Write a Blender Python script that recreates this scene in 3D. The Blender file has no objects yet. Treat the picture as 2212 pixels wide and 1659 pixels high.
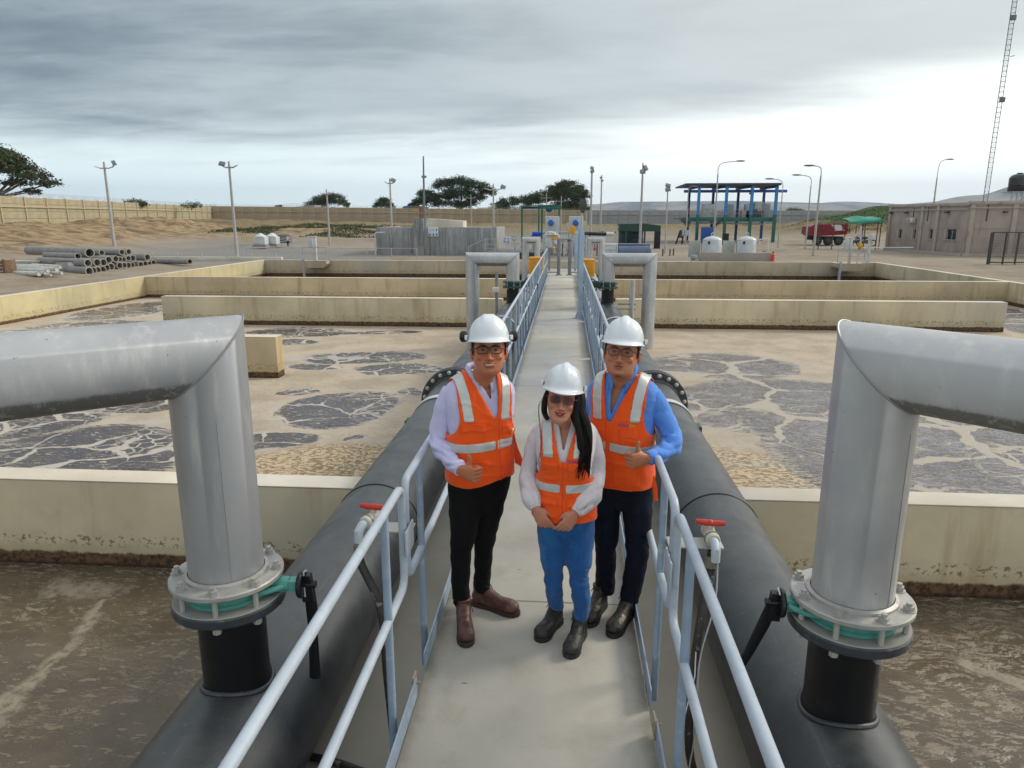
import bpy, bmesh, math, random
import numpy as np
from mathutils import Vector, Matrix, noise as mnoise

S = bpy.context.scene
COL = S.collection
R = math.radians

# ------------------------------------------------------------------ camera
cam_d = bpy.data.cameras.new('camera')
cam = bpy.data.objects.new('camera', cam_d)
COL.objects.link(cam)
cam.location = (0, 0, 2.28)
cam.rotation_euler = (R(90 - 13.2), 0, R(4.26))
cam_d.sensor_width = 36.0
cam_d.lens = 36.0 * 1530 / 2212
cam_d.clip_end = 20000
cam_d.clip_start = 0.05
S.camera = cam

# ------------------------------------------------------------------ world, sun, exposure
SUN_EL, SUN_AZ = R(33), R(62)          # azimuth measured from +Y towards +X
w = bpy.data.worlds.new('World')
S.world = w
w.use_nodes = True
wt = w.node_tree
for n in list(wt.nodes):
    wt.nodes.remove(n)

class G:
    """small helper to write node graphs"""
    def __init__(s, tree):
        s.t = tree
    def n(s, typ, **kw):
        nd = s.t.nodes.new(typ)
        for k, v in kw.items():
            setattr(nd, k, v)
        return nd
    def put(s, sock, v):
        if v is None:
            return
        if hasattr(v, 'is_linked') or isinstance(v, bpy.types.NodeSocket):
            s.t.links.new(v, sock)
        else:
            if isinstance(v, (tuple, list)) and sock.type == 'RGBA' and len(v) == 3:
                v = (*v, 1)
            sock.default_value = v
    def m(s, op, a, b=None, c=None, clamp=False):
        nd = s.n('ShaderNodeMath', operation=op)
        nd.use_clamp = clamp
        for i, v in enumerate((a, b, c)):
            s.put(nd.inputs[i], v)
        return nd.outputs[0]
    def vm(s, op, a, b=None, scale=None):
        nd = s.n('ShaderNodeVectorMath', operation=op)
        s.put(nd.inputs[0], a)
        if b is not None:
            s.put(nd.inputs[1], b)
        if scale is not None:
            s.put(nd.inputs['Scale'], scale)
        return nd.outputs['Value'] if op in ('DOT_PRODUCT', 'LENGTH', 'DISTANCE') else nd.outputs[0]
    def noise(s, vec, scale, detail=4, rough=.55, dist=0., out='Fac'):
        nd = s.n('ShaderNodeTexNoise')
        s.put(nd.inputs['Vector'], vec)
        nd.inputs['Scale'].default_value = scale
        nd.inputs['Detail'].default_value = detail
        nd.inputs['Roughness'].default_value = rough
        nd.inputs['Distortion'].default_value = dist
        return nd.outputs[out]
    def vor(s, vec, scale, feature='DISTANCE_TO_EDGE', rnd=1.):
        nd = s.n('ShaderNodeTexVoronoi', feature=feature)
        s.put(nd.inputs['Vector'], vec)
        nd.inputs['Scale'].default_value = scale
        nd.inputs['Randomness'].default_value = rnd
        return nd.outputs['Distance']
    def ss(s, v, a, b, lo=0., hi=1.):
        nd = s.n('ShaderNodeMapRange', interpolation_type='SMOOTHSTEP')
        s.put(nd.inputs['Value'], v)
        for k, x in (('From Min', a), ('From Max', b), ('To Min', lo), ('To Max', hi)):
            s.put(nd.inputs[k], x)
        return nd.outputs[0]
    def mix(s, f, a, b, mode='MIX'):
        nd = s.n('ShaderNodeMix', data_type='RGBA', blend_type=mode)
        s.put(nd.inputs[0], f)
        s.put(nd.inputs[6], a)
        s.put(nd.inputs[7], b)
        return nd.outputs[2]
    def map(s, vec, loc=(0, 0, 0), rot=(0, 0, 0), scale=(1, 1, 1)):
        nd = s.n('ShaderNodeMapping')
        s.put(nd.inputs[0], vec)
        nd.inputs[1].default_value = loc
        nd.inputs[2].default_value = rot
        nd.inputs[3].default_value = scale
        return nd.outputs[0]
    def sep(s, v):
        nd = s.n('ShaderNodeSeparateXYZ')
        s.put(nd.inputs[0], v)
        return nd.outputs
    def comb(s, x, y, z):
        nd = s.n('ShaderNodeCombineXYZ')
        for i, v in enumerate((x, y, z)):
            s.put(nd.inputs[i], v)
        return nd.outputs[0]

g = G(wt)
tc = g.n('ShaderNodeTexCoord')
d = g.vm('NORMALIZE', tc.outputs['Generated'])
dx, dy, dz = g.sep(d)
zc = g.m('MAXIMUM', dz, 0.0)
den = g.m('ADD', zc, 0.085)
P = g.comb(g.m('DIVIDE', dx, den), g.m('DIVIDE', dy, den), 0.0)     # the deck of cloud seen from below
Pr = g.map(P, rot=(0, 0, R(24)), scale=(0.8, 1.1, 1))
n1 = g.noise(Pr, 0.42, 6, .55, .5)
n2 = g.noise(g.map(P, loc=(3, 1, 5), rot=(0, 0, R(30)), scale=(.9, 1.9, 1)), .75, 6, .6, .3)
n3 = g.noise(g.map(P, loc=(9, 2, 1)), .22, 3, .5)
az = g.m('ARCTAN2', dx, dy)                                          # 0 along the walkway, + to the right
el = g.m('ARCSINE', dz)
sund = (math.cos(SUN_EL) * math.sin(SUN_AZ), math.cos(SUN_EL) * math.cos(SUN_AZ), math.sin(SUN_EL))
sd = g.vm('DOT_PRODUCT', d, sund)
glow = g.ss(sd, .25, 1.0)
# lower edge of the grey deck: low on the left, higher towards the sun
edge = g.m('ADD', g.m('MULTIPLY_ADD', g.m('SUBTRACT', n3, .5), .10, .085), g.m('MULTIPLY', g.ss(az, -.1, .75), .075))
deck = g.ss(g.m('SUBTRACT', g.m('ADD', el, g.m('MULTIPLY', g.m('SUBTRACT', n2, .5), .07)), edge), -.035, .055)
thick = g.ss(g.m('ADD', g.m('MULTIPLY', n1, .62), g.m('MULTIPLY', n2, .38)), .38, .64)
dark = g.mix(thick, (3.4, 3.9, 4.15), (1.0, 1.38, 1.68))
deckc = g.mix(g.m('MULTIPLY', glow, .62), dark, (7.4, 7.8, 7.6))
deckc = g.mix(g.ss(az, -.6, .35, 0, .45), deckc, (4.6, 4.9, 4.85))
deckc = g.mix(g.ss(el, .27, .9, 0, .65), deckc, (7.2, 7.4, 7.6))
lowc = g.mix(g.ss(az, -.5, .35), (7.2, 8.3, 8.3), (9.9, 10.2, 9.8))
lowc = g.mix(g.ss(n2, .45, .75, 0, .4), lowc, (9.0, 9.0, 9.3))
cloud = g.mix(deck, lowc, deckc)
sky = g.n('ShaderNodeTexSky', sky_type='NISHITA')
sky.sun_disc = False
sky.sun_elevation = SUN_EL
sky.sun_rotation = SUN_AZ
sky.dust_density = 2.0
gap = g.ss(g.m('ADD', g.m('MULTIPLY', n1, .6), g.m('MULTIPLY', n3, .4)), .30, .42, .88, .98)
col = g.mix(gap, sky.outputs[0], cloud)
bg = g.n('ShaderNodeBackground')
g.put(bg.inputs[0], col)
bg.inputs[1].default_value = 0.10
wo = g.n('ShaderNodeOutputWorld')
wt.links.new(bg.outputs[0], wo.inputs[0])

sl = bpy.data.lights.new('sun', 'SUN')
sl.energy = 1.5
sl.angle = R(16)
sl.color = (1.0, .91, .76)
sun = bpy.data.objects.new('sun', sl)
COL.objects.link(sun)
sun.rotation_euler = Vector(sund).to_track_quat('Z', 'Y').to_euler()

S.view_settings.view_transform = 'Standard'
S.view_settings.look = 'None'
S.view_settings.gamma = 1
S.view_settings.use_curve_mapping = False
S.view_settings.exposure = 0.66
S.cycles.max_bounces = 6
S.cycles.diffuse_bounces = 3
S.cycles.glossy_bounces = 3
S.cycles.transparent_max_bounces = 8

# ------------------------------------------------------------------ materials
MATS = {}
def newmat(name):
    m = bpy.data.materials.new(name)
    m.use_nodes = True
    t = m.node_tree
    b = t.nodes['Principled BSDF']
    return m, G(t), b

def M(name, c, rough=.6, metal=0., var=.12, vs=3., bump=0., bs=40., coat=0., spec=.5, dirt=None, ds=6., dlo=.55, dhi=.75,
      streak=None, ss_=(6, 6, .5), obj=True):
    """surface colour with grain, dirt patches and vertical streaks"""
    if name in MATS:
        return MATS[name]
    m, g, b = newmat(name)
    tc = g.n('ShaderNodeTexCoord')
    v = tc.outputs['Object']
    c2 = tuple(min(1, x * (1 + var)) for x in c)
    c1 = tuple(x * (1 - var) for x in c)
    col = g.mix(g.ss(g.noise(v, vs, 5, .6), .3, .7), c1, c2)
    if dirt:
        col = g.mix(g.ss(g.noise(v, ds, 6, .62), dlo, dhi, 0, .8), col, dirt)
    if streak:
        col = g.mix(g.ss(g.noise(g.map(v, scale=ss_), 1.5, 4, .6), .52, .75, 0, .7), col, streak)
    g.put(b.inputs['Base Color'], col)
    b.inputs['Metallic'].default_value = metal
    b.inputs['Specular IOR Level'].default_value = spec
    g.put(b.inputs['Roughness'], g.ss(g.noise(v, vs * 2.3, 3, .5), .25, .75, max(.03, rough - .08), min(1, rough + .08)))
    b.inputs['Coat Weight'].default_value = coat
    if bump:
        bn = g.n('ShaderNodeBump')
        bn.inputs['Strength'].default_value = bump
        bn.inputs['Distance'].default_value = .01
        g.put(bn.inputs['Height'], g.noise(v, bs, 4, .6))
        g.t.links.new(bn.outputs[0], b.inputs['Normal'])
    MATS[name] = m
    return m

def concrete(name, c, waterline=None, edges=None, stain=(.16, .09, .045), warm=(.33, .22, .10), lines=True, warmth=.5, wlh=.13):
    """cast concrete: cloudy tone, run-off streaks, board joints and a grown-over band at the water line"""
    m, g, b = newmat(name)
    geo = g.n('ShaderNodeNewGeometry')
    p = geo.outputs['Position']
    x, y, z = g.sep(p)
    nb = g.noise(p, .45, 5, .6)
    nf = g.noise(p, 3.2, 6, .65)
    col = g.mix(g.ss(nb, .3, .7), tuple(v * .82 for v in c), tuple(v * 1.16 for v in c))
    st = g.noise(g.map(p, scale=(2.2, 2.2, .25)), 1.3, 5, .62)
    col = g.mix(g.ss(st, .50, .72, 0, warmth), col, warm)
    col = g.mix(g.ss(nf, .55, .8, 0, .35), col, tuple(v * .55 for v in c))
    grey = g.noise(g.map(p, loc=(7, 3, 0), scale=(.35, .35, .5)), .8, 3, .5)
    col = g.mix(g.ss(grey, .5, .66, 0, .45), col, (c[0] * .8, c[1] * .9, c[2] * 1.15))
    if edges:      # foot-worn slab: darker brown along both edges, rubbed grey marks, fine pitting
        e = g.m('MINIMUM', g.m('SUBTRACT', x, edges[0]), g.m('SUBTRACT', edges[1], x))
        e = g.m('ADD', e, g.m('MULTIPLY', g.m('SUBTRACT', g.noise(p, 5, 6, .7), .5), .16))
        col = g.mix(g.ss(e, .09, .0, 0, .55), col, (.20, .17, .12))
        col = g.mix(g.ss(g.noise(g.map(p, scale=(1, .35, 1)), 2.4, 7, .7), .54, .70, 0, .45), col, tuple(v * .70 for v in c))
        col = g.mix(g.ss(g.noise(p, 55, 3, .7), .66, .70, 0, .5), col, tuple(v * .45 for v in c))
        col = g.mix(g.ss(g.noise(p, 17, 5, .8), .68, .72, 0, .5), col, tuple(v * .5 for v in c))
    hgt = nf
    if waterline is not None:
        h = g.m('SUBTRACT', z, waterline)
        wob = g.m('MULTIPLY', g.m('SUBTRACT', g.noise(g.map(p, scale=(1, 1, .4)), 7, 6, .7), .5), .10)
        hw = g.m('ADD', h, wob)
        mid = g.ss(hw, wlh, wlh + .10, 1, 0)
        col = g.mix(g.m('MULTIPLY', mid, .40), col, (.38, .30, .15))
        # crumbly line and, above it, a row of dark specks
        sp = g.ss(g.noise(p, 22, 4, .7), .53, .60)
        row = g.m('MULTIPLY', g.ss(hw, wlh + .02, wlh + .07), g.ss(hw, wlh + .13, wlh + .18, 1, 0))
        col = g.mix(g.m('MULTIPLY', g.m('MULTIPLY', sp, row), .8), col, (.14, .10, .05))
        low = g.ss(hw, wlh - .045, wlh - .01, 1, 0)
        col = g.mix(low, col, g.mix(g.ss(g.noise(p, 14, 5, .7), .4, .65), stain, (.035, .02, .014)))
        deep = g.ss(h, .0, .05, 1, 0)
        col = g.mix(g.m('MULTIPLY', deep, .8), col, (.02, .013, .012))
        hgt = g.m('ADD', nf, g.m('MULTIPLY', low, g.noise(p, 18, 4, .7)))
    g.put(b.inputs['Base Color'], col)
    b.inputs['Roughness'].default_value = .85
    b.inputs['Specular IOR Level'].default_value = .3
    bn = g.n('ShaderNodeBump')
    bn.inputs['Strength'].default_value = .35
    bn.inputs['Distance'].default_value = .02
    g.put(bn.inputs['Height'], hgt)
    g.t.links.new(bn.outputs[0], b.inputs['Normal'])
    MATS[name] = m
    return m

# ------------------------------------------------------------------ mesh helpers
class MB:
    def __init__(s):
        s.v = []
        s.f = []
    def add(s, vs, fs):
        o = len(s.v)
        s.v += [tuple(v) for v in vs]
        s.f += [tuple(i + o for i in f) for f in fs]
        return s
    def box(s, x0, x1, y0, y1, z0, z1):
        vs = [(x, y, z) for z in (z0, z1) for y in (y0, y1) for x in (x0, x1)]
        return s.add(vs, [(0, 2, 3, 1), (4, 5, 7, 6), (0, 1, 5, 4), (2, 6, 7, 3), (0, 4, 6, 2), (1, 3, 7, 5)])
    def bbox(s, x0, x1, y0, y1, z0, z1, b=.01):
        """box with chamfered edges"""
        bm = bmesh.new()
        bmesh.ops.create_cube(bm, size=1)
        for v in bm.verts:
            v.co = Vector(((x0 + x1) / 2 + v.co.x * (x1 - x0), (y0 + y1) / 2 + v.co.y * (y1 - y0), (z0 + z1) / 2 + v.co.z * (z1 - z0)))
        bmesh.ops.bevel(bm, geom=bm.edges[:], offset=b, segments=2, affect='EDGES', profile=.5)
        bm.verts.ensure_lookup_table()
        s.add([v.co[:] for v in bm.verts], [[v.index for v in f.verts] for f in bm.faces])
        bm.free()
        return s
    def bar(s, a, b, w, h=None, up=(0, 0, 1)):
        """square bar from a to b"""
        h = h or w
        a, b = Vector(a), Vector(b)
        t = (b - a).normalized()
        u = Vector(up)
        if abs(t.dot(u)) > .98:
            u = Vector((0, 1, 0))
        sx = t.cross(u).normalized()
        sy = sx.cross(t).normalized()
        vs = []
        for p in (a, b):
            for i, j in ((-1, -1), (1, -1), (1, 1), (-1, 1)):
                vs.append(p + sx * i * w / 2 + sy * j * h / 2)
        return s.add(vs, [(0, 1, 2, 3)[::-1], (4, 5, 6, 7), (0, 1, 5, 4), (1, 2, 6, 5), (2, 3, 7, 6), (3, 0, 4, 7)])
    def tube(s, pts, r, n=12, cap=True, flat=1.0):
        """tube through points; r is a number or one per point"""
        pts = [Vector(p) for p in pts]
        rs = r if isinstance(r, (list, tuple)) else [r] * len(pts)
        ds = [(pts[i + 1] - pts[i]).normalized() for i in range(len(pts) - 1)]
        d0 = ds[0]
        up = Vector((0, 0, 1)) if abs(d0.z) < .9 else Vector((0, 1, 0))
        sx = d0.cross(up).normalized()
        vs, fs = [], []
        for i, p in enumerate(pts):
            dp = ds[max(0, i - 1)]
            dn = ds[min(len(ds) - 1, i)]
            if i >= 2:
                sx = ds[i - 2].rotation_difference(dp) @ sx
            sx = (sx - dp * sx.dot(dp)).normalized()
            sy = dp.cross(sx)
            nn = dp + dn
            if nn.length < 1e-4:
                nn = dp
            nn.normalize()
            q = max(.4, dp.dot(nn))
            for j in range(n):
                a = 2 * math.pi * j / n
                o = sx * math.cos(a) * rs[i] + sy * math.sin(a) * rs[i] * flat
                vs.append(p + o - dp * (o.dot(nn) / q))
        for i in range(len(pts) - 1):
            for j in range(n):
                k = (j + 1) % n
                fs.append((i * n + j, i * n + k, (i + 1) * n + k, (i + 1) * n + j))
        if cap:
            fs.append(tuple(range(n))[::-1])
            fs.append(tuple(range((len(pts) - 1) * n, len(pts) * n)))
        return s.add(vs, fs)
    def lathe(s, prof, org=(0, 0, 0), axis=(0, 0, 1), n=32, close=False):
        """profile of (radius, height) turned about the axis"""
        q = Vector((0, 0, 1)).rotation_difference(Vector(axis))
        org = Vector(org)
        vs, fs = [], []
        for r_, h_ in prof:
            for j in range(n):
                a = 2 * math.pi * j / n
                vs.append(org + q @ Vector((r_ * math.cos(a), r_ * math.sin(a), h_)))
        m = len(prof)
        for i in range(m - 1 + (1 if close else 0)):
            i2 = (i + 1) % m
            for j in range(n):
                k = (j + 1) % n
                fs.append((i * n + j, i * n + k, i2 * n + k, i2 * n + j))
        if not close:
            if prof[0][0] > 1e-6:
                fs.append(tuple(range(n))[::-1])
            if prof[-1][0] > 1e-6:
                fs.append(tuple(range((m - 1) * n, m * n)))
        return s.add(vs, fs)
    def ball(s, c, r, n=12, m=8, rot=None):
        rx, ry, rz = r if isinstance(r, (tuple, list)) else (r, r, r)
        c = Vector(c)
        vs, fs = [], []
        top = Vector((0, 0, rz)); bot = Vector((0, 0, -rz))
        P = [top]
        for i in range(1, m):
            a = math.pi * i / m
            for j in range(n):
                b = 2 * math.pi * j / n
                P.append(Vector((rx * math.sin(a) * math.cos(b), ry * math.sin(a) * math.sin(b), rz * math.cos(a))))
        P.append(bot)
        if rot is not None:
            P = [rot @ p for p in P]
        vs = [c + p for p in P]
        for j in range(n):
            k = (j + 1) % n
            fs.append((0, 1 + j, 1 + k))
            fs.append((len(vs) - 1, 1 + (m - 2) * n + k, 1 + (m - 2) * n + j))
        for i in range(m - 2):
            for j in range(n):
                k = (j + 1) % n
                fs.append((1 + i * n + j, 1 + (i + 1) * n + j, 1 + (i + 1) * n + k, 1 + i * n + k))
        return s.add(vs, fs)
    def prism(s, poly, a, b, axis='y'):
        """2-D outline extruded from a to b along an axis"""
        def P(p, t):
            return {'y': (p[0], t, p[1]), 'x': (t, p[0], p[1]), 'z': (p[0], p[1], t)}[axis]
        n = len(poly)
        vs = [P(p, a) for p in poly] + [P(p, b) for p in poly]
        fs = [tuple(range(n)), tuple(range(n, 2 * n))[::-1]] + [(i, i + n, (i + 1) % n + n, (i + 1) % n) for i in range(n)]
        return s.add(vs, fs)
    def xf(s, mat):
        s.v = [tuple(mat @ Vector(v)) for v in s.v]
        return s

def link(name, me, mats=None, parent=None):
    o = bpy.data.objects.new(name, me)
    COL.objects.link(o)
    if mats is not None:
        for m in (mats if isinstance(mats, (list, tuple)) else [mats]):
            me.materials.append(m)
    if parent is not None:
        o.parent = parent
    return o

def mesh(name, mb, smooth=35, fix=True):
    me = bpy.data.meshes.new(name)
    me.from_pydata(mb.v, [], mb.f)
    if fix:
        bm = bmesh.new()
        bm.from_mesh(me)
        bmesh.ops.recalc_face_normals(bm, faces=bm.faces[:])
        bm.to_mesh(me)
        bm.free()
    if smooth:
        me.polygons.foreach_set('use_smooth', [True] * len(me.polygons))
        if smooth < 180:
            me.set_sharp_from_angle(angle=R(smooth))
    me.update()
    return me

def wloc(o):
    v = Vector((0, 0, 0))
    while o is not None:
        v = v + Vector(o.location)
        o = o.parent
    return v

def part(name, mb, mat, parent, world=True, smooth=35, label=None):
    """a mesh; coordinates of mb are world ones unless world=False (then local to the parent)"""
    if world and parent is not None:
        L = wloc(parent)
        mb.v = [(v[0] - L.x, v[1] - L.y, v[2] - L.z) for v in mb.v]
    o = link(name, mesh(name, mb, smooth), mat, parent)
    if label:
        o['label'] = label
    return o

def thing(name, label, cat, loc=(0, 0, 0), rz=0, group=None):
    o = bpy.data.objects.new(name, None)
    o.empty_display_size = .2
    COL.objects.link(o)
    o.location = loc
    o.rotation_euler = (0, 0, rz)
    o['label'] = label
    o['category'] = cat
    if group:
        o['group'] = group
    return o

def solo(name, mb, mat, label, cat, loc=(0, 0, 0), group=None, smooth=35, world=True):
    """a thing that is one mesh"""
    if world:
        mb.v = [(v[0] - loc[0], v[1] - loc[1], v[2] - loc[2]) for v in mb.v]
    o = link(name, mesh(name, mb, smooth), mat)
    o.location = loc
    o['label'] = label
    o['category'] = cat
    if group:
        o['group'] = group
    return o

def struct(name, mb, mat, parent=None, smooth=35):
    o = link(name, mesh(name, mb, smooth), mat, parent)
    o['kind'] = 'structure'
    return o

def inst(src, parent, loc, rot=(0, 0, 0), scale=None):
    """another piece that shares the mesh of src"""
    o = bpy.data.objects.new(src.name.split('.')[0], src.data)
    COL.objects.link(o)
    o.parent = parent
    o.location = loc
    o.rotation_euler = rot
    if scale:
        o.scale = scale
    return o

def dup(root, loc, label=None, rz=None, group=None):
    r = root.copy()
    COL.objects.link(r)
    r.location = loc
    if rz is not None:
        r.rotation_euler = (0, 0, rz)
    if label:
        r['label'] = label
    if group:
        r['group'] = group
    for ch in list(root.children):
        c = ch.copy()
        COL.objects.link(c)
        c.parent = r
        for gg in list(ch.children):
            dd = gg.copy()
            COL.objects.link(dd)
            dd.parent = c
    return r

# ------------------------------------------------------------------ terrain and setting
WATER = -1.10
TX0, TX1, TY1 = -18.2, 17.6, 42.6
GZ = -0.32
FA, FB = Vector((-55.8, 67.7)), Vector((-80.3, 162.7))      # left fence line
def segdist(x, y, a, b):
    ab = b - a
    p = Vector((x, y)) - a
    t = max(-.6, min(1., p.dot(ab) / ab.length_squared))
    return (p - ab * t).length
def sstep(v, a, b):
    t = max(0., min(1., (v - a) / (b - a)))
    return t * t * (3 - 2 * t)
def ground_z(x, y):
    n = mnoise.noise(Vector((x * .05, y * .05, 0)))
    n2 = mnoise.noise(Vector((x * .22, y * .22, 3)))
    n3 = mnoise.noise(Vector((x * .9, y * .9, 7)))
    z = GZ
    dl = segdist(x, y, FA, FB)
    side = (x - FA.x) * (FB.y - FA.y) - (y - FA.y) * (FB.x - FA.x)     # >0 on the works' side
    if side < 0:
        dl = 0
    a = 1 - sstep(dl + n * 7, 1.5, 24)
    z += a * 1.95
    # bank in front of the back fence, higher on the left
    hb = 1.9 - 1.05 * sstep(x, -75, -5)
    b = sstep(y + n * 10, 70 if x < -12 else 92, 118 if x < -12 else 150)
    z = max(z, GZ + b * (hb + .2) * 1.0)
    near = sstep(max(TX0 - x, x - TX1, y - TY1), .5, 14)
    rough = max(a, b) * (1 - sstep(dl, 0, 2) * 0)
    z += near * (n2 * .10 + n3 * .03) + rough * near * (n2 * .42 + n3 * .20 + n * .25)
    # spoil heaps on the bank
    for hx, hy, r, h in ((-52, 93, 9, 1.1), (-30, 76, 7, .5), (-19, 74, 6, .45), (-40, 84, 6, .5), (-12, 74, 5, .35)):
        q = ((x - hx) ** 2 + (y - hy) ** 2) / r ** 2
        if q < 4:
            z += h * math.exp(-q * 1.4) * (1 + .35 * n3)
    # grassed mound behind the right-hand building
    q = sstep(x, 28, 50) * math.exp(-((y - 116) / 17) ** 2)
    z += q * (3.6 + 1.3 * sstep(x, 50, 95) + .4 * n2)
    return z

def axis_vals(segs):
    out = []
    for a, b, st in segs:
        n = max(1, int(round((b - a) / st)))
        out += [a + (b - a) * i / n for i in range(n)]
    return out + [segs[-1][1]]
gx = axis_vals([(-6000, -1500, 1500), (-1500, -300, 200), (-300, -110, 12), (-110, -60, 1.6), (-60, TX0, .62), (TX0, TX1, .9), (TX1, 60, .8), (60, 130, 3), (130, 400, 25), (400, 1600, 200), (1600, 6000, 1500)])
gy = axis_vals([(-300, -40, 40), (-40, -8, 4), (-8, 24, .9), (24, TY1, .62), (TY1, 100, .75), (100, 170, 2.2), (170, 400, 20), (400, 1600, 150), (1600, 7000, 1350)])
gb = MB()
nx = len(gx)
for y in gy:
    for x in gx:
        z = ground_z(x, y) if (-150 < x < 200 and y < 260) else 0.4
        gb.v.append((x, y, z))
for j in range(len(gy) - 1):
    for i in range(nx - 1):
        xm, ym = (gx[i] + gx[i + 1]) / 2, (gy[j] + gy[j + 1]) / 2
        if TX0 < xm < TX1 and -8 < ym < TY1:
            continue
        gb.f.append((j * nx + i, j * nx + i + 1, (j + 1) * nx + i + 1, (j + 1) * nx + i))

m, g, b = newmat('earth')
p = g.n('ShaderNodeNewGeometry').outputs['Position']
x_, y_, z_ = g.sep(p)
n1 = g.noise(p, .10, 5, .6)
n2 = g.noise(p, .8, 6, .65)
n3 = g.noise(p, 6, 4, .7)
c = g.mix(g.ss(n1, .35, .65), (.235, .185, .135), (.30, .255, .20))
c = g.mix(g.ss(n2, .35, .7, 0, .8), c, (.33, .285, .225))
# ochre, damp and rubbly earth on the banks
bank = g.ss(z_, -.05, .7)
c = g.mix(bank, c, g.mix(g.ss(n2, .35, .62), (.17, .115, .062), (.36, .26, .15)))
c = g.mix(g.m('MULTIPLY', bank, g.ss(g.noise(g.map(p, loc=(5, 5, 0)), .35, 6, .7), .52, .62, 0, .8)), c, (.10, .072, .05))
# grey gravel yard beyond the tanks
gy_ = g.m('MULTIPLY', g.ss(g.noise(p, .07, 3, .5), .40, .56), g.ss(z_, .1, -.15, 0, 1))
gy_ = g.m('MULTIPLY', gy_, g.m('MULTIPLY', g.ss(x_, 16, 4), g.ss(y_, 38, 44)))
c = g.mix(gy_, c, (.22, .215, .21))
c = g.mix(g.ss(n3, .5, .75, 0, .35), c, (.14, .11, .085))
# grass: mound on the right and a strip under the back fence
gr = g.m('MULTIPLY', g.ss(x_, 30, 42), g.m('MULTIPLY', g.ss(y_, 90, 99), g.ss(z_, .9, 2.1)))
gr = g.m('MULTIPLY', gr, g.ss(n2, .28, .45, .55, 1))
strip = g.m('MULTIPLY', g.ss(y_, 96, 112), g.ss(n2, .42, .6, 0, .55))
c = g.mix(g.m('MAXIMUM', gr, strip), c, g.mix(g.ss(n3, .3, .7), (.035, .065, .02), (.075, .11, .035)))
g.put(b.inputs['Base Color'], c)
b.inputs['Roughness'].default_value = .95
b.inputs['Specular IOR Level'].default_value = .2
bn = g.n('ShaderNodeBump'); bn.inputs['Strength'].default_value = .9; bn.inputs['Distance'].default_value = .06
g.put(bn.inputs['Height'], g.m('ADD', n3, g.noise(p, 1.7, 6, .7)))
g.t.links.new(bn.outputs[0], b.inputs['Normal'])
earth = m
struct('ground', gb, earth, smooth=180)

# hills far away
def ridge(name, pts, y, depth, mat, seed):
    """a range with spurs: heights along X, falling towards the viewer"""
    mb = MB()
    N, Mn = 150, 14
    xs = [pts[0][0] + (pts[-1][0] - pts[0][0]) * i / N for i in range(N + 1)]
    def hh(x):
        for (a, ha), (b_, hb) in zip(pts, pts[1:]):
            if a <= x <= b_:
                t = (x - a) / (b_ - a)
                t = t * t * (3 - 2 * t)
                return ha + (hb - ha) * t
        return pts[-1][1]
    for j in range(Mn + 1):
        t = j / Mn
        for x in xs:
            h = hh(x)
            s = mnoise.fractal(Vector((x / 900. + seed, t * 1.2, seed)), .9, 2.1, 4)
            z = h * (1 - t) ** .85 * (1 + .16 * s * min(1, t * 6)) + (h * .035 * s)
            mb.v.append((x, y - depth * t + s * depth * .12, z if j < Mn else -5))
    for j in range(Mn):
        for i in range(N):
            a = j * (N + 1) + i
            mb.f.append((a, a + 1, a + N + 2, a + N + 1))
    o = struct(name, mb, mat, smooth=180)
    return o
m, g, b = newmat('hill')
p = g.n('ShaderNodeNewGeometry').outputs['Position']
c = g.mix(g.ss(g.noise(p, .004, 6, .65), .42, .58), (.10, .115, .13), (.30, .27, .23))
g.put(b.inputs['Base Color'], c); b.inputs['Roughness'].default_value = 1; b.inputs['Specular IOR Level'].default_value = .05
hill = m
# flat-topped range, then the peaks to the right
ridge('mesa_hills', [(-500, 60), (150, 78), (330, 92), (900, 96), (1450, 84), (1700, 66), (2300, 50)], 4200, 900, hill, 1.3)
ridge('distant_hills', [(1300, 40), (2000, 116), (2400, 98), (2700, 120), (3050, 132), (3400, 118), (3700, 165), (3900, 142), (4150, 175), (4500, 158), (5000, 190), (5600, 150)], 5400, 1300, hill, 4.1)
ridge('sand_hill', [(1000, 0), (1360, 34), (1730, 98), (1915, 146), (2070, 186), (2300, 225), (3300, 255), (4300, 262)], 3300, 1000, hill, 8.7)

# ------------------------------------------------------------------ concrete
wall_a = concrete('wall_concrete', (.59, .505, .345), WATER, wlh=.17)
wall_b = concrete('wall_concrete_brown', (.54, .435, .28), WATER, warmth=.6, wlh=.16)
wall_c = concrete('wall_concrete_far', (.52, .43, .30), WATER - .15, warmth=.6, wlh=.30)
wall_y = concrete('wall_concrete_yellow', (.50, .43, .255), WATER, warmth=.45)
deck_c = concrete('deck_concrete', (.40, .38, .335), None, (-.69, .435), warmth=.4, warm=(.30, .265, .20))
ledge_c = concrete('ledge_concrete', (.38, .355, .30), None, warmth=.15, warm=(.33, .29, .22))
cop = concrete('coping_concrete', (.62, .56, .46), None, warmth=.2, warm=(.42, .36, .27))

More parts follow.
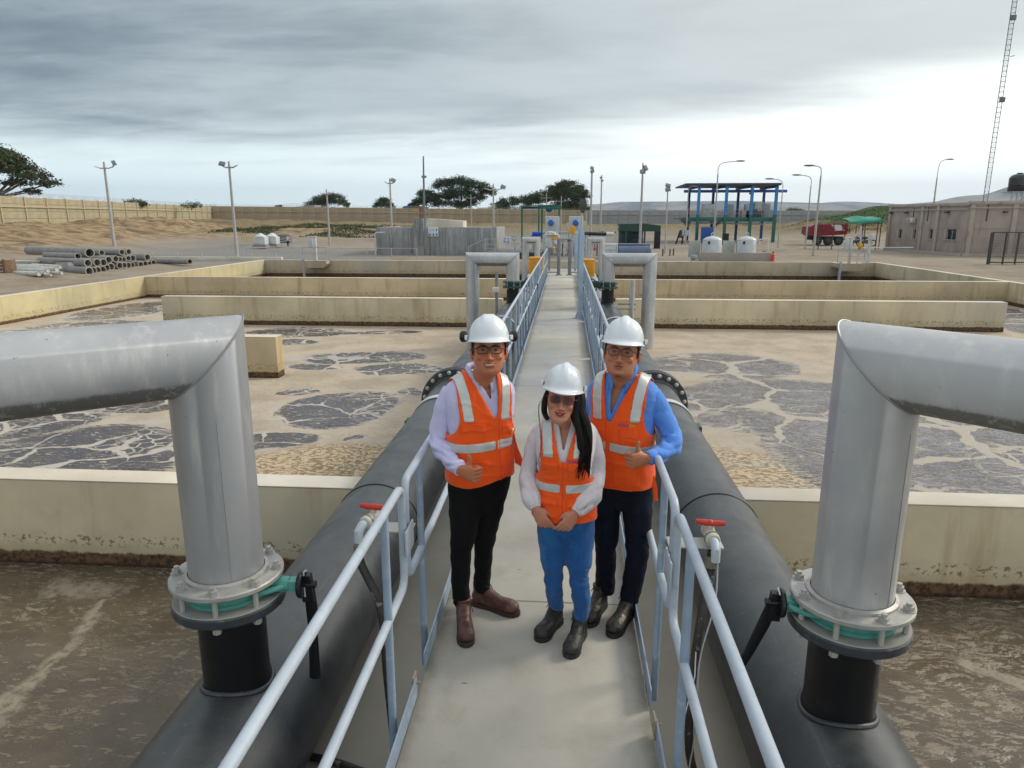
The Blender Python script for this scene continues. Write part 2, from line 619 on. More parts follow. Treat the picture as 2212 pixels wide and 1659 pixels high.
def rough_edge(mb, amp=.006):
    pass
def wall(name, label, x0, x1, y0, y1, z1, mat, z0=-3.2):
    t = thing(name, label, 'wall', ((x0 + x1) / 2, (y0 + y1) / 2, z0))
    b_ = MB().bbox(x0, x1, y0, y1, z0, z1 - .012, .012)
    part('wall_body', b_, mat, t)
    part('coping', MB().bbox(x0 + .002, x1 - .002, y0 - .004, y1 + .004, z1 - .012, z1, .005), cop, t)
    return t
wall('tank_wall', 'low concrete cross wall nearest the camera, left of the walkway, stained above the brown water', TX0, -1.95, 6.15, 6.45, -.2, wall_a)
wall('tank_wall', 'low concrete cross wall nearest the camera, right of the walkway, behind the right grey riser', 1.6, TX1, 6.15, 6.45, -.2, wall_a)
wall('baffle_wall', 'short free-standing concrete baffle in the foam, its end seen behind the left grey riser', -12.5, -6.15, 14.55, 14.9, -.2, wall_b)
wall('baffle_wall', 'long free-standing concrete baffle left of the walkway, paler, in front of the brown full wall', -13.1, -1.95, 22.15, 22.5, -.2, wall_a)
wall('baffle_wall', 'long free-standing concrete baffle right of the walkway, ending before the right side of the tank', 1.6, 13.3, 22.35, 22.7, -.2, wall_a)
wall('tank_wall', 'brown-stained full-width concrete wall left of the walkway behind the long baffle', TX0, -1.95, 29.7, 30.0, -.2, wall_b)
wall('tank_wall', 'full-width concrete wall right of the walkway behind the long baffle', 1.6, TX1, 29.7, 30.0, -.2, wall_b)
wall('tank_wall', 'far end wall of the tanks, over the dark channel', TX0, TX1, TY1 - .3, TY1, -.2, wall_c)
wall('tank_wall', 'long yellowish side wall of the tank on the left, dark growth at its waterline', TX0 - .3, TX0, -8, TY1, -.2, wall_y)
wall('tank_wall', 'long side wall of the tank on the right, running away from the camera', TX1, TX1 + .3, -8, TY1, -.2, wall_a)

# tank outline further left, behind the first tanks
t = thing('low_basin', 'low pale concrete basin edge on the ground beyond the left tank wall', 'basin', (-21, 44, GZ))
part('kerb', MB().bbox(-26.6, -17.6, 43.4, 43.7, GZ - .1, -.1, .01), cop, t)
part('kerb', MB().bbox(-26.9, -26.6, 41.2, 43.9, GZ - .1, -.1, .01), cop, t)
for i in range(6):
    part('post', MB().bbox(-26 + i * 1.6, -25.94 + i * 1.6, 43.5, 43.56, -.1, .12, .004), M('galv', (.45, .47, .48), .45, .3), t)

# central bridge: ledge carrying the pipes, walkway slab on top
t = thing('walkway', 'long pale concrete walkway between the two railings, the three people stand on it', 'walkway', (-.13, 0, -.62))
part('slab', MB().bbox(-.69, .435, -2.5, 24.8, -.2, 0, .012), deck_c, t)
part('ledge', MB().box(-1.95, 1.6, -6, 42.2, -3.2, -.62), ledge_c, t)
part('web_wall', MB().box(-.45, .2, -2.4, 29.6, -.62, -.2), ledge_c, t)
part('end_slab', MB().bbox(-.72, .47, 24.803, 29.68, -.2, .008, .01), concrete('end_concrete', (.50, .47, .40), None, warmth=.1), t)
for y in (3.9, 9.6, 15.4, 21.2):
    part('joint', MB().box(-.688, .433, y, y + .012, -.01, .0015), M('joint_dirt', (.24, .215, .17), .9), t)
for k, (x, y) in enumerate(((-.27, 4.3), (.33, 4.12), (-.47, 3.1))):
    part('spall_mark', MB().ball((x, y, 0), (.012 + .003 * (k % 3), .005, .0015), 8, 4), M('spall', (.17, .15, .12), .9), t)

# ------------------------------------------------------------------ water
def water(name, x0, x1, y0, y1, z, mat, label):
    mb = MB()
    n, k = 40, 40
    for j in range(k + 1):
        for i in range(n + 1):
            mb.v.append((x0 + (x1 - x0) * i / n, y0 + (y1 - y0) * j / k, z))
    for j in range(k):
        for i in range(n):
            a = j * (n + 1) + i
            mb.f.append((a, a + 1, a + n + 2, a + n + 1))
    o = struct(name, mb, mat, smooth=180)
    return o

def foam_water(name, dark, foam, pale, patches, lines=(), vein=.9, veinw=.06, patch_noise=.35, speck=.5, bumpy=(), fine=False, grain=1., field=.0, busy=0):
    """water with foam: open patches (cx, cy, rx, ry, rot) showing dark water netted with foam veins"""
    m, g, b = newmat(name)
    p = g.n('ShaderNodeNewGeometry').outputs['Position']
    wn = g.n('ShaderNodeTexNoise'); g.put(wn.inputs['Vector'], p); wn.inputs['Scale'].default_value = .55; wn.inputs['Detail'].default_value = 5
    wv = g.vm('SCALE', g.vm('SUBTRACT', wn.outputs['Color'], (.5, .5, .5)), scale=.8)
    pw = g.vm('ADD', p, wv)
    wn2 = g.n('ShaderNodeTexNoise'); g.put(wn2.inputs['Vector'], p); wn2.inputs['Scale'].default_value = 3.; wn2.inputs['Detail'].default_value = 5
    pw2 = g.vm('ADD', pw, g.vm('SCALE', g.vm('SUBTRACT', wn2.outputs['Color'], (.5, .5, .5)), scale=.28))
    P_ = None
    for cx, cy, rx, ry, rot in patches:
        q = g.map(g.vm('SUBTRACT', pw2, (cx, cy, 0)), rot=(0, 0, -R(rot)))
        q = g.vm('MULTIPLY', q, (1 / rx, 1 / ry, 0))
        v = g.m('SUBTRACT', 1., g.vm('LENGTH', q))
        P_ = v if P_ is None else g.m('MAXIMUM', P_, v)
    if P_ is None:
        P_ = g.m('ADD', 0, field)
    open_ = g.ss(P_, -.015, .015)
    e = g.vor(pw2, vein)
    e2 = g.vor(g.vm('MULTIPLY', pw2, (1, 1.7, 0)), vein * 3.1)
    wmod = g.ss(g.noise(p, .7, 4, .6), .35, .7, .25, 2.2)
    v1 = g.ss(g.m('SUBTRACT', e, g.m('MULTIPLY', veinw, wmod)), -.012, .012, 1, 0)
    v2m = g.ss(g.noise(p, .5, 3, .5), .45, .62)
    v2 = g.m('MULTIPLY', g.ss(e2, .04, .075, 1, 0), v2m)
    fl = g.noise(g.map(p, scale=(1, 2.6, 1)), 7, 5, .65)
    v3 = g.m('MULTIPLY', g.ss(fl, .585, .62), speck)
    rim = g.m('MULTIPLY', g.ss(P_, .02, .13, 1, 0), g.ss(fl, .42, .5))
    # long thin filaments drawn out by the current
    fil = g.noise(g.map(pw2, rot=(0, 0, R(14)), scale=(.8, 5.5, 1)), 2.2, 6, .72)
    v4 = g.m('MULTIPLY', g.ss(g.m('ABSOLUTE', g.m('SUBTRACT', fil, .5)), .004, .016, 1, 0), g.ss(g.noise(p, 1.3, 4, .6), .44, .58))
    net = g.m('MAXIMUM', g.m('MAXIMUM', v1, v2) if not fine else g.m('MULTIPLY', v4, .7), g.m('MAXIMUM', v3, g.m('MULTIPLY', rim, .8)))
    if busy:
        rip = g.noise(g.map(pw2, rot=(0, 0, R(-8)), scale=(.9, 3.4, 1)), 5.5, 6, .74)
        net = g.m('MAXIMUM', net, g.m('MULTIPLY', g.ss(rip, .53, .60), g.ss(g.noise(p, .8, 4, .6), .36, .6, .15, .75)))
    if not fine:
        net = g.m('MAXIMUM', net, g.m('MULTIPLY', v4, .85))
    else:
        patchy = g.ss(g.noise(p, .9, 6, .7), .42, .66, .05, .85)
        rip = g.noise(g.map(pw2, rot=(0, 0, R(-24)), scale=(.8, 2.6, 1)), 6.5, 7, .78)
        net = g.m('MAXIMUM', net, g.m('MULTIPLY', patchy, g.ss(rip, .50, .60)))
    for (ax, ay), (bx, by), wd in lines:
        ab = Vector((bx - ax, by - ay, 0)); L = ab.length; ang = math.atan2(ab.y, ab.x)
        q = g.map(g.vm('SUBTRACT', pw2, (ax, ay, 0)), rot=(0, 0, 0))
        u = g.vm('DOT_PRODUCT', q, tuple(ab / L))
        nrm = g.vm('DOT_PRODUCT', q, (-ab.y / L, ab.x / L, 0))
        dd = g.m('SUBTRACT', u, g.m('MINIMUM', g.m('MAXIMUM', u, 0.), L))
        dist = g.m('SQRT', g.m('ADD', g.m('MULTIPLY', dd, dd), g.m('MULTIPLY', nrm, nrm)))
        ln = g.ss(g.m('ADD', dist, g.m('MULTIPLY', g.m('SUBTRACT', g.noise(p, 6, 6, .75), .5), wd * 2.6)), wd * .35, wd * 1.1, 1, 0)
        net = g.m('MAXIMUM', net, g.m('MULTIPLY', ln, g.ss(g.noise(p, 13, 5, .75), .34, .56, .2, .9)))
    cover = g.m('MAXIMUM', net, g.m('SUBTRACT', 1., open_))           # 1 = foam
    # foam body: tan with flakes and crumbs
    fn = g.noise(p, 1.1, 6, .62)
    cr = g.noise(g.map(p, scale=(1, 1.7, 1)), 11, 6, .72)
    fc = g.mix(g.ss(fn, .35, .65), tuple(v * .84 for v in foam), tuple(min(.9, v * 1.12) for v in foam))
    fc = g.mix(g.ss(cr, .53, .63, 0, .6 * grain), fc, tuple(v * .52 for v in foam))
    lum = None
    for cx, cy, rx, ry in bumpy:
        q = g.vm('MULTIPLY', g.vm('SUBTRACT', pw, (cx, cy, 0)), (1 / rx, 1 / ry, 0))
        v = g.ss(g.vm('LENGTH', q), .75, 1.1, 1, 0)
        lum = v if lum is None else g.m('MAXIMUM', lum, v)
    crumb = g.ss(g.noise(g.map(pw, scale=(1, 1.5, 1)), 13, 5, .62), .52, .36)
    if lum is not None:
        fc = g.mix(g.m('MULTIPLY', lum, g.ss(crumb, .1, 1.0, 0, .8)), g.mix(lum, fc, (.56, .43, .275)), (.29, .19, .10))
    wisp = g.noise(g.map(pw2, scale=(.5, 2.2, 1)), 1.6, 6, .7)
    fc = g.mix(g.m('MULTIPLY', g.ss(P_, -.42, -.02), g.ss(wisp, .42, .6, .1, .75)), fc, pale)
    fc = g.mix(g.ss(wisp, .56, .66, 0, .35), fc, pale)
    fc = g.mix(g.m('MULTIPLY', open_, .85), fc, pale)
    dk = g.mix(g.ss(g.noise(p, 2.0, 5, .6), .35, .7), dark, tuple(v * 1.5 for v in dark))
    dk = g.mix(g.ss(g.noise(g.map(p, scale=(1, 2.2, 1)), 30, 3, .6), .60, .70, 0, .35), dk, pale)
    col = g.mix(cover, dk, fc)
    g.put(b.inputs['Base Color'], col)
    g.put(b.inputs['Roughness'], g.ss(cover, 0, 1, .16, .8))
    b.inputs['Specular IOR Level'].default_value = .45
    bn = g.n('ShaderNodeBump'); bn.inputs['Strength'].default_value = .35 if fine else .8; bn.inputs['Distance'].default_value = .02 if fine else .03
    ripple = g.noise(g.map(p, scale=(1, 1.6, 1)), 9, 4, .6)
    h = g.m('ADD', g.m('MULTIPLY', ripple, .35), g.m('MULTIPLY', cover, g.m('MULTIPLY_ADD', cr, .7, .5)))
    if lum is not None:
        h = g.m('SUBTRACT', h, g.m('MULTIPLY', g.m('MULTIPLY', crumb, lum), 1.6))
    g.put(bn.inputs['Height'], h)
    g.t.links.new(bn.outputs[0], b.inputs['Normal'])
    return m
PL = [(-5.0, 17.0, 1.5, .85, 8), (-5.75, 15.75, .7, .36, -10), (-3.75, 15.6, 1.05, .62, 8), (-5.25, 13.4, .42, .3, 30), (-4.05, 12.25, 1.05, 1.3, -20),
      (-4.6, 10.3, .75, .42, 10), (-3.3, 10.5, .3, .12, 40), (-3.0, 13.6, .25, .36, 0), (-8.0, 20.75, 1.7, .95, 0), (-7.5, 19.0, .75, .5, 0),
      (-7.0, 9.4, 1.75, 1.5, 0), (-9.6, 11.0, 1.7, 1.3, 10), (-7.6, 12.3, .9, .7, 0), (-12.2, 14.4, 1.8, 1.6, 0), (-14.6, 20.6, 2.6, 2.2, 0), (-11.4, 18.2, 2.3, 1.0, 0),
      (-16.4, 25.5, 1.5, 3.0, 0), (-5.5, 20.9, 1.2, .4, 10), (-2.7, 8.4, .15, .1, 0), (-14, 9, 2.4, 2.0, 0), (-13.5, 27, 2.5, 1.3, 0)]
PR = [(3.7, 16.7, 1.75, 1.6, 0), (4.3, 13.0, 2.3, 2.3, 0), (5.9, 10.2, 2.9, 3.0, 0), (9.5, 12.0, 3.4, 4.5, 0), (15.3, 22, 1.7, 5, 0), (12.5, 15.5, 3.2, 3.0, 0), (5.5, 7.2, 2.2, 1.2, 0),
      (11, 8, 4, 2, 0), (16, 27, 1.6, 3, 0)]
PNL = [((-4.08, 5.45), (-3.97, 4.75), .085), ((-3.97, 4.75), (-3.95, 4.05), .10), ((-3.95, 4.05), (-3.8, 3.1), .13), ((-4.75, 5.62), (-4.3, 5.62), .24)]
PNR = [((3.4, 3.9), (3.9, 2.9), .16), ((2.6, 3.4), (3.3, 3.0), .08), ((3.2, 5.2), (3.8, 4.6), .06)]
wl = foam_water('water_foam_left', (.058, .048, .056), (.45, .37, .275), (.48, .44, .39), PL, vein=.85, veinw=.022, speck=.9,
                bumpy=[(-4.2, 7.6, 3.6, 1.35), (-3.2, 9.0, 1.6, 1.2)])
wr = foam_water('water_foam_right', (.135, .120, .132), (.44, .36, .27), (.42, .38, .32), PR, vein=.45, veinw=.03, speck=1., grain=1., busy=1,
                bumpy=[(2.2, 7.9, 1.55, 2.6)])
wn_ = foam_water('water_brown', (.080, .060, .037), (.29, .245, .175), (.275, .235, .17), [], PNL, vein=.7, veinw=.0, speck=.55, field=1., fine=True)
wn2_ = foam_water('water_brown_right', (.076, .056, .035), (.31, .265, .19), (.29, .25, .19), [], PNR, vein=.8, veinw=.0, speck=.7, field=1., fine=True)
water('aeration_water', TX0, -1.9, 6.4, 29.8, WATER, wl, '')
water('aeration_water', 1.55, TX1, 6.4, 29.8, WATER, wr, '')
water('brown_water', TX0, -1.9, -8, 6.2, WATER, wn_, '')
water('brown_water', 1.55, TX1, -8, 6.2, WATER, wn2_, '')
dkw, g, b = newmat('dark_water')
b.inputs['Base Color'].default_value = (.02, .015, .014, 1); b.inputs['Roughness'].default_value = .25
bn = g.n('ShaderNodeBump'); bn.inputs['Strength'].default_value = .3
g.put(bn.inputs['Height'], g.noise(g.n('ShaderNodeNewGeometry').outputs['Position'], 5, 3))
g.t.links.new(bn.outputs[0], b.inputs['Normal'])
water('channel_water', TX0, TX1, 29.9, TY1 - .2, WATER - .15, dkw, '')

# air: pale haze over the plain; the hills fade into it
hz = MB().box(-6100, 6100, -320, 7100, -6.5, 300)
hm = bpy.data.materials.new('haze'); hm.use_nodes = True
for n_ in list(hm.node_tree.nodes): hm.node_tree.nodes.remove(n_)
pv = hm.node_tree.nodes.new('ShaderNodeVolumePrincipled')
pv.inputs['Color'].default_value = (.62, .78, .97, 1)
pv.inputs['Density'].default_value = .00013
ho = hm.node_tree.nodes.new('ShaderNodeOutputMaterial')
hm.node_tree.links.new(pv.outputs[0], ho.inputs['Volume'])
o = link('haze', mesh('haze', hz, 0), hm)
o['kind'] = 'stuff'
o['label'] = 'pale haze over the plain in front of the hills'
S.cycles.volume_bounces = 0

# ------------------------------------------------------------------ pipes
hdpe, g, b = newmat('black_pipe')
tcv = g.n('ShaderNodeTexCoord').outputs['Object']
pos = g.n('ShaderNodeNewGeometry').outputs['Position']
dust = g.ss(g.noise(pos, 1.6, 6, .62), .35, .75)
c = g.mix(dust, (.015, .019, .025), (.036, .042, .050))
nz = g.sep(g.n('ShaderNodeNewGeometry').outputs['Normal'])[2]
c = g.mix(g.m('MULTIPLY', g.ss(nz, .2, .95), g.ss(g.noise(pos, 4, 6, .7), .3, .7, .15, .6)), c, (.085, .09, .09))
c = g.mix(g.ss(g.noise(pos, 30, 4, .75), .65, .70, 0, .5), c, (.22, .215, .19))
scr = g.noise(g.map(pos, rot=(.2, .1, .9), scale=(1.2, 14, 6)), 3, 5, .7)
c = g.mix(g.ss(g.m('ABSOLUTE', g.m('SUBTRACT', scr, .5)), .001, .006, .35, 0), c, (.16, .165, .165))
c = g.mix(g.ss(g.noise(g.map(pos, scale=(9, .6, 9)), 2, 4, .6), .6, .75, 0, .3), c, (.14, .14, .135))
g.put(b.inputs['Base Color'], c)
g.put(b.inputs['Roughness'], g.ss(dust, 0, 1, .34, .55))
b.inputs['Specular IOR Level'].default_value = .6
bn = g.n('ShaderNodeBump'); bn.inputs['Strength'].default_value = .12; bn.inputs['Distance'].default_value = .01
g.put(bn.inputs['Height'], g.noise(pos, 3, 5, .6)); g.t.links.new(bn.outputs[0], b.inputs['Normal'])

steel, g, b = newmat('grey_painted_pipe')
pos = g.n('ShaderNodeNewGeometry').outputs['Position']
c = g.mix(g.ss(g.noise(pos, 1.2, 5, .6), .35, .7), (.40, .41, .425), (.53, .535, .535))
c = g.mix(g.ss(g.noise(g.map(pos, scale=(5, 5, .8)), 2.5, 5, .65), .5, .75, 0, .6), c, (.68, .68, .64))
c = g.mix(g.ss(g.noise(pos, 34, 3, .7), .71, .74, 0, .7), c, (.10, .09, .08))
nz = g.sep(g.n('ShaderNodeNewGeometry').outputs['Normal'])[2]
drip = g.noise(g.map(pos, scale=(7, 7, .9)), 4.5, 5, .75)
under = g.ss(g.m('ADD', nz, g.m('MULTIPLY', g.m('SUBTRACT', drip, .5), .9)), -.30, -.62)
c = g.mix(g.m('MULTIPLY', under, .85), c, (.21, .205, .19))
c = g.mix(g.m('MULTIPLY', g.ss(nz, -.3, -.6), g.ss(drip, .57, .61)), c, (.48, .48, .45))      # darker tone on faces turned down, broken by paler vertical runs
g.put(b.inputs['Base Color'], c)
b.inputs['Metallic'].default_value = .55
g.put(b.inputs['Roughness'], g.ss(g.noise(pos, 1.6, 5, .6), .3, .7, .42, .55))
bn = g.n('ShaderNodeBump'); bn.inputs['Strength'].default_value = .12; bn.inputs['Distance'].default_value = .01
g.put(bn.inputs['Height'], g.noise(pos, 2.2, 5, .6)); g.t.links.new(bn.outputs[0], b.inputs['Normal'])

galv = M('galv', (.45, .47, .48), .45, .3)
boltm = M('bolt_steel', (.46, .45, .42), .5, .4, dirt=(.25, .2, .15))
flm = M('flange_steel', (.42, .41, .385), .5, .3, var=.15, vs=8, dirt=(.27, .24, .2), ds=9)
flb = M('flange_black', (.035, .042, .052), .45, 0, var=.3, vs=10, dirt=(.12, .12, .12), ds=14)
stubm = M('stub_black', (.009, .009, .011), .42, 0, spec=.35, var=.3, vs=3, dirt=(.03, .03, .034), ds=7)
teal = M('teal_paint', (.10, .36, .31), .45, 0, var=.12, vs=9, dirt=(.16, .30, .26), ds=16)
dgreen = M('dark_green_paint', (.03, .085, .075), .5, 0, dirt=(.1, .12, .1))
blackp = M('black_plastic', (.008, .009, .012), .35, 0)
rubber = M('rubber', (.012, .012, .012), .6, 0)
whites = M('white_strap', (.52, .55, .56), .45, 0, dirt=(.3, .3, .28))
zR, pR, zC = .1, .35, -.25
MAIN_X = {-1: [(-3, -1.57), (3, -1.57), (9.5, -1.53), (18.8, -1.38), (34, -1.30)], 1: [(-3, 1.29), (3, 1.29), (9.5, 1.245), (18.8, 1.12), (34, 1.08)]}
def pipe_x(s, y):
    pts = MAIN_X[s]
    for (a, xa), (b_, xb) in zip(pts, pts[1:]):
        if a <= y <= b_:
            return xa + (xb - xa) * (y - a) / (b_ - a)
    return pts[-1][1]
sideword = {-1: 'left', 1: 'right'}

for s in (-1, 1):
    W = sideword[s]
    t = thing('main_pipe', f'thick black plastic air main lying along the {W} side of the walkway', 'pipe', (pipe_x(s, 0), -3, zC))
    ys = [-3, 0, 3, 5.48]
    part('pipe_run', MB().tube([(pipe_x(s, y), y, zC) for y in (-3, 3, 9.5, 14, 18.8, 20.1)], pR, 64), hdpe, t, smooth=60)
    part('pipe_run', MB().tube([(pipe_x(s, y), y, zC + .06) for y in (20.7, 24, 29, 34)], .215, 40), M('grey_pipe', (.30, .33, .36), .5), t, smooth=60, label='narrower grey far length of the main')
    part('reducer', MB().tube([(pipe_x(s, 20.1), 20.1, zC), (pipe_x(s, 20.7), 20.7, zC + .06)], [pR, .215], 40), hdpe, t)
    for y in (5.5, 13.2):
        part('weld_bead', MB().lathe([(pR - .004, -.011), (pR + .006, -.006), (pR + .008, 0), (pR + .006, .006), (pR - .004, .011)], (pipe_x(s, y), y, zC), (0, 1, 0), 64, True), stubm, t)
    # bolted flange pair
    y = 9.62
    for k, (yy, rr) in enumerate(((y, .475), (y + .10, .475))):
        part('backing_ring', MB().lathe([(pR - .01, -.03), (rr - .01, -.03), (rr, -.02), (rr, .02), (rr - .01, .03), (pR - .01, .03)], (pipe_x(s, y), yy, zC), (0, 1, 0), 72, True), flb, t)
    part('stub_end', MB().lathe([(pR - .01, -.10), (pR + .022, -.085), (pR + .03, 0)], (pipe_x(s, y), y - .03, zC), (0, 1, 0), 64), hdpe, t)
    b0 = None
    for k in range(20):
        a = 2 * math.pi * (k + .5) / 20
        loc = Vector((pipe_x(s, y) + .425 * math.cos(a), y - .035, zC + .425 * math.sin(a))) - wloc(t)
        if b0 is None:
            mb = MB().lathe([(0, -.030), (.020, -.028), (.026, -.018), (.026, -.006), (.031, -.005), (.031, .004), (0, .004)], (0, 0, 0), (0, 1, 0), 12)
            b0 = part('bolt', mb, boltm, t, world=False)
            b0.location = loc
        else:
            inst(b0, t, loc)
    # saddle straps
    for y in (8.5, 15.95):
        part('saddle_strap', MB().lathe([(pR + .001, -.07), (pR + .016, -.065), (pR + .016, .065), (pR + .001, .07)], (pipe_x(s, y), y, zC), (0, 1, 0), 64, True), whites, t)
        part('strap_liner', MB().lathe([(pR, -.095), (pR + .007, -.09), (pR + .007, .09), (pR, .095)], (pipe_x(s, y), y, zC), (0, 1, 0), 64, True), rubber, t)
        x = pipe_x(s, y)
        part('saddle_foot', MB().box(x - .44, x - .36, y - .09, y + .09, -.62, -.2), dgreen, t)
        part('saddle_foot', MB().box(x + .36, x + .44, y - .09, y + .09, -.62, -.2), dgreen, t)

def riser(s, y, zf, r, reach, ang, ztop, zend, near):
    """stub, butterfly valve, riser with two mitred bends going out over the tank and down"""
    W = sideword[s]
    x = pipe_x(s, y)
    if near:
        lab = f'large grey air pipe rising from the {W} main in the foreground'
    elif r > .15:
        lab = f'grey air pipe arch {W} of the walkway behind the people'
    else:
        lab = f'smaller grey pipe arch {W} of the walkway, farthest of its side, beside the yellow box'
    t = thing('air_riser', lab, 'pipe', (x, y, zf))
    d = Vector((s * math.cos(ang), -math.sin(ang), 0))
    top = Vector((x, y, ztop))
    p1 = top + d * reach
    pts = [Vector((x, y, zf + .01)), top, p1, Vector((p1.x, p1.y, zend))]
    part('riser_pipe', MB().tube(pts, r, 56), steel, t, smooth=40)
    # weld beads along the two mitres
    for a_, b_, c_ in ((pts[0], pts[1], pts[2]), (pts[1], pts[2], pts[3])):
        t1 = (b_ - a_).normalized(); t2 = (c_ - b_).normalized()
        bis = (t2 - t1).normalized()
        side = t1.cross(t2).normalized()
        ring = []
        for k in range(49):
            a = 2 * math.pi * k / 48
            ring.append(b_ + side * math.cos(a) * (r + .001) + (t1 + t2).normalized().cross(side).normalized() * math.sin(a) * (r + .001) * math.sqrt(2))
        part('mitre_weld', MB().tube(ring, .0045 if near else .008, 6, cap=False), M('weld', (.30, .30, .30), .5, .4), t)
    part('seam_weld', MB().tube([(x + r * .55, y - r * .84, zf + .05), (x + r * .55, y - r * .84, ztop - .25)], .0014, 6), M('weld', (.30, .30, .30), .5, .4), t)
    # flanged butterfly valve between main and riser
    fr = r * 1.52
    fm = flm if near else dgreen
    part('stub_pipe', MB().lathe([(r - .014, -.62), (r - .014, -.125)], (x, y, zf), (0, 0, 1), 56), stubm, t)
    part('stub_weld', MB().tube([(x + (r - .006) * math.cos(a), y + (r - .006) * math.sin(a), zC + math.sqrt(max(.001, pR ** 2 - (r - .006) ** 2 * math.cos(a) ** 2)) + .004) for a in [2 * math.pi * k / 40 for k in range(41)]], .013, 8, cap=False), hdpe if near else stubm, t)
    part('lower_flange', MB().lathe([(r, -.135), (fr - .008, -.135), (fr, -.127), (fr, -.092), (fr - .008, -.085), (r, -.085)], (x, y, zf), (0, 0, 1), 64, True), flb if near else dgreen, t)
    if near:
        part('flange_face', MB().lathe([(r, -.0845), (fr - .006, -.0845), (fr - .008, -.079), (r, -.079)], (x, y, zf), (0, 0, 1), 64, True), M('face_grey', (.33, .32, .29), .6, 0, dirt=(.2, .17, .13)), t)
    part('valve_body', MB().lathe([(r - .02, -.079), (r + .022, -.076), (r + .022, -.062), (r + .012, -.055), (r + .012, -.028), (r + .022, -.02), (r + .022, -.006), (r - .02, -.002)], (x, y, zf), (0, 0, 1), 56, True), teal if near else dgreen, t)
    part('upper_flange', MB().lathe([(r + .004, 0), (fr - .006, 0), (fr, .006), (fr, .022), (fr - .006, .028), (r + .022, .028), (r + .020, .040), (r + .004, .046)], (x, y, zf), (0, 0, 1), 72, True), fm, t)
    b0 = n0 = None
    nb = 8
    for k in range(nb):
        a = 2 * math.pi * (k + .25) / nb
        loc = (fr * .885 * math.cos(a), fr * .885 * math.sin(a), 0)
        if b0 is None:
            mb = MB().lathe([(.0125, -.165), (.0125, .064)], n=10)
            mb.lathe([(0, -.162), (.020, -.162), (.020, -.137), (0, -.137)], n=6)
            mb.lathe([(.0, .0285), (.028, .0285), (.028, .032), (0, .032)], n=14)
            mb.lathe([(0, .0325), (.0215, .0325), (.0215, .050), (0, .050)], n=6)
            b0 = part('bolt', mb, boltm, t, world=False); b0.location = loc
        else:
            inst(b0, t, loc, (0, 0, a))
    # ears, neck and lever
    q = Vector((-s, .06, 0)).normalized()
    c0 = Vector((x, y, zf - .04))
    nl = .0 if not near else (.075 if s < 0 else .13)
    def at_(u, v=0, z=0):
        if near and u > r + .13:
            u -= nl
        return c0 + q * u + Vector((-q.y, q.x, 0)) * v + Vector((0, 0, z))
    if near:
        part('valve_neck', MB().bar(at_(r), at_(r + .245), .055, .05).tube([at_(r - .02, -.10, 0), at_(r + .04, -.075, 0), at_(r + .10, -.028, 0)], .014, 10).tube([at_(r - .02, .10, 0), at_(r + .04, .075, 0), at_(r + .10, .028, 0)], .014, 10).tube([at_(r + .05), at_(r + .20)], .036, 16), teal, t)
        lv = MB().lathe([(0, 0), (.062, 0), (.066, .006), (.066, .016), (.06, .022), (0, .022)], at_(r + .245), tuple(q), 24)
        lv.tube([at_(r + .24), at_(r + .325)], .018, 12)
        lv.bar(at_(r + .275, 0, .05), at_(r + .285, -.01 * s, -.09), .055, .035)
        lev = part('lever', lv, blackp, t)
        e = -.48 if s < 0 else -.34
        xb = -.02 if s < 0 else .13
        part('handle_grip', MB().tube([at_(r + .285, 0, .02), at_(r + .29 + xb * .2, -.03 * s, -.13), at_(r + .29 + xb * .6, -.05 * s, -.30), at_(r + .285 + xb, -.07 * s, e - .07)], [.026, .030, .023, .029], 10, flat=.6), blackp, lev)
        part('notch_plate', MB().tube([at_(r + .272, .03, .055), at_(r + .272, -.01, .065), at_(r + .272, -.012, -.06)], .004, 6), M('scuff', (.5, .52, .53), .5), lev)
    else:
        part('gearbox', MB().bbox(*sorted((x - s * (r + .05), x - s * (r + .25))), y - .09, y + .09, zf - .12, zf + .05, .02), dgreen, t)
        # hand wheel
        hw = MB()
        cx = x - s * (r + .30) if r > .15 else x - s * (r + .2)
        R_ = .19 if r > .15 else .12
        ring = [(cx + .03 * 0, y - .2 + .0, zf - .05)] * 0
        pts_ = [(cx + R_ * math.cos(a), y - .22, zf - .06 + R_ * math.sin(a)) for a in [2 * math.pi * k / 28 for k in range(29)]]
        hw.tube(pts_, .014, 8, cap=False)
        for k in range(3):
            a = math.pi * k / 3 + .3
            hw.tube([(cx - R_ * math.cos(a), y - .22, zf - .06 - R_ * math.sin(a)), (cx + R_ * math.cos(a), y - .22, zf - .06 + R_ * math.sin(a))], .011, 8)
        hw.tube([(cx, y - .24, zf - .06), (cx, y - .05, zf - .06)], .018, 8)
        part('hand_wheel', hw, blackp, t)
    return t
riser(-1, 2.95, .63, .168, 1.7, R(40), 1.69, -1.3, True)
riser(1, 2.95, .63, .168, 1.7, R(44), 1.69, -1.3, True)
riser(-1, 18.8, .62, .176, 1.07, 0, 1.22, -1.3, False)
riser(1, 18.8, .62, .176, 1.07, 0, 1.22, -1.3, False)
def arch(s, y, x0, x1, r, ztop):
    t = thing('air_riser', f'smaller grey pipe arch {sideword[s]} of the walkway behind the yellow box', 'pipe', (x0, y, -.1))
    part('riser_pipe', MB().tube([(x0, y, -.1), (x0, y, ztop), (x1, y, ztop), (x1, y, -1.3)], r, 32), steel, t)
    part('lower_flange', MB().lathe([(r, .32), (r * 1.5, .32), (r * 1.5, .42), (r, .42)], (x0, y, -.1), (0, 0, 1), 32, True), dgreen, t)
arch(-1, 28.6, -1.12, -1.62, .115, 1.42)
arch(1, 28.6, .95, 1.42, .115, 1.42)

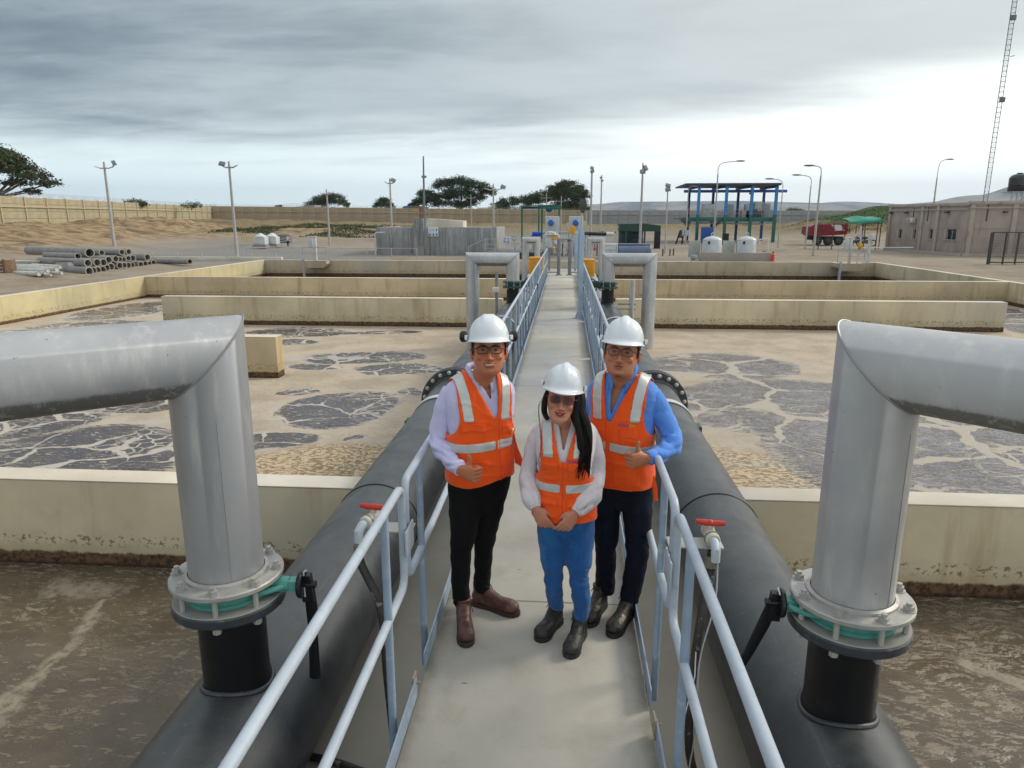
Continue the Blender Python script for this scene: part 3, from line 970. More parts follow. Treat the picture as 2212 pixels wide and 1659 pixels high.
# yellow actuator covers on the mains
yel = M('yellow_plastic', (.72, .33, .012), .45, 0, var=.05, dirt=(.6, .28, .03))
for s, x, z, lab in ((-1, -.97, .74, 'yellow-orange actuator cover beside the left railing'), (1, .72, .68, 'yellow-orange actuator cover beside the right railing')):
    t = thing('yellow_box', lab + ', standing over the main pipe', 'box', (x, 24, 0))
    part('housing', MB().bbox(x - .25, x + .25, 23.8, 24.2, z - .29, z + .27, .03), yel, t)
    part('lid_rib', MB().bbox(x - .17, x + .18, 23.785, 23.8, z - .2, z + .16, .004).bbox(x - .262, x + .262, 23.79, 24.21, z + .20, z + .24, .005), M('yellow_dark', (.62, .27, .01), .5), t)
    part('stem', MB().tube([(x, 24, z - .3), (x * .9 + pipe_x(s, 24) * .1, 24, .02)], .05, 12).bbox(x - .14, x + .14, 23.88, 24.12, .0, .16, .02), rubber, t)
    for k in range(3):
        part('cable', MB().tube([(x - .06 + .06 * k, 23.8, z - .28), (x - .1 + .1 * k, 23.7, .2), (pipe_x(s, 24) + .15 * s * k, 23.4, .12), (pipe_x(s, 24), 22.9 - .2 * k, .05)], .012, 6), rubber, t)

# ------------------------------------------------------------------ railings
blue = M('blue_grey_paint', (.26, .34, .44), .42, 0, var=.07, vs=9, dirt=(.52, .56, .58), ds=12)
blue2 = M('blue_grey_light', (.40, .46, .53), .42, 0, var=.07, vs=9, dirt=(.30, .35, .40), ds=20)
def arc(cy, cz, r, a0, a1, x, n=6):
    return [(x, cy + r * math.cos(R(a0 + (a1 - a0) * k / n)), cz + r * math.sin(R(a0 + (a1 - a0) * k / n))) for k in range(n + 1)]
def rail_panel(s, x, y0, y1, posts, label, inner, first=False):
    t = thing('railing', label, 'railing', (x, y0, 0), group='railing panels along the walkway')
    zt, zm, r = 1.065, .56, .0195
    c = .07
    pts = [(x, y0 + c, zm)] + arc(y0 + c, zm + c, c, 270, 180, x)[1:] + arc(y0 + c, zt - c, c, 180, 90, x) + arc(y1 - c, zt - c, c, 90, 0, x) + arc(y1 - c, zm + c, c, 0, -90, x) + [(x, y0 + c, zm)]
    part('rail_loop', MB().tube(pts, r, 14), blue2, t, smooth=80)
    for y in posts:
        part('post', MB().tube([(x, y, zt - .005), (x, y, -.15)], r * .95, 14), blue, t, smooth=80)
        part('foot_plate', MB().bbox(*sorted((x + inner * .025, x + inner * .045)), y - .05, y + .05, -.16, -.03, .004), blue, t)
    tb = x + inner * .055
    part('toe_board', MB().box(tb - .0035, tb + .0035, y0 + .06, y1 - .06, .004, .105), blue, t)
    part('joint_plate', MB().bbox(*sorted((x + inner * .022, x + inner * .032)), y1 - .06, y1 + .10, .73, .86, .004), blue2, t)
    part('toe_clip', MB().box(tb - .012, tb - .004, y1 - .10, y1 - .03, .02, .12).tube([(tb - .02, y1 - .07, .08), (tb + .02, y1 - .07, .08)], .007, 6), M('rusty_clip', (.30, .25, .19), .7), t)
    return t
def panels(s, x, first_end, inner):
    W = sideword[s]
    rail_panel(s, x, first_end - 3.95, first_end, [first_end - .32, first_end - 1.97, first_end - 3.6], f'nearest pale blue railing panel on the {W}, running out of the bottom of the picture', inner, True)
    y = first_end + .07
    names = ['second', 'third', 'fourth', 'fifth', 'sixth', 'last']
    k = 0
    while y < 28.5 and k < 6:
        y1 = min(y + (4.3 if k < 5 else 29.3 - y), 29.3)
        po = [y + .34, y + (y1 - y) * .5, y1 - .34] if k < 1 else [y + .34, y + (y1 - y) * .27, y + (y1 - y) * .5, y + (y1 - y) * .75, y1 - .34]
        beside = {0: 'beside the men', 1: 'behind the men', 2: 'between the saddle straps', 3: 'ahead of the large pipe arch', 4: 'beside the large pipe arch', 5: 'ending at the two end posts'}[k]
        rail_panel(s, x, y, y1, po, f'{names[k]} pale blue railing panel on the {W}, {beside}', inner)
        y = y1 + .07
        k += 1
panels(-1, -.745, 3.05, 1)
panels(1, .495, 2.84, -1)

# taps on the near posts, with their hoses
ivory = M('ivory_plastic', (.55, .53, .44), .45, 0, dirt=(.4, .38, .3))
pvc = M('grey_pvc', (.42, .48, .53), .45, 0)
redp = M('red_plastic', (.55, .03, .02), .4, 0)
def tap(s, c, label, face):
    t = thing('tap', label, 'tap', c)
    x, y, z = c
    part('mount_plate', MB().bbox(*sorted((x - s * .2, x + s * .06)), y - .06, y + .05, z - .055, z - .045, .003), M('tap_plate', (.42, .43, .40), .5, dirt=(.55, .45, .1), ds=20), t)
    dv = Vector(face)
    a = Vector(c)
    part('valve_body', MB().lathe([(0, -.075), (.030, -.075), (.034, -.07), (.034, -.035), (.028, -.03), (.030, 0), (.028, .03), (.034, .035), (.034, .07), (.03, .075), (0, .075)], c, face, 20).tube([(x, y, z), (x, y, z + .045)], .016, 12), ivory, t)
    n = Vector((dv.y, -dv.x, 0)).normalized() * .0 + Vector((1, -.15, 0)).normalized()
    h = MB()
    for sg in (-1, 1):
        h.tube([a + Vector((0, 0, .052)), a + n * sg * .03 + Vector((0, 0, .055)), a + n * sg * .068 + Vector((0, 0, .058))], [.016, .015, .011], 10)
    h.ball(a + Vector((0, 0, .055)), (.02, .02, .016), 10, 6)
    part('red_handle', h, redp, t)
    f = a + dv * .08
    part('spout', MB().tube([a + dv * .06, f + dv * .02, f + dv * .045 + Vector((0, 0, -.02)), f + dv * .05 + Vector((0, 0, -.075))], [.021, .022, .022, .021], 14), pvc, t)
    for k in (-.05, .05):
        part('hose_clamp', MB().lathe([(.0345, -.004), (.038, -.003), (.038, .003), (.0345, .004)], a + dv * k, face, 20, True), M('clamp', (.25, .26, .25), .4, .8), t)
    return f + dv * .05 + Vector((0, 0, -.075))
e1 = tap(-1, (-.93, 3.22, .83), 'ivory tap with red handle and bent grey spout on the left railing post', (-.35, -.93, -.05))
e2 = tap(1, (.715, 3.22, .80), 'ivory tap with red handle on a stained plate beside the right railing post', (.05, -.99, -.06))
hose_m = M('black_hose', (.030, .026, .022), .55, 0, var=.3, vs=12, dirt=(.20, .19, .17), ds=20, dlo=.6, dhi=.64)
def spline(pts, n=8):
    P_ = [Vector(p) for p in pts]
    P_ = [P_[0] * 2 - P_[1]] + P_ + [P_[-1] * 2 - P_[-2]]
    out = []
    for i in range(1, len(P_) - 2):
        for k in range(n):
            t = k / n
            a, b_, c, d_ = P_[i - 1:i + 3]
            out.append(.5 * ((2 * b_) + (c - a) * t + (2 * a - 5 * b_ + 4 * c - d_) * t * t + (-a + 3 * b_ - 3 * c + d_) * t ** 3))
    out.append(P_[-2])
    return out
t = thing('hose', 'dark hose hanging from the left tap and curling under the left main pipe', 'hose', tuple(e1))
part('hose_line', MB().tube(spline([e1, e1 + Vector((0, .02, -.12)), (-.86, 3.02, .45), (-.83, 2.98, .1), (-.80, 2.95, -.3), (-.82, 3.0, -.5), (-.95, 3.1, -.585), (-1.25, 3.2, -.59), (-1.6, 3.25, -.59)]), .021, 12), hose_m, t)
part('coupling', MB().tube([e1 + Vector((0, 0, .0)), e1 + Vector((0, .01, -.06))], .028, 12), M('brass_worn', (.23, .21, .17), .5, .3), t)
for z in (.28, -.1):
    part('wire_tie', MB().tube([(-.745, 2.78, z), (-.84, 2.99, z + .01), (-.80, 3.02, z)], .003, 6), galv, t)
t = thing('hose', 'dark hose hanging from the right tap and curling under the right main pipe', 'hose', (e2.x, e2.y, e2.z))
part('hose_line', MB().tube(spline([e2 + Vector((0, .09, .02)), e2 + Vector((0, .09, -.12)), (.665, 3.05, .45), (.63, 3.0, .1), (.64, 2.97, -.25), (.74, 3.0, -.48), (.9, 3.05, -.58), (1.3, 3.1, -.59)]), .021, 12), hose_m, t)
part('coupling', MB().tube([e2 + Vector((0, .09, -.01)), e2 + Vector((0, .09, -.07))], .03, 12), M('brass_worn', (.23, .21, .17), .5, .3), t)
part('thin_cable', MB().tube(spline([e2 + Vector((.03, .08, -.03)), (.735, 3.1, .5), (.66, 3.0, .25), (.655, 2.97, -.1), (.60, 2.9, -.5)]), .004, 6), galv, t)
part('wire_tie', MB().tube([(.50, 2.5, .30), (.60, 2.8, .31), (.64, 3.0, .30)], .003, 6), galv, t)

# tall blue post with a lamp on the right of the walkway
lightblue = M('light_blue_paint', (.34, .44, .54), .45, 0, dirt=(.4, .45, .5))
t = thing('lamp_post', 'square light blue post bolted to the walkway beside the right railing, a lamp on top', 'post', (.36, 16.5, 0))
part('base_plate', MB().bbox(.22, .45, 16.4, 16.62, .001, .02, .004), lightblue, t)
part('post', MB().bbox(.305, .415, 16.45, 16.56, .02, 2.07, .006), lightblue, t)
part('side_plate', MB().bbox(.285, .304, 16.47, 16.54, 1.0, 2.0, .003).bbox(.20, .284, 16.46, 16.55, 1.15, 1.95, .004), lightblue, t)
part('pole', MB().tube([(.35, 16.5, 2.07), (.35, 16.5, 2.45)], .022, 10), galv, t)
part('luminaire', MB().bbox(.29, .45, 16.46, 16.56, 2.48, 2.68, .015).prism([(.30, 2.48), (.44, 2.48), (.39, 2.38), (.34, 2.38)], 16.47, 16.55), M('dark_lamp', (.06, .07, .06), .5), t)
part('gusset', MB().prism([(.30, .02), (.24, .02), (.305, .18)], 16.5, 16.51), lightblue, t)
# end posts and gate bars
for x, w_ in ((-.27, 'left'), (.17, 'right')):
    t = thing('end_post', f'{w_} of the two grey round posts at the far end of the walkway', 'post', (x, 29.2, .01))
    part('post', MB().tube([(x, 29.2, .01), (x, 29.2, 1.45 if x < 0 else 1.32)], .07, 16), M('post_grey', (.20, .22, .25), .5), t)
    part('base_plate', MB().bbox(x - .13, x + .13, 29.08, 29.32, .009, .035, .005), M('post_grey', (.20, .22, .25), .5), t)
    sgn = -1 if x < 0 else 1
    xe = -.73 if x < 0 else .48
    for z in (.12, .55):
        part('gate_bar', MB().bar((x + sgn * .07, 29.2, z), (xe, 29.2, z), .035), M('post_grey', (.20, .22, .25), .5), t)
# conduit poles at the arches
t = thing('conduit_pole', 'thin grey conduit standing between the right pipe arch and the main', 'pole', (1.72, 18.2, -1.1))
part('pole', MB().tube([(1.72, 18.2, -1.3), (1.72, 18.2, .75)], .05, 12).tube([(1.66, 18.2, -.2), (1.66, 18.2, .6)], .03, 10), galv, t)
part('bracket', MB().box(1.35, 1.8, 18.17, 18.23, .12, .16).box(1.35, 1.8, 18.17, 18.23, .0, .03), M('post_grey', (.20, .22, .25), .5), t)
t = thing('conduit_pole', 'thin dark conduit with a small white junction box by the left pipe arch', 'pole', (-1.75, 18.2, -.2))
part('pole', MB().tube([(-1.75, 18.2, -.35), (-1.75, 18.2, .95)], .04, 12), M('post_grey', (.20, .22, .25), .5), t)
part('junction_box', MB().bbox(-1.86, -1.7, 18.1, 18.2, .42, .55, .01), M('white_plastic', (.6, .6, .58), .5), t)

# ------------------------------------------------------------------ fences
tanp = M('precast_tan', (.36, .31, .205), .85, 0, var=.14, vs=.8, dirt=(.30, .25, .17), ds=2.5, streak=(.28, .22, .14))
tanq = M('precast_post', (.42, .36, .24), .85, 0, var=.1, vs=2)
brnp = M('precast_brown', (.36, .285, .195), .85, 0, var=.14, vs=.8, dirt=(.26, .20, .14), ds=2.5)
gryp = M('precast_grey', (.30, .31, .32), .85, 0, var=.1, vs=.8, dirt=(.22, .23, .25), ds=2.5)
wirem = M('razor_wire', (.35, .36, .36), .5, .6)
def local_post(mat, h, w_):
    return mesh('post', MB().box(-w_ / 2, w_ / 2, -w_ * .6, w_ * .6, -.6, h)), mat
def fence(label, a, b, za, zb, h, n, mats, rows, pw, wire, cap=True):
    a = Vector((a[0], a[1], za)); b = Vector((b[0], b[1], zb))
    t = thing('fence', label, 'fence', tuple(a))
    pm, qm = mats
    L = (b - a).length
    ang = math.atan2(b.y - a.y, b.x - a.x)
    bay = L / n
    ph = h / rows
    me_post = mesh('post', MB().bbox(-pw / 2, pw / 2, -pw * .7, pw * .7, -1.2, h + .02, .02), 0)
    me_post.materials.append(qm)
    me_pl = mesh('plank', MB().bbox(pw * .45, bay - pw * .45, -.085, .085, .002, ph - .002, .06), 0)
    me_pl.materials.append(pm)
    me_cap = mesh('ledge', MB().bbox(0, bay, -.24, -.02, -.07, .06, .02), 0)
    me_cap.materials.append(qm)
    for i in range(n + 1):
        p = (b - a) * (i / n)
        o = link('post', me_post, None, t); o.location = p; o.rotation_euler = (0, 0, ang)
        if i == n:
            break
        for k in range(rows):
            o = link('plank', me_pl, None, t); o.location = p + Vector((0, 0, k * ph)); o.rotation_euler = (random.uniform(-.012, .012), 0, ang)
        if cap:
            o = link('ledge', me_cap, None, t); o.location = p + Vector((0, 0, h * .66)); o.rotation_euler = (0, 0, ang)
    if wire:
        mb = MB()
        nn = int(n * 7)
        pts = []
        for i in range(nn * 6):
            u = i / (nn * 6)
            q = a + (b - a) * u
            w2 = 2 * math.pi * i / 6
            pts.append((q.x - a.x + math.cos(w2) * .1, q.y - a.y + math.cos(w2) * .2, q.z - a.z + h + .28 + math.sin(w2) * .24))
        mb.tube(pts, .011, 3, cap=False)
        mb.tube([(0, 0, h + .3), (b - a) + Vector((0, 0, h + .3))], .009, 4)
        part('razor_wire', mb, wirem, t, world=False, smooth=0)
    return t
random.seed(4)
ux = (FB - FA).normalized()
A0 = FA - ux * 20
fence('tan precast concrete plank fence on the earth bank at the left, wire along its top', A0, FB, 1.35, 1.72, 3.0, 23, (tanp, tanq), 4, .26, True)
B0 = Vector((FB.x, FB.y))
P1 = Vector((4.59, 172.00, 0.65)[:2])
fence('brown precast plank fence closing the works at the back, left and centre', (FB.x + .3, FB.y - 6), P1, 1.75, .95, 3.1, 33, (brnp, tanq), 4, .24, True)
P2 = Vector((73.74, 176.00, 0.98)[:2])
fence('grey precast fence at the back right, seen through the blue canopy frame', P1 + Vector((.4, 0)), P2, .95, .85, 3.1, 29, (gryp, gryp), 3, .22, False)

# ------------------------------------------------------------------ light poles
polem = M('pole_concrete', (.40, .39, .37), .7, 0, var=.08)
lampm = M('lamp_grey', (.20, .22, .24), .5, .2)
lensm = M('lamp_lens', (.50, .50, .50), .3)
def pole(base, h, label, arm=.75, lights=((.9, .35, 1),), r=.095, bar=.84, yaw=0.):
    x, y, z = base
    t = thing('light_pole', label, 'lamp post', base)
    part('pole', MB().tube([(x, y, z - .3), (x, y, z + h * bar), (x, y, z + h)], [r, r * .62, r * .5], 12), polem, t)
    q = Vector((math.cos(yaw), math.sin(yaw), 0))
    c = Vector((x, y, z + h * bar))
    if arm:
        part('cross_arm', MB().tube([c - q * arm + Vector((0, 0, .12)), c - q * arm * .4 + Vector((0, 0, -.03)), c, c + q * arm * .4 + Vector((0, 0, -.03)), c + q * arm + Vector((0, 0, .12))], [.05, .085, .1, .085, .05], 8, flat=.5), polem, t)
    for u, dz, tilt in lights:
        p = c + q * arm * u + Vector((0, 0, dz))
        mb = MB().bbox(-.19, .19, -.05, .05, -.14, .14, .02)
        mb.xf(Matrix.Translation(p) @ Matrix.Rotation(R(40 * tilt), 4, 'Y') @ Matrix.Rotation(R(-35), 4, 'X'))
        f = part('floodlight', mb, lampm, t)
        part('bracket', MB().tube([c + q * arm * u * .8, p], .03, 6), lampm, f)
    return t
pole((-34.82, 53.34, 0.00), 6.4, 'leaning-looking light pole standing behind the stacked pipes at the left', .78, ((1.0, .35, 1.6),), .13, .93)
pole((-20.63, 43.85, 0.00), 5.65, 'light pole with a square floodlight on the upper left of its arm, second from left', .55, ((-.8, .2, .2),), .11, .94)
pole((-22.33, 66.97, 0.00), 4.9, 'light pole in front of the wide bush and the green bank', .7, (), .11, .91)
pole((-13.80, 56.68, 0.00), 5.3, 'light pole in front of the grey concrete tank, one floodlight on the right', .45, ((.6, .22, .5),), .10, .93)
t = thing('mast', 'tall plain thin mast rising from the corner of the grey concrete tank', 'mast', (-10.25, 51.91, 0.00))
part('pole', MB().tube([(-10.25, 51.91, 0.00), (-10.16, 51.90, 6.53)], [.12, .05], 10), M('mast_grey', (.16, .18, .20), .5), t)
part('bracket', MB().bbox(-10.3, -9.95, 51.7, 51.8, 5.05, 5.2, .01), lampm, t)
pole((-15.77, 120.18, 0.90), 5.2, 'far light pole in front of the big dark trees', .9, (), .10, .88)
pole((-5.43, 54.26, 0.00), 4.75, 'light pole with wide arms at the right end of the grey concrete tank', .7, ((1.05, .2, .6),), .09, .91)
pole((-4.10, 149.28, 0.30), 6.9, 'far light pole with a long yellowish cross arm before the round tree', 1.4, (), .14, .86)
pole((-0.89, 125.85, 0.30), 5.6, 'far light pole with upturned arm end in front of the round tree', 1.0, ((1.2, .3, 1.8),), .12, .85)
pole((2.50, 74.42, 0.00), 7.35, 'tall light pole just right of the walkway end, two stacked floodlights', .2, ((0, .45, .3), (.2, .15, -.3)), .14, .91)
pole((5.03, 107.25, 0.00), 8.3, 'slightly smaller light pole beside the tall one, right of the walkway end', .3, ((-.3, .5, -.5), (.3, .1, .8)), .15, .9)
pole((5.08, 50.15, 0.00), 5.85, 'tall light pole rising beside the blue horizontal tank', .12, ((1.6, .22, 1.7), (0, -.02, 0)), .10, .91)
pole((7.33, 54.00, 0.00), 4.65, 'slim light pole right of the green shed', .12, ((0, .25, .3), (0, -.05, -.2)), .075, .93)
def street_lamp(base, h, label, dirx, reach, rise, r=.09):
    x, y, z = base
    t = thing('street_lamp', label, 'street lamp', base)
    part('pole', MB().tube([(x, y, z - .3), (x, y, z + h)], [r, r * .6], 12), polem, t)
    z2 = z + h
    pts = spline([(x, y, z2 - .25), (x, y, z2 + rise * .45), (x + dirx * reach * .12, y, z2 + rise * .85), (x + dirx * reach * .45, y, z2 + rise), (x + dirx * reach * .8, y, z2 + rise * 1.05)], 5)
    part('arm', MB().tube(pts, .032, 8), polem, t)
    e = pts[-1]
    part('luminaire', MB().ball((e.x + dirx * .3, y, e.z + .02), (.40, .13, .07), 12, 6), M('lamp_head', (.13, .14, .15), .5), t)
street_lamp((12.55, 62.57, 0.00), 5.85, 'street lamp with its arm reaching right over the blue canopy frame', 1, 1.85, .95)
street_lamp((17.29, 51.75, 0.00), 5.05, 'street lamp with a short arm to the left, right of the canopy frame and nearer', -1, .65, .65)
street_lamp((20.03, 62.10, 0.00), 4.8, 'lower street lamp with a longer thin arm to the left, right of the canopy frame', -1, 1.15, .85, .075)
street_lamp((18.67, 65.20, 0.00), 4.5, 'street lamp close behind the right edge of the canopy frame', -1, 1.1, 1.0, .07)
street_lamp((11.66, 71.50, 0.00), 4.4, 'street lamp close to the left edge of the canopy frame', 1, .25, .75, .07)
street_lamp((37.11, 77.00, 3.68), 2.6, 'lamp pole behind the pink building, its head just above', 1, .9, 1.6, .09)

# ------------------------------------------------------------------ trees
def leafmat(name, a, b_):
    m, g, b = newmat(name)
    p = g.n('ShaderNodeNewGeometry').outputs['Position']
    oi = g.n('ShaderNodeNewGeometry').outputs['Random Per Island']
    c = g.mix(g.ss(g.noise(p, .6, 4, .6), .35, .65), a, b_)
    c = g.mix(g.m('MULTIPLY', oi, .6), c, tuple(v * 1.5 for v in b_))
    g.put(b.inputs['Base Color'], c)
    b.inputs['Roughness'].default_value = .7
    b.inputs['Specular IOR Level'].default_value = .25
    b.inputs['Subsurface Weight'].default_value = 0
    return m
leaf1 = leafmat('leaf_dark', (.022, .040, .016), (.045, .072, .028))
leaf2 = leafmat('leaf_olive', (.035, .045, .018), (.07, .085, .035))
bark = M('bark', (.09, .07, .05), .9, 0, bump=.4)
def tree(label, base, lobes, nleaf, size, mat=leaf1, trunk=.25, kind='tree', seed=1, limbs=True):
    """lobes: (dx, dy, z, rx, ry, rz) masses of foliage; limbs run from the trunk to each"""
    rnd = random.Random(seed)
    t = thing(kind, label, 'tree' if kind == 'tree' else 'bush', base)
    lf = MB(); wd = MB()
    fork = Vector((0, 0, min(l[2] - l[5] for l in lobes) * .55))
    if limbs:
        wd.tube([(0, 0, -.4), (rnd.uniform(-.2, .2), 0, fork.z * .5), fork], [trunk, trunk * .8, trunk * .65], 9)
    tot = sum(l[3] * l[5] for l in lobes)
    for dx, dy, z, rx, ry, rz in lobes:
        c = Vector((dx, dy, z))
        if limbs:
            mid = fork.lerp(c, .5) + Vector((rnd.uniform(-.3, .3), 0, -rz * .15))
            wd.tube([fork, mid, c], [trunk * .5, trunk * .3, trunk * .1], 6)
        k = max(3, int(rx * 3))
        tw = []
        for _ in range(k * 3):
            a = rnd.uniform(0, 2 * math.pi); u = rnd.uniform(-.5, 1)
            e = c + Vector((rx * math.cos(a) * math.sqrt(max(0, 1 - u * u)) * .85, ry * math.sin(a) * math.sqrt(max(0, 1 - u * u)) * .85, rz * u * .85))
            tw.append(e)
            if limbs:
                wd.tube([c.lerp(e, -.1), c.lerp(e, .5) + Vector((0, 0, rnd.uniform(-.1, .15) * rz)), e], [trunk * .12, trunk * .07, trunk * .03], 4)
        n = int(nleaf * 1.9 * rx * rz / tot)
        for _ in range(n):
            e = rnd.choice(tw)
            s_ = .40 * (rx + rz) / 2
            p = e + Vector((rnd.gauss(0, s_ * .75), rnd.gauss(0, s_), rnd.gauss(0, s_ * .42)))
            sz = size * rnd.uniform(.7, 1.6)
            u = Vector((rnd.gauss(0, 1), rnd.gauss(0, 1), rnd.gauss(0, .6))).normalized()
            v = u.cross(Vector((rnd.gauss(0, 1), rnd.gauss(0, 1), rnd.gauss(0, 1)))).normalized()
            u *= sz; v *= sz * .42
            lf.add([p - u, p + v, p + u, p - v], [(0, 1, 2, 3)])
    if limbs:
        part('trunk', wd, bark, t, world=False, smooth=60)
    o = link('crown', mesh('crown', lf, 0, fix=False), mat, t)
    return t
tree('spreading flat-topped dark tree behind the fence at the left edge of the photo', (-76.22, 92.00, 4.12), [(-4, 0, 6.4, 3.5, 2.5, 1.2), (-1, 0, 6.9, 2.6, 2.5, 1.0), (.8, 1, 6.1, 2.2, 2, .9), (.5, 0, 4.6, 2.2, 2, .9), (2.4, 0, 5.4, 2.3, 2, .9), (4.3, 0, 4.5, 2.3, 1.6, .8), (6.2, 0, 3.5, 2.1, 1.5, .6), (8.2, 0, 2.5, 1.6, 1.2, .38), (3.6, 0, 2.6, 1.8, 1.2, .4), (-.6, 0, 4.2, 2.0, 1.5, .6), (5.6, 0, 1.5, 1.1, 1.0, .35)], 8000, .17, leaf2, .45, seed=3)
for lab, px, py, Y, w_, h, n, mt in (('small dark bush peeping over the tan fence', 293, 441, 110, 1.6, 1.0, 700, leaf1), ('spiky grey bush just above the corner of the tan fence', 414, 447, 130, 2.0, .9, 300, leaf2), ('tiny dark bush above the brown fence right of the corner', 603, 449, 180, 1.0, .9, 300, leaf1),
                              ('small tree tip beyond the grey fence left of the canopy frame', 1408, 459, 200, 1.8, .8, 300, leaf1), ('dark bushy tree beyond the grey fence right of the canopy frame', 1718, 459, 200, 2.3, 1.5, 1400, leaf2), ('dark bush beyond the grey fence seen through the canopy frame', 1632, 457, 200, 1.6, 1.7, 900, leaf1)):
    b3 = {293: (-67.50, 110.00, 3.95), 414: (-69.01, 130.00, 4.00), 603: (-72.59, 180.00, 4.41), 1408: (23.16, 200.00, 3.34), 1718: (61.14, 200.00, 3.08), 1632: (50.73, 200.00, 2.84)}[px]
    tree(lab, b3, [(0, 0, h * .5, w_, 1, h * .6), (w_ * .5, 0, h * .35, w_ * .5, 1, h * .4)], n, .13, mt, .08, 'bush', seed=px)
tree('wide low dark bush above the brown fence, behind a light pole', (-61.90, 185.00, 4.69), [(-3.2, 0, .9, 2.6, 2, .9), (-.5, 0, 1.8, 2.6, 2, 1.6), (2.2, 0, 2.0, 2.4, 2, 1.6), (4.2, 0, 1.0, 1.6, 1.5, 1.0)], 4200, .16, leaf1, .2, 'bush', 7)
tree('small round dark tree above the brown fence, left of the plain mast', (-46.92, 185.00, 4.45), [(0, 0, 1.5, 2.0, 1.5, 1.2), (-1.2, 0, .9, 1.3, 1, .8), (1.5, 0, .8, 1.2, 1, .8)], 2400, .15, leaf1, .15, 'tree', 8)
tree('dark tree left of the largest one, behind the plain mast', (-34.34, 178.00, 4.35), [(0, 0, 3.0, 2.0, 2, 1.6), (-1.8, 0, 1.6, 1.5, 1.5, 1.1), (1.2, 0, 1.8, 2.0, 2, 1.4), (-3.4, 0, .9, 1.1, 1, .6)], 4200, .17, leaf1, .3, 'tree', 9)
tree('largest dark tree above the brown fence, centre-left background', (-26.22, 180.00, 4.37), [(-3.5, 0, 5.6, 2.8, 2, 1.5), (.4, 0, 6.3, 3.3, 2, 1.3), (4.0, 0, 5.2, 2.8, 2, 1.6), (6.6, 0, 3.8, 2.0, 1.5, 1.4), (-4.4, 0, 3.2, 2.4, 2, 1.5), (-.6, 0, 3.6, 3.2, 2, 1.7), (3.6, 0, 2.6, 2.4, 2, 1.4), (-3, 0, 1.3, 4.0, 2, .8), (2, 0, 1.2, 3.0, 2, .8)], 10000, .18, leaf1, .5, 'tree', 10)
tree('low tangle of dark bushes left of the round tree', (-11.57, 180.00, 3.91), [(-5, 0, 1.0, 2.2, 2, .9), (-2.4, 0, 2.0, 2.4, 2, 1.4), (.6, 0, 2.2, 2.4, 2, 1.5), (3.4, 0, 2.4, 2.4, 2, 1.6), (5.5, 0, 3.2, 1.8, 2, 1.6)], 5500, .16, leaf2, .2, 'bush', 11)
tree('big round dense dark tree right behind the green frame', (-0.14, 176.00, 3.44), [(-2.2, 0, 5.6, 2.3, 2, 1.2), (.5, 0, 6.1, 2.7, 2, 1.2), (2.8, 0, 5.0, 2.2, 2, 1.3), (4.6, 0, 4.2, 1.4, 2, 1.0), (-2.4, 0, 3.6, 2.6, 2, 1.6), (.5, 0, 3.6, 3.2, 2, 1.8), (2.6, 0, 2.2, 2.2, 2, 1.5), (0, 0, 1.2, 3.6, 2, 1.2), (4.4, 0, 1.0, 1.2, 1, .9)], 11000, .18, leaf2, .5, 'tree', 12)
# scrub on the bank: many small plants nobody could count
def scrub(name, x0, x1, y0, y1, n, size, mat, seed, hmul=1.):
    rnd = random.Random(seed)
    lf = MB()
    for _ in range(n):
        u, v = rnd.random(), rnd.random()
        x, y = x0 + (x1 - x0) * u, y0 + (y1 - y0) * v
        if mnoise.noise(Vector((x * .13, y * .13, seed))) < -.12:
            continue
        z = ground_z(x, y) + rnd.random() * size * 2.2 * hmul
        a = Vector((rnd.gauss(0, 1), rnd.gauss(0, 1), rnd.gauss(.5, .6))).normalized()
        b_ = a.cross(Vector((rnd.gauss(0, 1), rnd.gauss(0, 1), rnd.gauss(0, 1)))).normalized()
        a *= size; b_ *= size * .45
        p = Vector((x, y, z))
        lf.add([p - a, p + b_, p + a, p - b_], [(0, 1, 2, 3)])
    o = link(name, mesh(name, lf, 0, fix=False), mat)
    o['kind'] = 'stuff'
    o['label'] = 'low green scrub growing on the earth bank'
    return o
scrub('scrub', -43, -16, 84, 110, 20000, .13, leaf2, 2, .9)
scrub('scrub', 34, 95, 100, 118, 20000, .11, leafmat('leaf_grass', (.03, .055, .018), (.07, .11, .035)), 6, .6)

# ------------------------------------------------------------------ stacked concrete pipes on the left
cpm = M('cement_pipe', (.265, .26, .25), .8, 0, var=.14, vs=2, dirt=(.20, .19, .18), ds=4)
cpi = M('cement_pipe_bore', (.10, .085, .065), .9)
cpe = M('cement_pipe_rim', (.33, .30, .26), .85)
def cpipe(x, y, z, L, r, label, dirn=(-.93, .37, 0), group='concrete pipes stacked at the left'):
    t = thing('concrete_pipe', label, 'pipe', (x, y, z), group=group)
    d = Vector(dirn).normalized()
    part('barrel', MB().lathe([(r * .80, 0), (r, 0.0), (r, L), (r * .8, L)], (x, y, z), tuple(d), 20, True), cpm, t)
    part('rim', MB().lathe([(r * .79, -.02), (r * 1.01, -.02), (r * 1.01, .05), (r * .79, .05)], (x, y, z), tuple(d), 20, True), cpe, t)
    return t
rnd = random.Random(12)
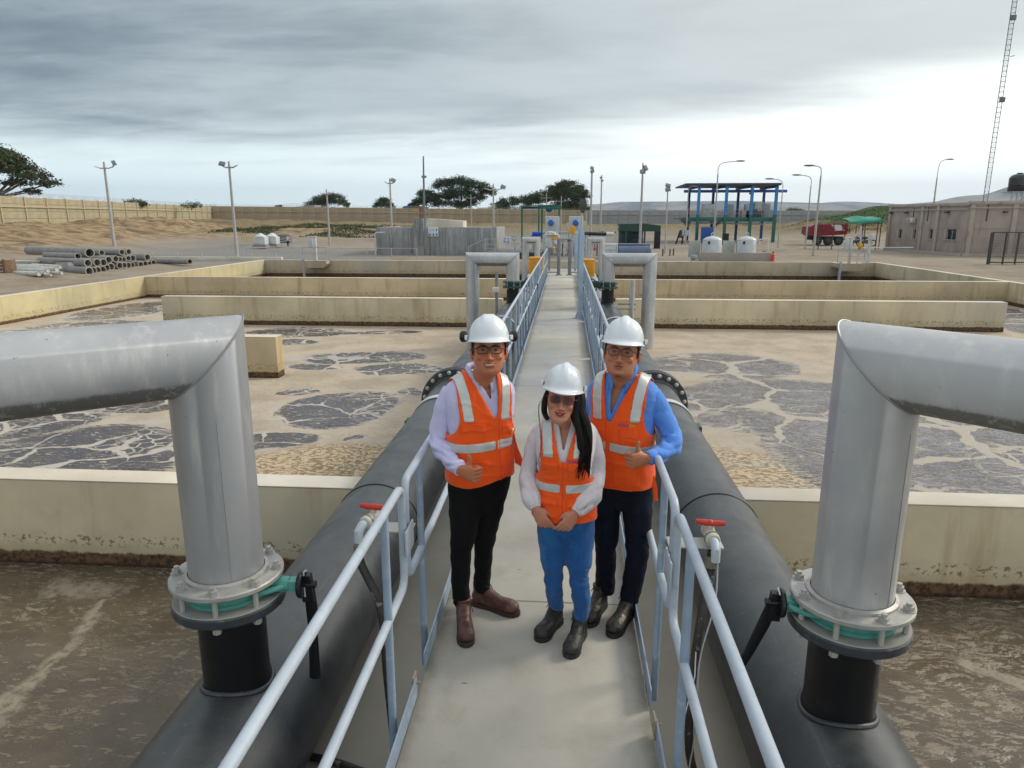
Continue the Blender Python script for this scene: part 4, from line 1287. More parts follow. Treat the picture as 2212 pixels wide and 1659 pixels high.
# open ends facing right-front; each given by where its mouth is seen
mouths = [  # x, y of mouth in picture, distance, radius, length, row word
    ('bottom', 192.5, 586, 31.5, .20, 3.0), ('bottom', 202, 584.5, 32.2, .17, 2.6), ('bottom', 211, 583.6, 32.8, .18, 2.6), ('bottom', 222, 582.5, 33.3, .18, 2.4), ('bottom', 231, 578.5, 33.9, .17, 2.2), ('bottom', 240, 576, 34.4, .19, 2.0),
    ('bottom', 259, 573.7, 35.3, .18, 2.0), ('bottom', 268.5, 573, 35.8, .16, 2.0), ('bottom', 277.5, 573, 36.4, .17, 2.0), ('bottom', 286, 572.5, 37, .15, 1.8), ('bottom', 304, 571.5, 38, .17, 1.8), ('bottom', 314, 570, 38.6, .17, 1.8), ('bottom', 323, 569.6, 39.2, .15, 1.8), ('bottom', 331.5, 567.5, 39.9, .17, 2.0),
    ('middle', 190, 568, 31.9, .19, 3.6), ('middle', 210, 567.5, 33.0, .20, 3.2), ('middle', 223.5, 567, 33.6, .19, 3.0), ('middle', 235, 561.5, 34.4, .19, 3.0), ('middle', 250, 559.5, 35.2, .18, 2.8), ('middle', 259, 560, 35.8, .15, 2.6), ('middle', 267, 560.5, 36.4, .15, 2.4), ('middle', 277.5, 558, 37, .16, 2.4), ('middle', 287, 557.6, 37.7, .19, 2.2), ('middle', 318.5, 556, 39.5, .20, 2.8),
    ('top', 220, 546, 35.0, .16, 4.0), ('top', 263.5, 545, 37.0, .17, 4.4), ('top', 278, 544, 38.0, .17, 3.4)]
MW = [(-21.93, 31.50, -0.12), (-22.20, 32.20, -0.14), (-22.40, 32.80, -0.17), (-22.48, 33.30, -0.18), (-22.66, 33.90, -0.13), (-22.76, 34.40, -0.11), (-22.88, 35.30, -0.11), (-22.96, 35.80, -0.13), (-23.11, 36.40, -0.17), (-23.27, 37.00, -0.19), (-23.41, 38.00, -0.23), (-23.51, 38.60, -0.23), (-23.63, 39.20, -0.26), (-23.80, 39.90, -0.25),
      (-22.22, 31.90, 0.23), (-22.51, 33.00, 0.18), (-22.60, 33.60, 0.15), (-22.84, 34.40, 0.23), (-22.99, 35.20, 0.23), (-23.16, 35.80, 0.18), (-23.34, 36.40, 0.13), (-23.45, 37.00, 0.16), (-23.64, 37.70, 0.13), (-23.89, 39.50, 0.08),
      (-23.56, 35.00, 0.55), (-23.77, 37.00, 0.48), (-24.02, 38.00, 0.46)]
cnt = {}
tot = {'bottom': 14, 'middle': 10, 'top': 3}
ordn = ['first', 'second', 'third', 'fourth', 'fifth', 'sixth', 'seventh', 'eighth', 'ninth', 'tenth', 'eleventh', 'twelfth', 'thirteenth', 'last']
for (row, px, py, Y, r, L), c in zip(mouths, MW):
    k = cnt.get(row, 0); cnt[row] = k + 1
    word = 'last' if k == tot[row] - 1 else ordn[k]
    cpipe(c[0], c[1], c[2], L, r, f'grey concrete pipe in the {row} row of the left stack, {word} from the left')
for lab, a, b_, r in (('long grey pipe lying on top of the left pipe stack at its left end', (-23.86, 34.50, 0.57), (-30.22, 38.50, 0.49), .24), ('long grey pipe below the topmost one, reaching to the left of the stack', (-23.09, 32.50, 0.51), (-26.23, 34.50, 0.44), .15),
                      ('thin long dark pipe lying apart, right of the pipe stack', (-20.69, 38.20, -0.07), (-24.32, 41.00, -0.22), .15)):
    a, b_ = Vector(a), Vector(b_)
    cpipe(a.x, a.y, a.z, (b_ - a).length, r, lab, tuple(b_ - a), group='long pipes on and beside the stack')
# short pipe stubs and offcuts nearer, at the left edge
wm = M('white_pipe', (.55, .55, .52), .6, 0, dirt=(.3, .27, .22))
i = 0
for a, b_, r in (((-22.25, 29.30, 0.06), (-25.01, 30.50, -0.00), .10), ((-22.31, 28.80, -0.04), (-24.67, 30.00, -0.11), .10), ((-22.17, 29.00, -0.04), (-24.40, 30.00, -0.07), .08), ((-22.07, 29.60, 0.10), (-25.11, 31.20, 0.05), .10), ((-22.35, 30.20, 0.16), (-24.65, 31.50, 0.14), .09), ((-21.64, 29.30, -0.04), (-22.32, 29.60, -0.05), .08), ((-23.33, 30.40, 0.14), (-26.02, 32.00, 0.08), .10), ((-21.85, 28.90, -0.09), (-22.62, 29.20, -0.10), .06)):
    a, b_ = Vector(a), Vector(b_)
    lab = ['middle', 'lowest long', 'thin middle', 'upper long', 'uppermost right', 'short right-hand', 'back', 'smallest front'][i]
    t = thing('pale_pipe', f'{lab} dusty white pipe in the loose pile by the brown crate', 'pipe', tuple(a), group='pale pipes by the crate')
    part('barrel', MB().tube([a, b_], r, 12), wm, t)
    part('rim', MB().lathe([(r * .8, -.01), (r * 1.04, -.01), (r * 1.04, .05), (r * .8, .05)], tuple(a), tuple((b_ - a).normalized()), 12, True), cpe, t)
    i += 1
t = thing('crate', 'brown wooden crate at the left edge beside the pale pipes', 'crate', (-24.46, 29.36, -0.30))
wood = M('brown_wood', (.17, .10, .06), .8, 0, var=.25, vs=6)
cx_, cy_, cz_ = (-24.46, 29.36, -0.30)
for k in range(5):
    part('plank', MB().bbox(cx_ - .5, cx_ + .25, cy_ - .03, cy_, cz_ + .04 + k * .15, cz_ + .16 + k * .15, .008), wood, t)
part('upright', MB().bbox(cx_ + .16, cx_ + .27, cy_ - .08, cy_ - .031, cz_, cz_ + .84, .01), wood, t)
part('side', MB().bbox(cx_ + .20, cx_ + .26, cy_ + .002, cy_ + .6, cz_, cz_ + .8, .01), wood, t)
t = thing('cabinet', 'grey-white metal cabinet with a brown lid beside the left pipe stack', 'cabinet', (-23.32, 32.07, -0.30))
cx_, cy_, cz_ = (-23.32, 32.07, -0.30)
wht = M('white_metal', (.58, .60, .60), .5, 0, dirt=(.4, .38, .34), ds=3)
part('body', MB().bbox(cx_ - .62, cx_ + .30, cy_, cy_ + .5, cz_, cz_ + .58, .01), M('grey_metal', (.36, .38, .39), .6, 0, dirt=(.25, .25, .24)), t)
part('door', MB().bbox(cx_ - .02, cx_ + .295, cy_ - .02, cy_, cz_ + .02, cz_ + .55, .006), wht, t)
part('lid', MB().bbox(cx_ - .66, cx_ + .33, cy_ - .04, cy_ + .55, cz_ + .583, cz_ + .625, .008), M('brown_lid', (.16, .10, .07), .7), t)
t = thing('vat', 'pale open-topped plastic vat behind the cabinet and the pale pipes', 'vat', (-26.26, 33.02, -0.30))
cx_, cy_, cz_ = (-26.20, 33.00, -0.03)
part('vat_shell', MB().lathe([(.62, -.1), (.80, .50), (.86, .50), (.86, .56), (.76, .56), (.58, .0)], (cx_, cy_, -.32), (0, 0, 1), 28), wht, t)
part('rim', MB().lathe([(.85, .52), (.91, .52), (.91, .60), (.85, .60)], (cx_, cy_, -.32), (0, 0, 1), 28, True), cpe, t)

# ------------------------------------------------------------------ far yard, left: water tanks, safety net, walker, gate
wtank = M('white_tank', (.56, .59, .60), .5, 0, dirt=(.4, .4, .38))
for px, lab, dd in ((564, 'left one of two small white water tanks at the foot of the bank', 0), (589, 'right one of two small white water tanks, partly hidden by the first', 0)):
    c = (-26.33, 60.74, 0.00) if px == 564 else (-25.78, 61.88, 0.00)
    t = thing('water_tank', lab, 'tank', c, group='small white water tanks')
    part('tank_body', MB().bbox(c[0] - .54, c[0] + .52, c[1] - .4, c[1] + .5, c[2], c[2] + .68, .08), wtank, t)
    part('tank_roof', MB().lathe([(.54, .66), (.52, .74), (.12, .98), (.1, 1.0), (0, 1.0)], c, (0, 0, 1), 8), wtank, t)
    part('pallet', MB().box(c[0] - .6, c[0] + .6, c[1] - .5, c[1] + .5, c[2] - .15, c[2] - .01), cpm, t)
c = (-25.28, 63.06, 0.00)
t = thing('trailer', 'dark grey trailer with a white drawbar beside the two small white tanks', 'trailer', c)
part('body', MB().bbox(c[0] - .7, c[0] + .7, c[1] - .3, c[1] + .4, c[2] + .1, c[2] + .85, .05), M('trailer_grey', (.16, .17, .18), .6), t)
part('rail', MB().bar((c[0] - 1.0, c[1] - .4, c[2] + .12), (c[0] + .8, c[1] - .4, c[2] + .32), .06).bar((c[0] - .7, c[1] - .4, c[2] + .35), (c[0] + .8, c[1] - .4, c[2] + .52), .05), wht, t)
c = (-29.94, 66.40, 0.00)
t = thing('safety_net', 'strip of yellow safety netting on the bank beside the small white tanks', 'net', c)
nm = MB()
for k in range(6):
    nm.bar((c[0] - .75, c[1], c[2] + .1 + k * .1), (c[0] + .75, c[1] + .2, c[2] + .12 + k * .1), .035, .02)
for k in range(12):
    nm.bar((c[0] - .75 + k * .136, c[1] + .01, c[2] + .05), (c[0] - .74 + k * .136, c[1] + .01, c[2] + .65), .02, .02)
o = part('mesh_panel', nm, M('net_yellow', (.55, .42, .03), .6), t); o['kind'] = 'stuff'
c = (-40.61, 49.64, 0.10)
solo('caution_tape', MB().bar((c[0] - 1.5, c[1], c[2] + .05), (c[0] + 1.2, c[1], c[2] + .12), .02, .16), M('net_yellow', (.55, .42, .03), .6), 'strip of yellow tape low on the bank at the left edge', 'tape', c)
# person walking far away
def tiny_person(c, h, label, shirt, trous):
    t = thing('person', label, 'person', c)
    x, y, z = c
    k = h / 1.75
    b_ = MB()
    for s_ in (-1, 1):
        b_.tube([(x + s_ * .09 * k, y - .1 * s_ * k, z + .02), (x + s_ * .09 * k, y - .02 * s_, z + .45 * k), (x + s_ * .08 * k, y, z + .88 * k)], [.05 * k, .065 * k, .09 * k], 8)
        b_.tube([(x + s_ * .19 * k, y, z + 1.42 * k), (x + s_ * .25 * k, y, z + 1.12 * k), (x + s_ * .24 * k, y - .08, z + .85 * k)], [.055 * k, .045 * k, .035 * k], 8)
    b_.tube([(x, y, z + .85 * k), (x, y, z + 1.15 * k), (x, y, z + 1.42 * k), (x, y, z + 1.52 * k)], [.15 * k, .16 * k, .18 * k, .06 * k], 10)
    b_.ball((x, y, z + 1.63 * k), (.085 * k, .095 * k, .12 * k), 10, 8)
    me = link('body', mesh('body', MB().add([(v[0] - x, v[1] - y, v[2] - z) for v in b_.v], b_.f)), M('skin_far', (.30, .17, .11), .6), t)
    rm = me.modifiers.new('r', 'REMESH'); rm.mode = 'VOXEL'; rm.voxel_size = .03; rm.use_smooth_shade = True
    part('shirt', MB().tube([(x, y, z + .88 * k), (x, y, z + 1.15 * k), (x, y, z + 1.43 * k), (x, y, z + 1.47 * k)], [.17 * k, .18 * k, .20 * k, .08 * k], 10), shirt, t)
    part('trousers', MB().tube([(x + .09 * k, y, z + .08), (x + .09 * k, y, z + .5 * k), (x + .05 * k, y, z + .92 * k)], [.07 * k, .085 * k, .13 * k], 8).tube([(x - .09 * k, y, z + .08), (x - .09 * k, y, z + .5 * k), (x - .05 * k, y, z + .92 * k)], [.07 * k, .085 * k, .13 * k], 8), trous, t)
    return t
tiny_person((-22.45, 56.97, 0.00), .95, 'tiny distant person in a white top and dark trousers by the trailer', M('far_white', (.6, .6, .6), .8), M('far_black', (.02, .02, .025), .8))
# low barrier fence on the gravel
t = thing('mesh_barrier', 'low grey tube and mesh barrier on the gravel left of the walkway', 'barrier', (-22.35, 49.58, -0.10))
bx0, bx1 = (-22.62, 49.62, -0.20), (-13.38, 52.40, -0.20)
part('top_rail', MB().bar((bx0[0], 45.5, .38), (-9.5, 45.5, .38), .035), galv, t)
for k in range(9):
    xx = bx0[0] + (-9.5 - bx0[0]) * k / 8
    part('post', MB().bar((xx, 45.5, GZ), (xx, 45.5, .4), .04), galv, t)

# sluice gate frames on the tank corners
def sluice(c, label, flip):
    x, y, z = c
    t = thing('sluice_gate', label, 'gate', c)
    part('platform', MB().prism([(x - .75, z - .22), (x - .55, z - .42), (x + .55, z - .42), (x + .75, z - .2), (x + .75, z + .0), (x - .75, z + .0)], y - .7, y + .3), wall_c, t)
    part('pillar', MB().bbox(x + flip * .02 - .07, x + flip * .02 + .07, y - .4, y - .26, z + .001, z + 1.35, .01), wht, t)
    part('hoist_box', MB().bbox(x - .38, x - .14, y - .42, y - .2, z + .75, z + 1.3, .02), wht, t)
    part('cap_bar', MB().bbox(x - .42, x + .12, y - .41, y - .2, z + 1.36, z + 1.42, .01), wht, t)
    part('guide', MB().bar((x - .62, y - .72, z + .1), (x - .62, y - .72, z - .98), .12, .10), galv, t)
    for k, xx in enumerate((-.72, -.05, .72)):
        part('rail_post', MB().bar((x + xx, y - .5, z + .001), (x + xx, y - .5, z + .78), .035), galv, t)
    for zz in (.4, .78):
        part('rail', MB().bar((x - .72, y - .5, z + zz), (x + .72, y - .5, z + zz), .035), galv, t)
    return t
sluice((-14.9, 42.3, -.2), 'small platform with a white sluice hoist on the far left tank corner', 1)
t = sluice((15.9, 41.9, -.2), 'platform with white sluice hoists and railing on the far right tank corner', -1)
part('spindle', MB().tube([(16.25, 41.4, -.2), (16.3, 41.35, 1.0), (16.22, 41.35, 1.85)], [.05, .05, .04], 8), wht, t)
part('gearbox', MB().ball((16.28, 41.3, .75), (.13, .1, .2), 10, 8), yel, t)
part('control_post', MB().bar((16.9, 41.6, -.2), (16.9, 41.6, 1.15), .13), wht, t)
part('control_box', MB().bbox(16.75, 17.1, 41.4, 41.55, 1.1, 1.42, .02), wht, t)
part('barrier_rail', MB().bar((15.2, 42.4, .62), (20.0, 43.2, .62), .05), wht, t)

# ------------------------------------------------------------------ grey concrete tank with ladder and signs
rawc, g, b = newmat('raw_concrete')
p = g.n('ShaderNodeNewGeometry').outputs['Position']
c = g.mix(g.ss(g.noise(p, .7, 5, .6), .3, .7), (.25, .255, .26), (.36, .36, .355))
c = g.mix(g.ss(g.noise(g.map(p, scale=(3.2, 3.2, .22)), 1.6, 5, .7), .48, .62, 0, .75), c, (.17, .175, .185))
c = g.mix(g.ss(g.noise(g.map(p, loc=(4, 0, 0), scale=(4, 4, .35)), 1.3, 5, .7), .56, .66, 0, .8), c, (.47, .46, .43))
g.put(b.inputs['Base Color'], c); b.inputs['Roughness'].default_value = .9
x0, x1 = -13.66, -4.89
zt = 1.63
t = thing('concrete_tank', 'grey streaked raw concrete tank block left of the walkway end, with ladder and notice board', 'tank', (x0, 51, GZ))
n = 9
for k in range(n):
    a, b_ = x0 + (x1 - x0) * k / n, x0 + (x1 - x0) * (k + 1) / n
    part('wall_panel', MB().bbox(a + .006, b_ - .006, 51 + (.25 if k < 3 else 0), 51.3 + (.25 if k < 3 else 0), GZ - .3, zt, .01), rawc, t)
part('side_wall', MB().bbox(x1 - .3, x1 - .006, 51.302, 58, GZ - .3, zt - .002, .01), rawc, t)
part('side_wall', MB().bbox(x0 + .01, x0 + .3, 51.56, 58, GZ - .3, zt - .002, .01), rawc, t)
part('top_slab', MB().box(x0 + .31, x1 - .31, 51.56, 58, zt - .3, zt - .05), rawc, t)
part('stair_tower', MB().bbox(-10.80, -10.06, 50.8, 50.99, GZ - .2, 2.24, .01), rawc, t)
part('upper_block', MB().prism([(-10.30, zt - .05), (-7.57, zt - .05), (-7.56, 2.07), (-10.28, 2.23)], 53, 55), cop, t)
lx = -10.26
lad = part('ladder', MB().bar((lx - .17, 50.7, .3), (lx - .17, 50.7, 2.01), .04).bar((lx + .17, 50.7, .3), (lx + .17, 50.7, 2.01), .04), M('post_grey', (.20, .22, .25), .5), t)
for k in range(7):
    part('rung', MB().bar((lx - .17, 50.7, .5 + k * .28), (lx + .17, 50.7, .5 + k * .28), .03), M('post_grey', (.20, .22, .25), .5), lad)
px_ = -13.56
part('vent_pipe', MB().tube([(px_, 50.6, GZ), (px_, 50.6, 1.15), (px_ + .1, 50.6, 1.25), (px_ + .75, 50.6, 1.27)], .05, 8), M('post_light', (.5, .5, .48), .6), t)
signw = M('sign_white', (.62, .66, .70), .5, 0)
signb = M('sign_blue', (.03, .14, .50), .5, 0)
def board(c, w_, h, label, cols=3, rows=2, seed=0):
    rr = random.Random(seed)
    x, y, z = c
    t = thing('notice_board', label, 'sign', (x, y, z))
    part('panel', MB().bbox(x - w_ / 2, x + w_ / 2, y - .02, y + .02, z, z + h, .005), signw, t)
    cw, ch = w_ / cols, h / rows
    for i in range(cols):
        for j in range(rows):
            if cols == 3 and j == 1 and i < 2:
                mm = M('sign_pale', (.40, .52, .50), .5)
            else:
                mm = signb
            cx, cz = x - w_ / 2 + cw * (i + .5), z + ch * (j + .45)
            mb = MB()                      # pictogram: head and bent shoulders over a bar
            mb.ball((cx, y - .03, cz + ch * .20), (cw * .13, .01, cw * .13), 10, 6)
            mb.prism([(cx - cw * .26, cz - ch * .1), (cx - cw * .1, cz + ch * .12), (cx + cw * .16, cz + ch * .10), (cx + cw * .28, cz - ch * .12), (cx + cw * .1, cz - ch * .05), (cx + cw * .14, cz - ch * .3), (cx - cw * .2, cz - ch * .3), (cx - cw * .1, cz - ch * .08)], y - .035, y - .022)
            part('pictogram', mb, mm, t)
    return t
board((-9.40, 50.90, 0.99), .72, .64, 'white notice board with two rows of blue pictograms on the grey concrete tank', 3, 2)
board((-4.11, 50.00, 0.58), .48, .42, 'small white and blue notice board right of the grey concrete tank', 2, 2)
board((11.75, 72.00, 0.56), .72, .52, 'white notice board with blue squares beside the dark trestle, left of the canopy frame', 2, 2)
part('leg', MB().bar(((11.75, 72.00, 0.56)[0], 72.05, GZ), ((11.75, 72.00, 0.56)[0], 72.05, (11.75, 72.00, 0.56)[2] + .1), .06), galv, bpy.data.objects['notice_board.002'])

# small far structures beyond the back fence
c = (-36.66, 166.00, 4.43)
t = thing('blue_shed', 'small bright blue shed roof showing above the brown fence left of the mast', 'shed', c)
part('body', MB().bbox(c[0] - 1.1, c[0] + 1.1, c[1], c[1] + 2, 0, c[2] + .2, .05), M('blue_paint', (.03, .20, .50), .5), t)
part('roof', MB().prism([(c[0] - 1.2, c[2] + .2), (c[0] + 1.2, c[2] + .2), (c[0] + .9, c[2] + .55), (c[0] - .5, c[2] + .55)], c[1] - .1, c[1] + 2.1), M('blue_roof', (.02, .15, .42), .5), t)
c = (-33.99, 165.00, 3.90)
t = thing('brick_shed', 'low reddish brick shed between the blue shed and the mast', 'shed', c)
part('body', MB().bbox(c[0] - 1.6, c[0] + 1.4, c[1], c[1] + 2, 0, c[2] + .95, .03), M('brick_red', (.26, .13, .09), .9, 0, var=.2, vs=4), t)
part('roof', MB().bbox(c[0] - 1.7, c[0] + 1.5, c[1] - .1, c[1] + 2.1, c[2] + .96, c[2] + 1.04, .02), cpm, t)
c = (-64.19, 172.00, 4.31)
t = thing('low_building', 'long low grey building with a railing on top behind the brown fence', 'building', c)
part('wall', MB().prism([(c[0] - 4.2, 0), (c[0] + 3.6, 0), (c[0] + 3.6, c[2] + 1.0), (c[0] - 4.2, c[2] + .3)], c[1], c[1] + 5), rawc, t)
for k in range(6):
    part('railing_post', MB().bar((c[0] - 4.1 + k * .8, c[1] + .2, c[2] + .3 + k * .07), (c[0] - 4.1 + k * .8, c[1] + .2, c[2] + 1.2 + k * .04), .06), galv, t)
part('railing_rail', MB().bar((c[0] - 4.1, c[1] + .2, c[2] + 1.2), (c[0] - .1, c[1] + .2, c[2] + 1.4), .06), galv, t)

# ------------------------------------------------------------------ machinery between the walkway end and the back
dgrn = M('green_steel', (.02, .13, .09), .5, 0, dirt=(.05, .14, .1))
c = (-2.51, 75.00, 0.91)
t = thing('green_canopy', 'dark green steel canopy on thin posts behind the machinery, straight ahead', 'canopy', (c[0], 75, 0))
z1 = 3.38
for px in ((-4.73, 78.00, 3.42), (-2.78, 74.00, 3.54), (-2.59, 78.00, 3.61), (-0.73, 74.00, 3.36)):
    part('post', MB().bar((px[0], px[1], GZ), (px[0], px[1], z1), .16), dgrn, t)
part('roof_beam', MB().bbox((-2.78, 74.00, 3.54)[0] - .1, (-0.63, 74.00, 3.54)[0] + .2, 73.9, 74.1, z1 - .22, z1 + .12, .02), dgrn, t)
part('roof_beam', MB().bbox((-4.77, 78.00, 3.61)[0] - .1, (-2.14, 78.00, 3.61)[0] + .2, 77.9, 78.1, z1 - .15, z1 + .05, .02), dgrn, t)
part('roof_sheet', MB().prism([((-4.77, 78.00, 3.61)[0], z1 + .06), ((-0.67, 78.00, 3.61)[0], z1 + .13), ((-0.67, 78.00, 3.61)[0], z1 + .2), ((-4.77, 78.00, 3.61)[0], z1 + .12)], 73.8, 78.2), dgrn, t)
part('hoist', MB().ball(((-1.77, 75.00, 3.14)[0], 75, 3.14), (.35, .3, .3), 12, 8), M('blue_motor', (.02, .12, .42), .45), t)
bm_ = M('blue_motor', (.02, .12, .42), .45)
gm_ = M('machine_grey', (.30, .32, .33), .55, 0, dirt=(.2, .2, .2), ds=5)
gl_ = M('machine_light', (.50, .52, .52), .5, 0, dirt=(.35, .35, .33), ds=5)
def blower(px3, label, side):
    x, y, z = px3
    t = thing('blower', label, 'machine', (x, y, 0))
    part('housing', MB().bbox(x - .45, x + .55, y, y + .9, .2, z + .45, .05), gl_, t)
    part('motor', MB().lathe([(0, -.22), (.17, -.21), (.22, -.14), (.22, .16), (.16, .22), (0, .22)], (x + side * .1, y - .15, z), (0, 1, 0), 16), bm_, t)
    for k in range(6):
        a = k * math.pi / 3
        part('cooling_fin', MB().bar((x + side * .1 + .2 * math.cos(a), y - .3, z + .2 * math.sin(a)), (x + side * .1 + .2 * math.cos(a), y, z + .2 * math.sin(a)), .03), bm_, t)
    part('base', MB().bbox(x - .55, x + .65, y - .1, y + 1, GZ - .1, .2, .02), gm_, t)
    part('filter_box', MB().bbox(x + side * .62 - .12, x + side * .62 + .14, y - .05, y + .4, .25, z + .1, .03), gl_, t)
blower((-1.04, 52.00, 1.95), 'grey blower unit with a blue round motor, left of the walkway line', -.3)
blower((0.66, 52.00, 1.95), 'grey blower unit with a blue motor, partly hidden by the blue lamp post', .3)
c = (-2.02, 50.00, 1.21)
t = thing('drum', 'bright blue drum lying among the machinery left of the walkway end', 'drum', c)
part('drum_body', MB().tube([(c[0] - .30, c[1], c[2]), (c[0] + .30, c[1], c[2])], .155, 20), M('blue_drum', (.01, .07, .45), .4), t)
part('hoop', MB().tube([(c[0] - .1, c[1], c[2]), (c[0] - .07, c[1], c[2])], .163, 20), M('blue_drum', (.01, .07, .45), .4), t)
part('cradle', MB().bbox(c[0] - .28, c[0] + .28, c[1] - .12, c[1] + .12, GZ, c[2] - .14, .02), gm_, t)
def run(name, label, pts, r, mat, flanges=(), cat='pipe'):
    t = thing(name, label, cat, tuple(pts[0]))
    part('pipe_run', MB().tube(pts, r, 12), mat, t)
    for f in flanges:
        q = Vector(pts[f]); d_ = (Vector(pts[f + 1]) - q).normalized()
        part('flange', MB().lathe([(r * .9, -.03), (r * 1.6, -.03), (r * 1.6, .03), (r * .9, .03)], tuple(q + d_ * r * 2), tuple(d_), 14, True), mat, t)
    return t
run('swan_neck_pipe', 'light grey swan-neck pipe just beyond the end posts, left one', spline([(-1.32, 47.00, 0.54), (-1.33, 47.00, 1.07), (-1.21, 47.00, 1.30), (-0.97, 47.00, 1.33), (-0.76, 47.00, 1.25), (-0.70, 47.00, 1.01), (-0.69, 47.00, 0.63)], 4), .11, gl_, (0,))
run('swan_neck_pipe', 'lower swan-neck pipe between the two end posts', spline([(-0.49, 48.00, 0.68), (-0.50, 48.00, 1.05), (-0.63, 48.00, 1.23), (-0.87, 48.00, 1.25), (-1.12, 48.00, 1.25)], 4), .10, gl_, (0,))
run('header_pipe', 'horizontal grey header pipe with valves across the machinery straight ahead', [(-1.61, 50.00, 1.27), (0.62, 50.00, 1.28)], .09, gm_, (0,))
for k, px3 in enumerate(((-0.29, 49.00, 1.02), (-0.10, 49.00, 1.02), (0.08, 49.00, 1.02), (0.27, 49.00, 1.02))):
    run('valve_stem', ['first', 'second', 'third', 'fourth'][k] + ' upright thin valve stem from the left, between the end posts', [(px3[0], px3[1], -.05), (px3[0], px3[1], px3[2] + .28)], .03, gl_, cat='valve')
t = run('manifold', 'dark low pipe manifold with round flanges between the end posts', [(-0.59, 48.00, 0.83), (0.33, 48.00, 0.84)], .10, M('manifold_dark', (.10, .11, .12), .5), (0,))
part('blind_flange', MB().lathe([(0, -.05), (.22, -.05), (.22, .05), (0, .05)], (-0.13, 47.70, 0.81), (0, 0, 1), 18), gm_, t)
run('air_line', 'long black air line running right from the machinery behind the blue lamp post', [(1.11, 52.00, 1.20), (3.14, 53.00, 1.12)], .13, M('stub_black', (.010, .010, .012), .3), ())
run('air_line_end', 'pale short pipe end finishing the long black air line', [(2.89, 52.80, 1.14), (3.41, 53.00, 1.12)], .15, gl_, (), 'pipe')
run('brace', 'thin pale diagonal strut left of the end posts', [(-0.98, 40.00, 1.55), (-0.59, 40.00, 0.95)], .035, gl_, (), 'strut')
# grey platform with rails, left of the end posts
t = thing('steel_platform', 'low grey steel platform with railings and pipes left of the walkway end', 'platform', (-4.36, 55.66, -0.32))
y0 = 46.5
xa, xb = -5.21, -1.55
part('deck', MB().bbox(xa, xb, y0, y0 + 4, .02, .12, .01), M('deck_dark', (.10, .105, .11), .6), t)
part('skirt', MB().bbox(xa + .1, xb, y0 + .3, y0 + 3.6, GZ - .1, .018, .01), M('deck_dark', (.10, .105, .11), .6), t)
for k in range(7):
    xx = xa + (xb - xa) * k / 6
    part('post', MB().bar((xx, y0 + .05, .1), (xx, y0 + .05, .95), .035), galv, t)
for z in (.35, .62, .95):
    part('rail', MB().bar((xa, y0 + .05, z), (xb, y0 + .05, z), .032), galv, t)
for k in range(4):
    part('stair_tread', MB().bbox(xa - .35 - .22 * k, xa - .13 - .22 * k, y0 + .1, y0 + .8, -.02 - .1 * k, .01 - .1 * k, .004), galv, t)
part('stair_rail', MB().bar((xa, y0 + .1, .95), (xa - 1.1, y0 + .1, .45), .035).bar((xa - 1.1, y0 + .1, GZ), (xa - 1.1, y0 + .1, .47), .035), galv, t)
part('meter_post', MB().bar((-2.39, 46.3, GZ), (-2.39, 46.3, .95), .05), M('post_light', (.5, .5, .48), .6), t)
part('meter_box', MB().bbox(-2.39 + .02, -2.10 + .05, 46.22, 46.3, .68, .86, .02), M('meter_yellow', (.45, .42, .08), .6), t)
for k, (px3, lab, cc) in enumerate((((-0.90, 40.00, 1.22), 'white actuator housing with yellow side cover left of the end posts', 0), ((0.55, 40.00, 1.43), 'white actuator housing with yellow covers right of the end posts', 1))):
    x, y, z = px3
    t = thing('actuator', lab, 'actuator', (x, y, 0))
    part('casing', MB().bbox(x - .14, x + .14, y, y + .25, z - .55, z + .12, .03), gl_, t)
    part('yellow_cover', MB().bbox(x + (.15 if k == 0 else -.34), x + (.40 if k == 0 else -.05), y - .05, y + .2, z - .12 + k * .1, z + .12 + k * .3, .03), yel, t)
    part('pedestal', MB().bar((x, y + .1, -.6), (x, y + .1, z - .5), .10), M('post_grey', (.20, .22, .25), .5), t)
    part('hand_lever', MB().tube([(x + (.2 if k == 0 else .1), y - .1, z - .5), (x + (.34 if k == 0 else .2), y - .15, z - .85)], .04, 8).ball((x + (.24 if k == 0 else .1), y - .1, z - .55), .08, 10, 6), yel if k == 0 else blackp, t)
part('head_plate', MB().bbox((-0.90, 40.00, 1.22)[0] - .3, (-0.90, 40.00, 1.22)[0] + .45, 39.9, 40.3, (-0.90, 40.00, 1.22)[2] + .125, (-0.90, 40.00, 1.22)[2] + .16, .01), gl_, bpy.data.objects['actuator'])

# right of the lamp post: pale gantry, white box, blue vessel, green shed, extinguisher
cream = M('cream_paint', (.50, .48, .36), .6, 0)
t = thing('pale_gantry', 'cream steel gantry bar on short legs behind the blue vessel', 'gantry', (1.62, 60.00, 1.19))
a, b_ = Vector((1.49, 60.00, 1.54)), Vector((4.29, 60.00, 1.55))
part('beam', MB().bar(a, b_, .11), cream, t)
part('lower_beam', MB().bar(Vector((2.87, 60.00, 1.19)), Vector((4.12, 60.00, 1.12)), .09), cream, t)
for px3 in ((2.97, 60.00, 1.56), (4.06, 60.00, 1.56), (4.21, 60.00, 1.56)):
    part('leg', MB().bar((px3[0], 60, GZ), (px3[0], 60, px3[2]), .09), cream, t)
part('cabinet', MB().bbox(1.26, 1.63, 58, 58.4, 1.23, 2.05, .02), cream, t)
c = (2.91, 47.00, 0.14)
t = thing('white_cabinet', 'white box with dark handrail in front, left end of the blue vessel', 'cabinet', (c[0], 47, GZ))
part('body', MB().bbox(2.46, 3.35, 47, 47.8, GZ - .1, 0.64, .02), wht, t)
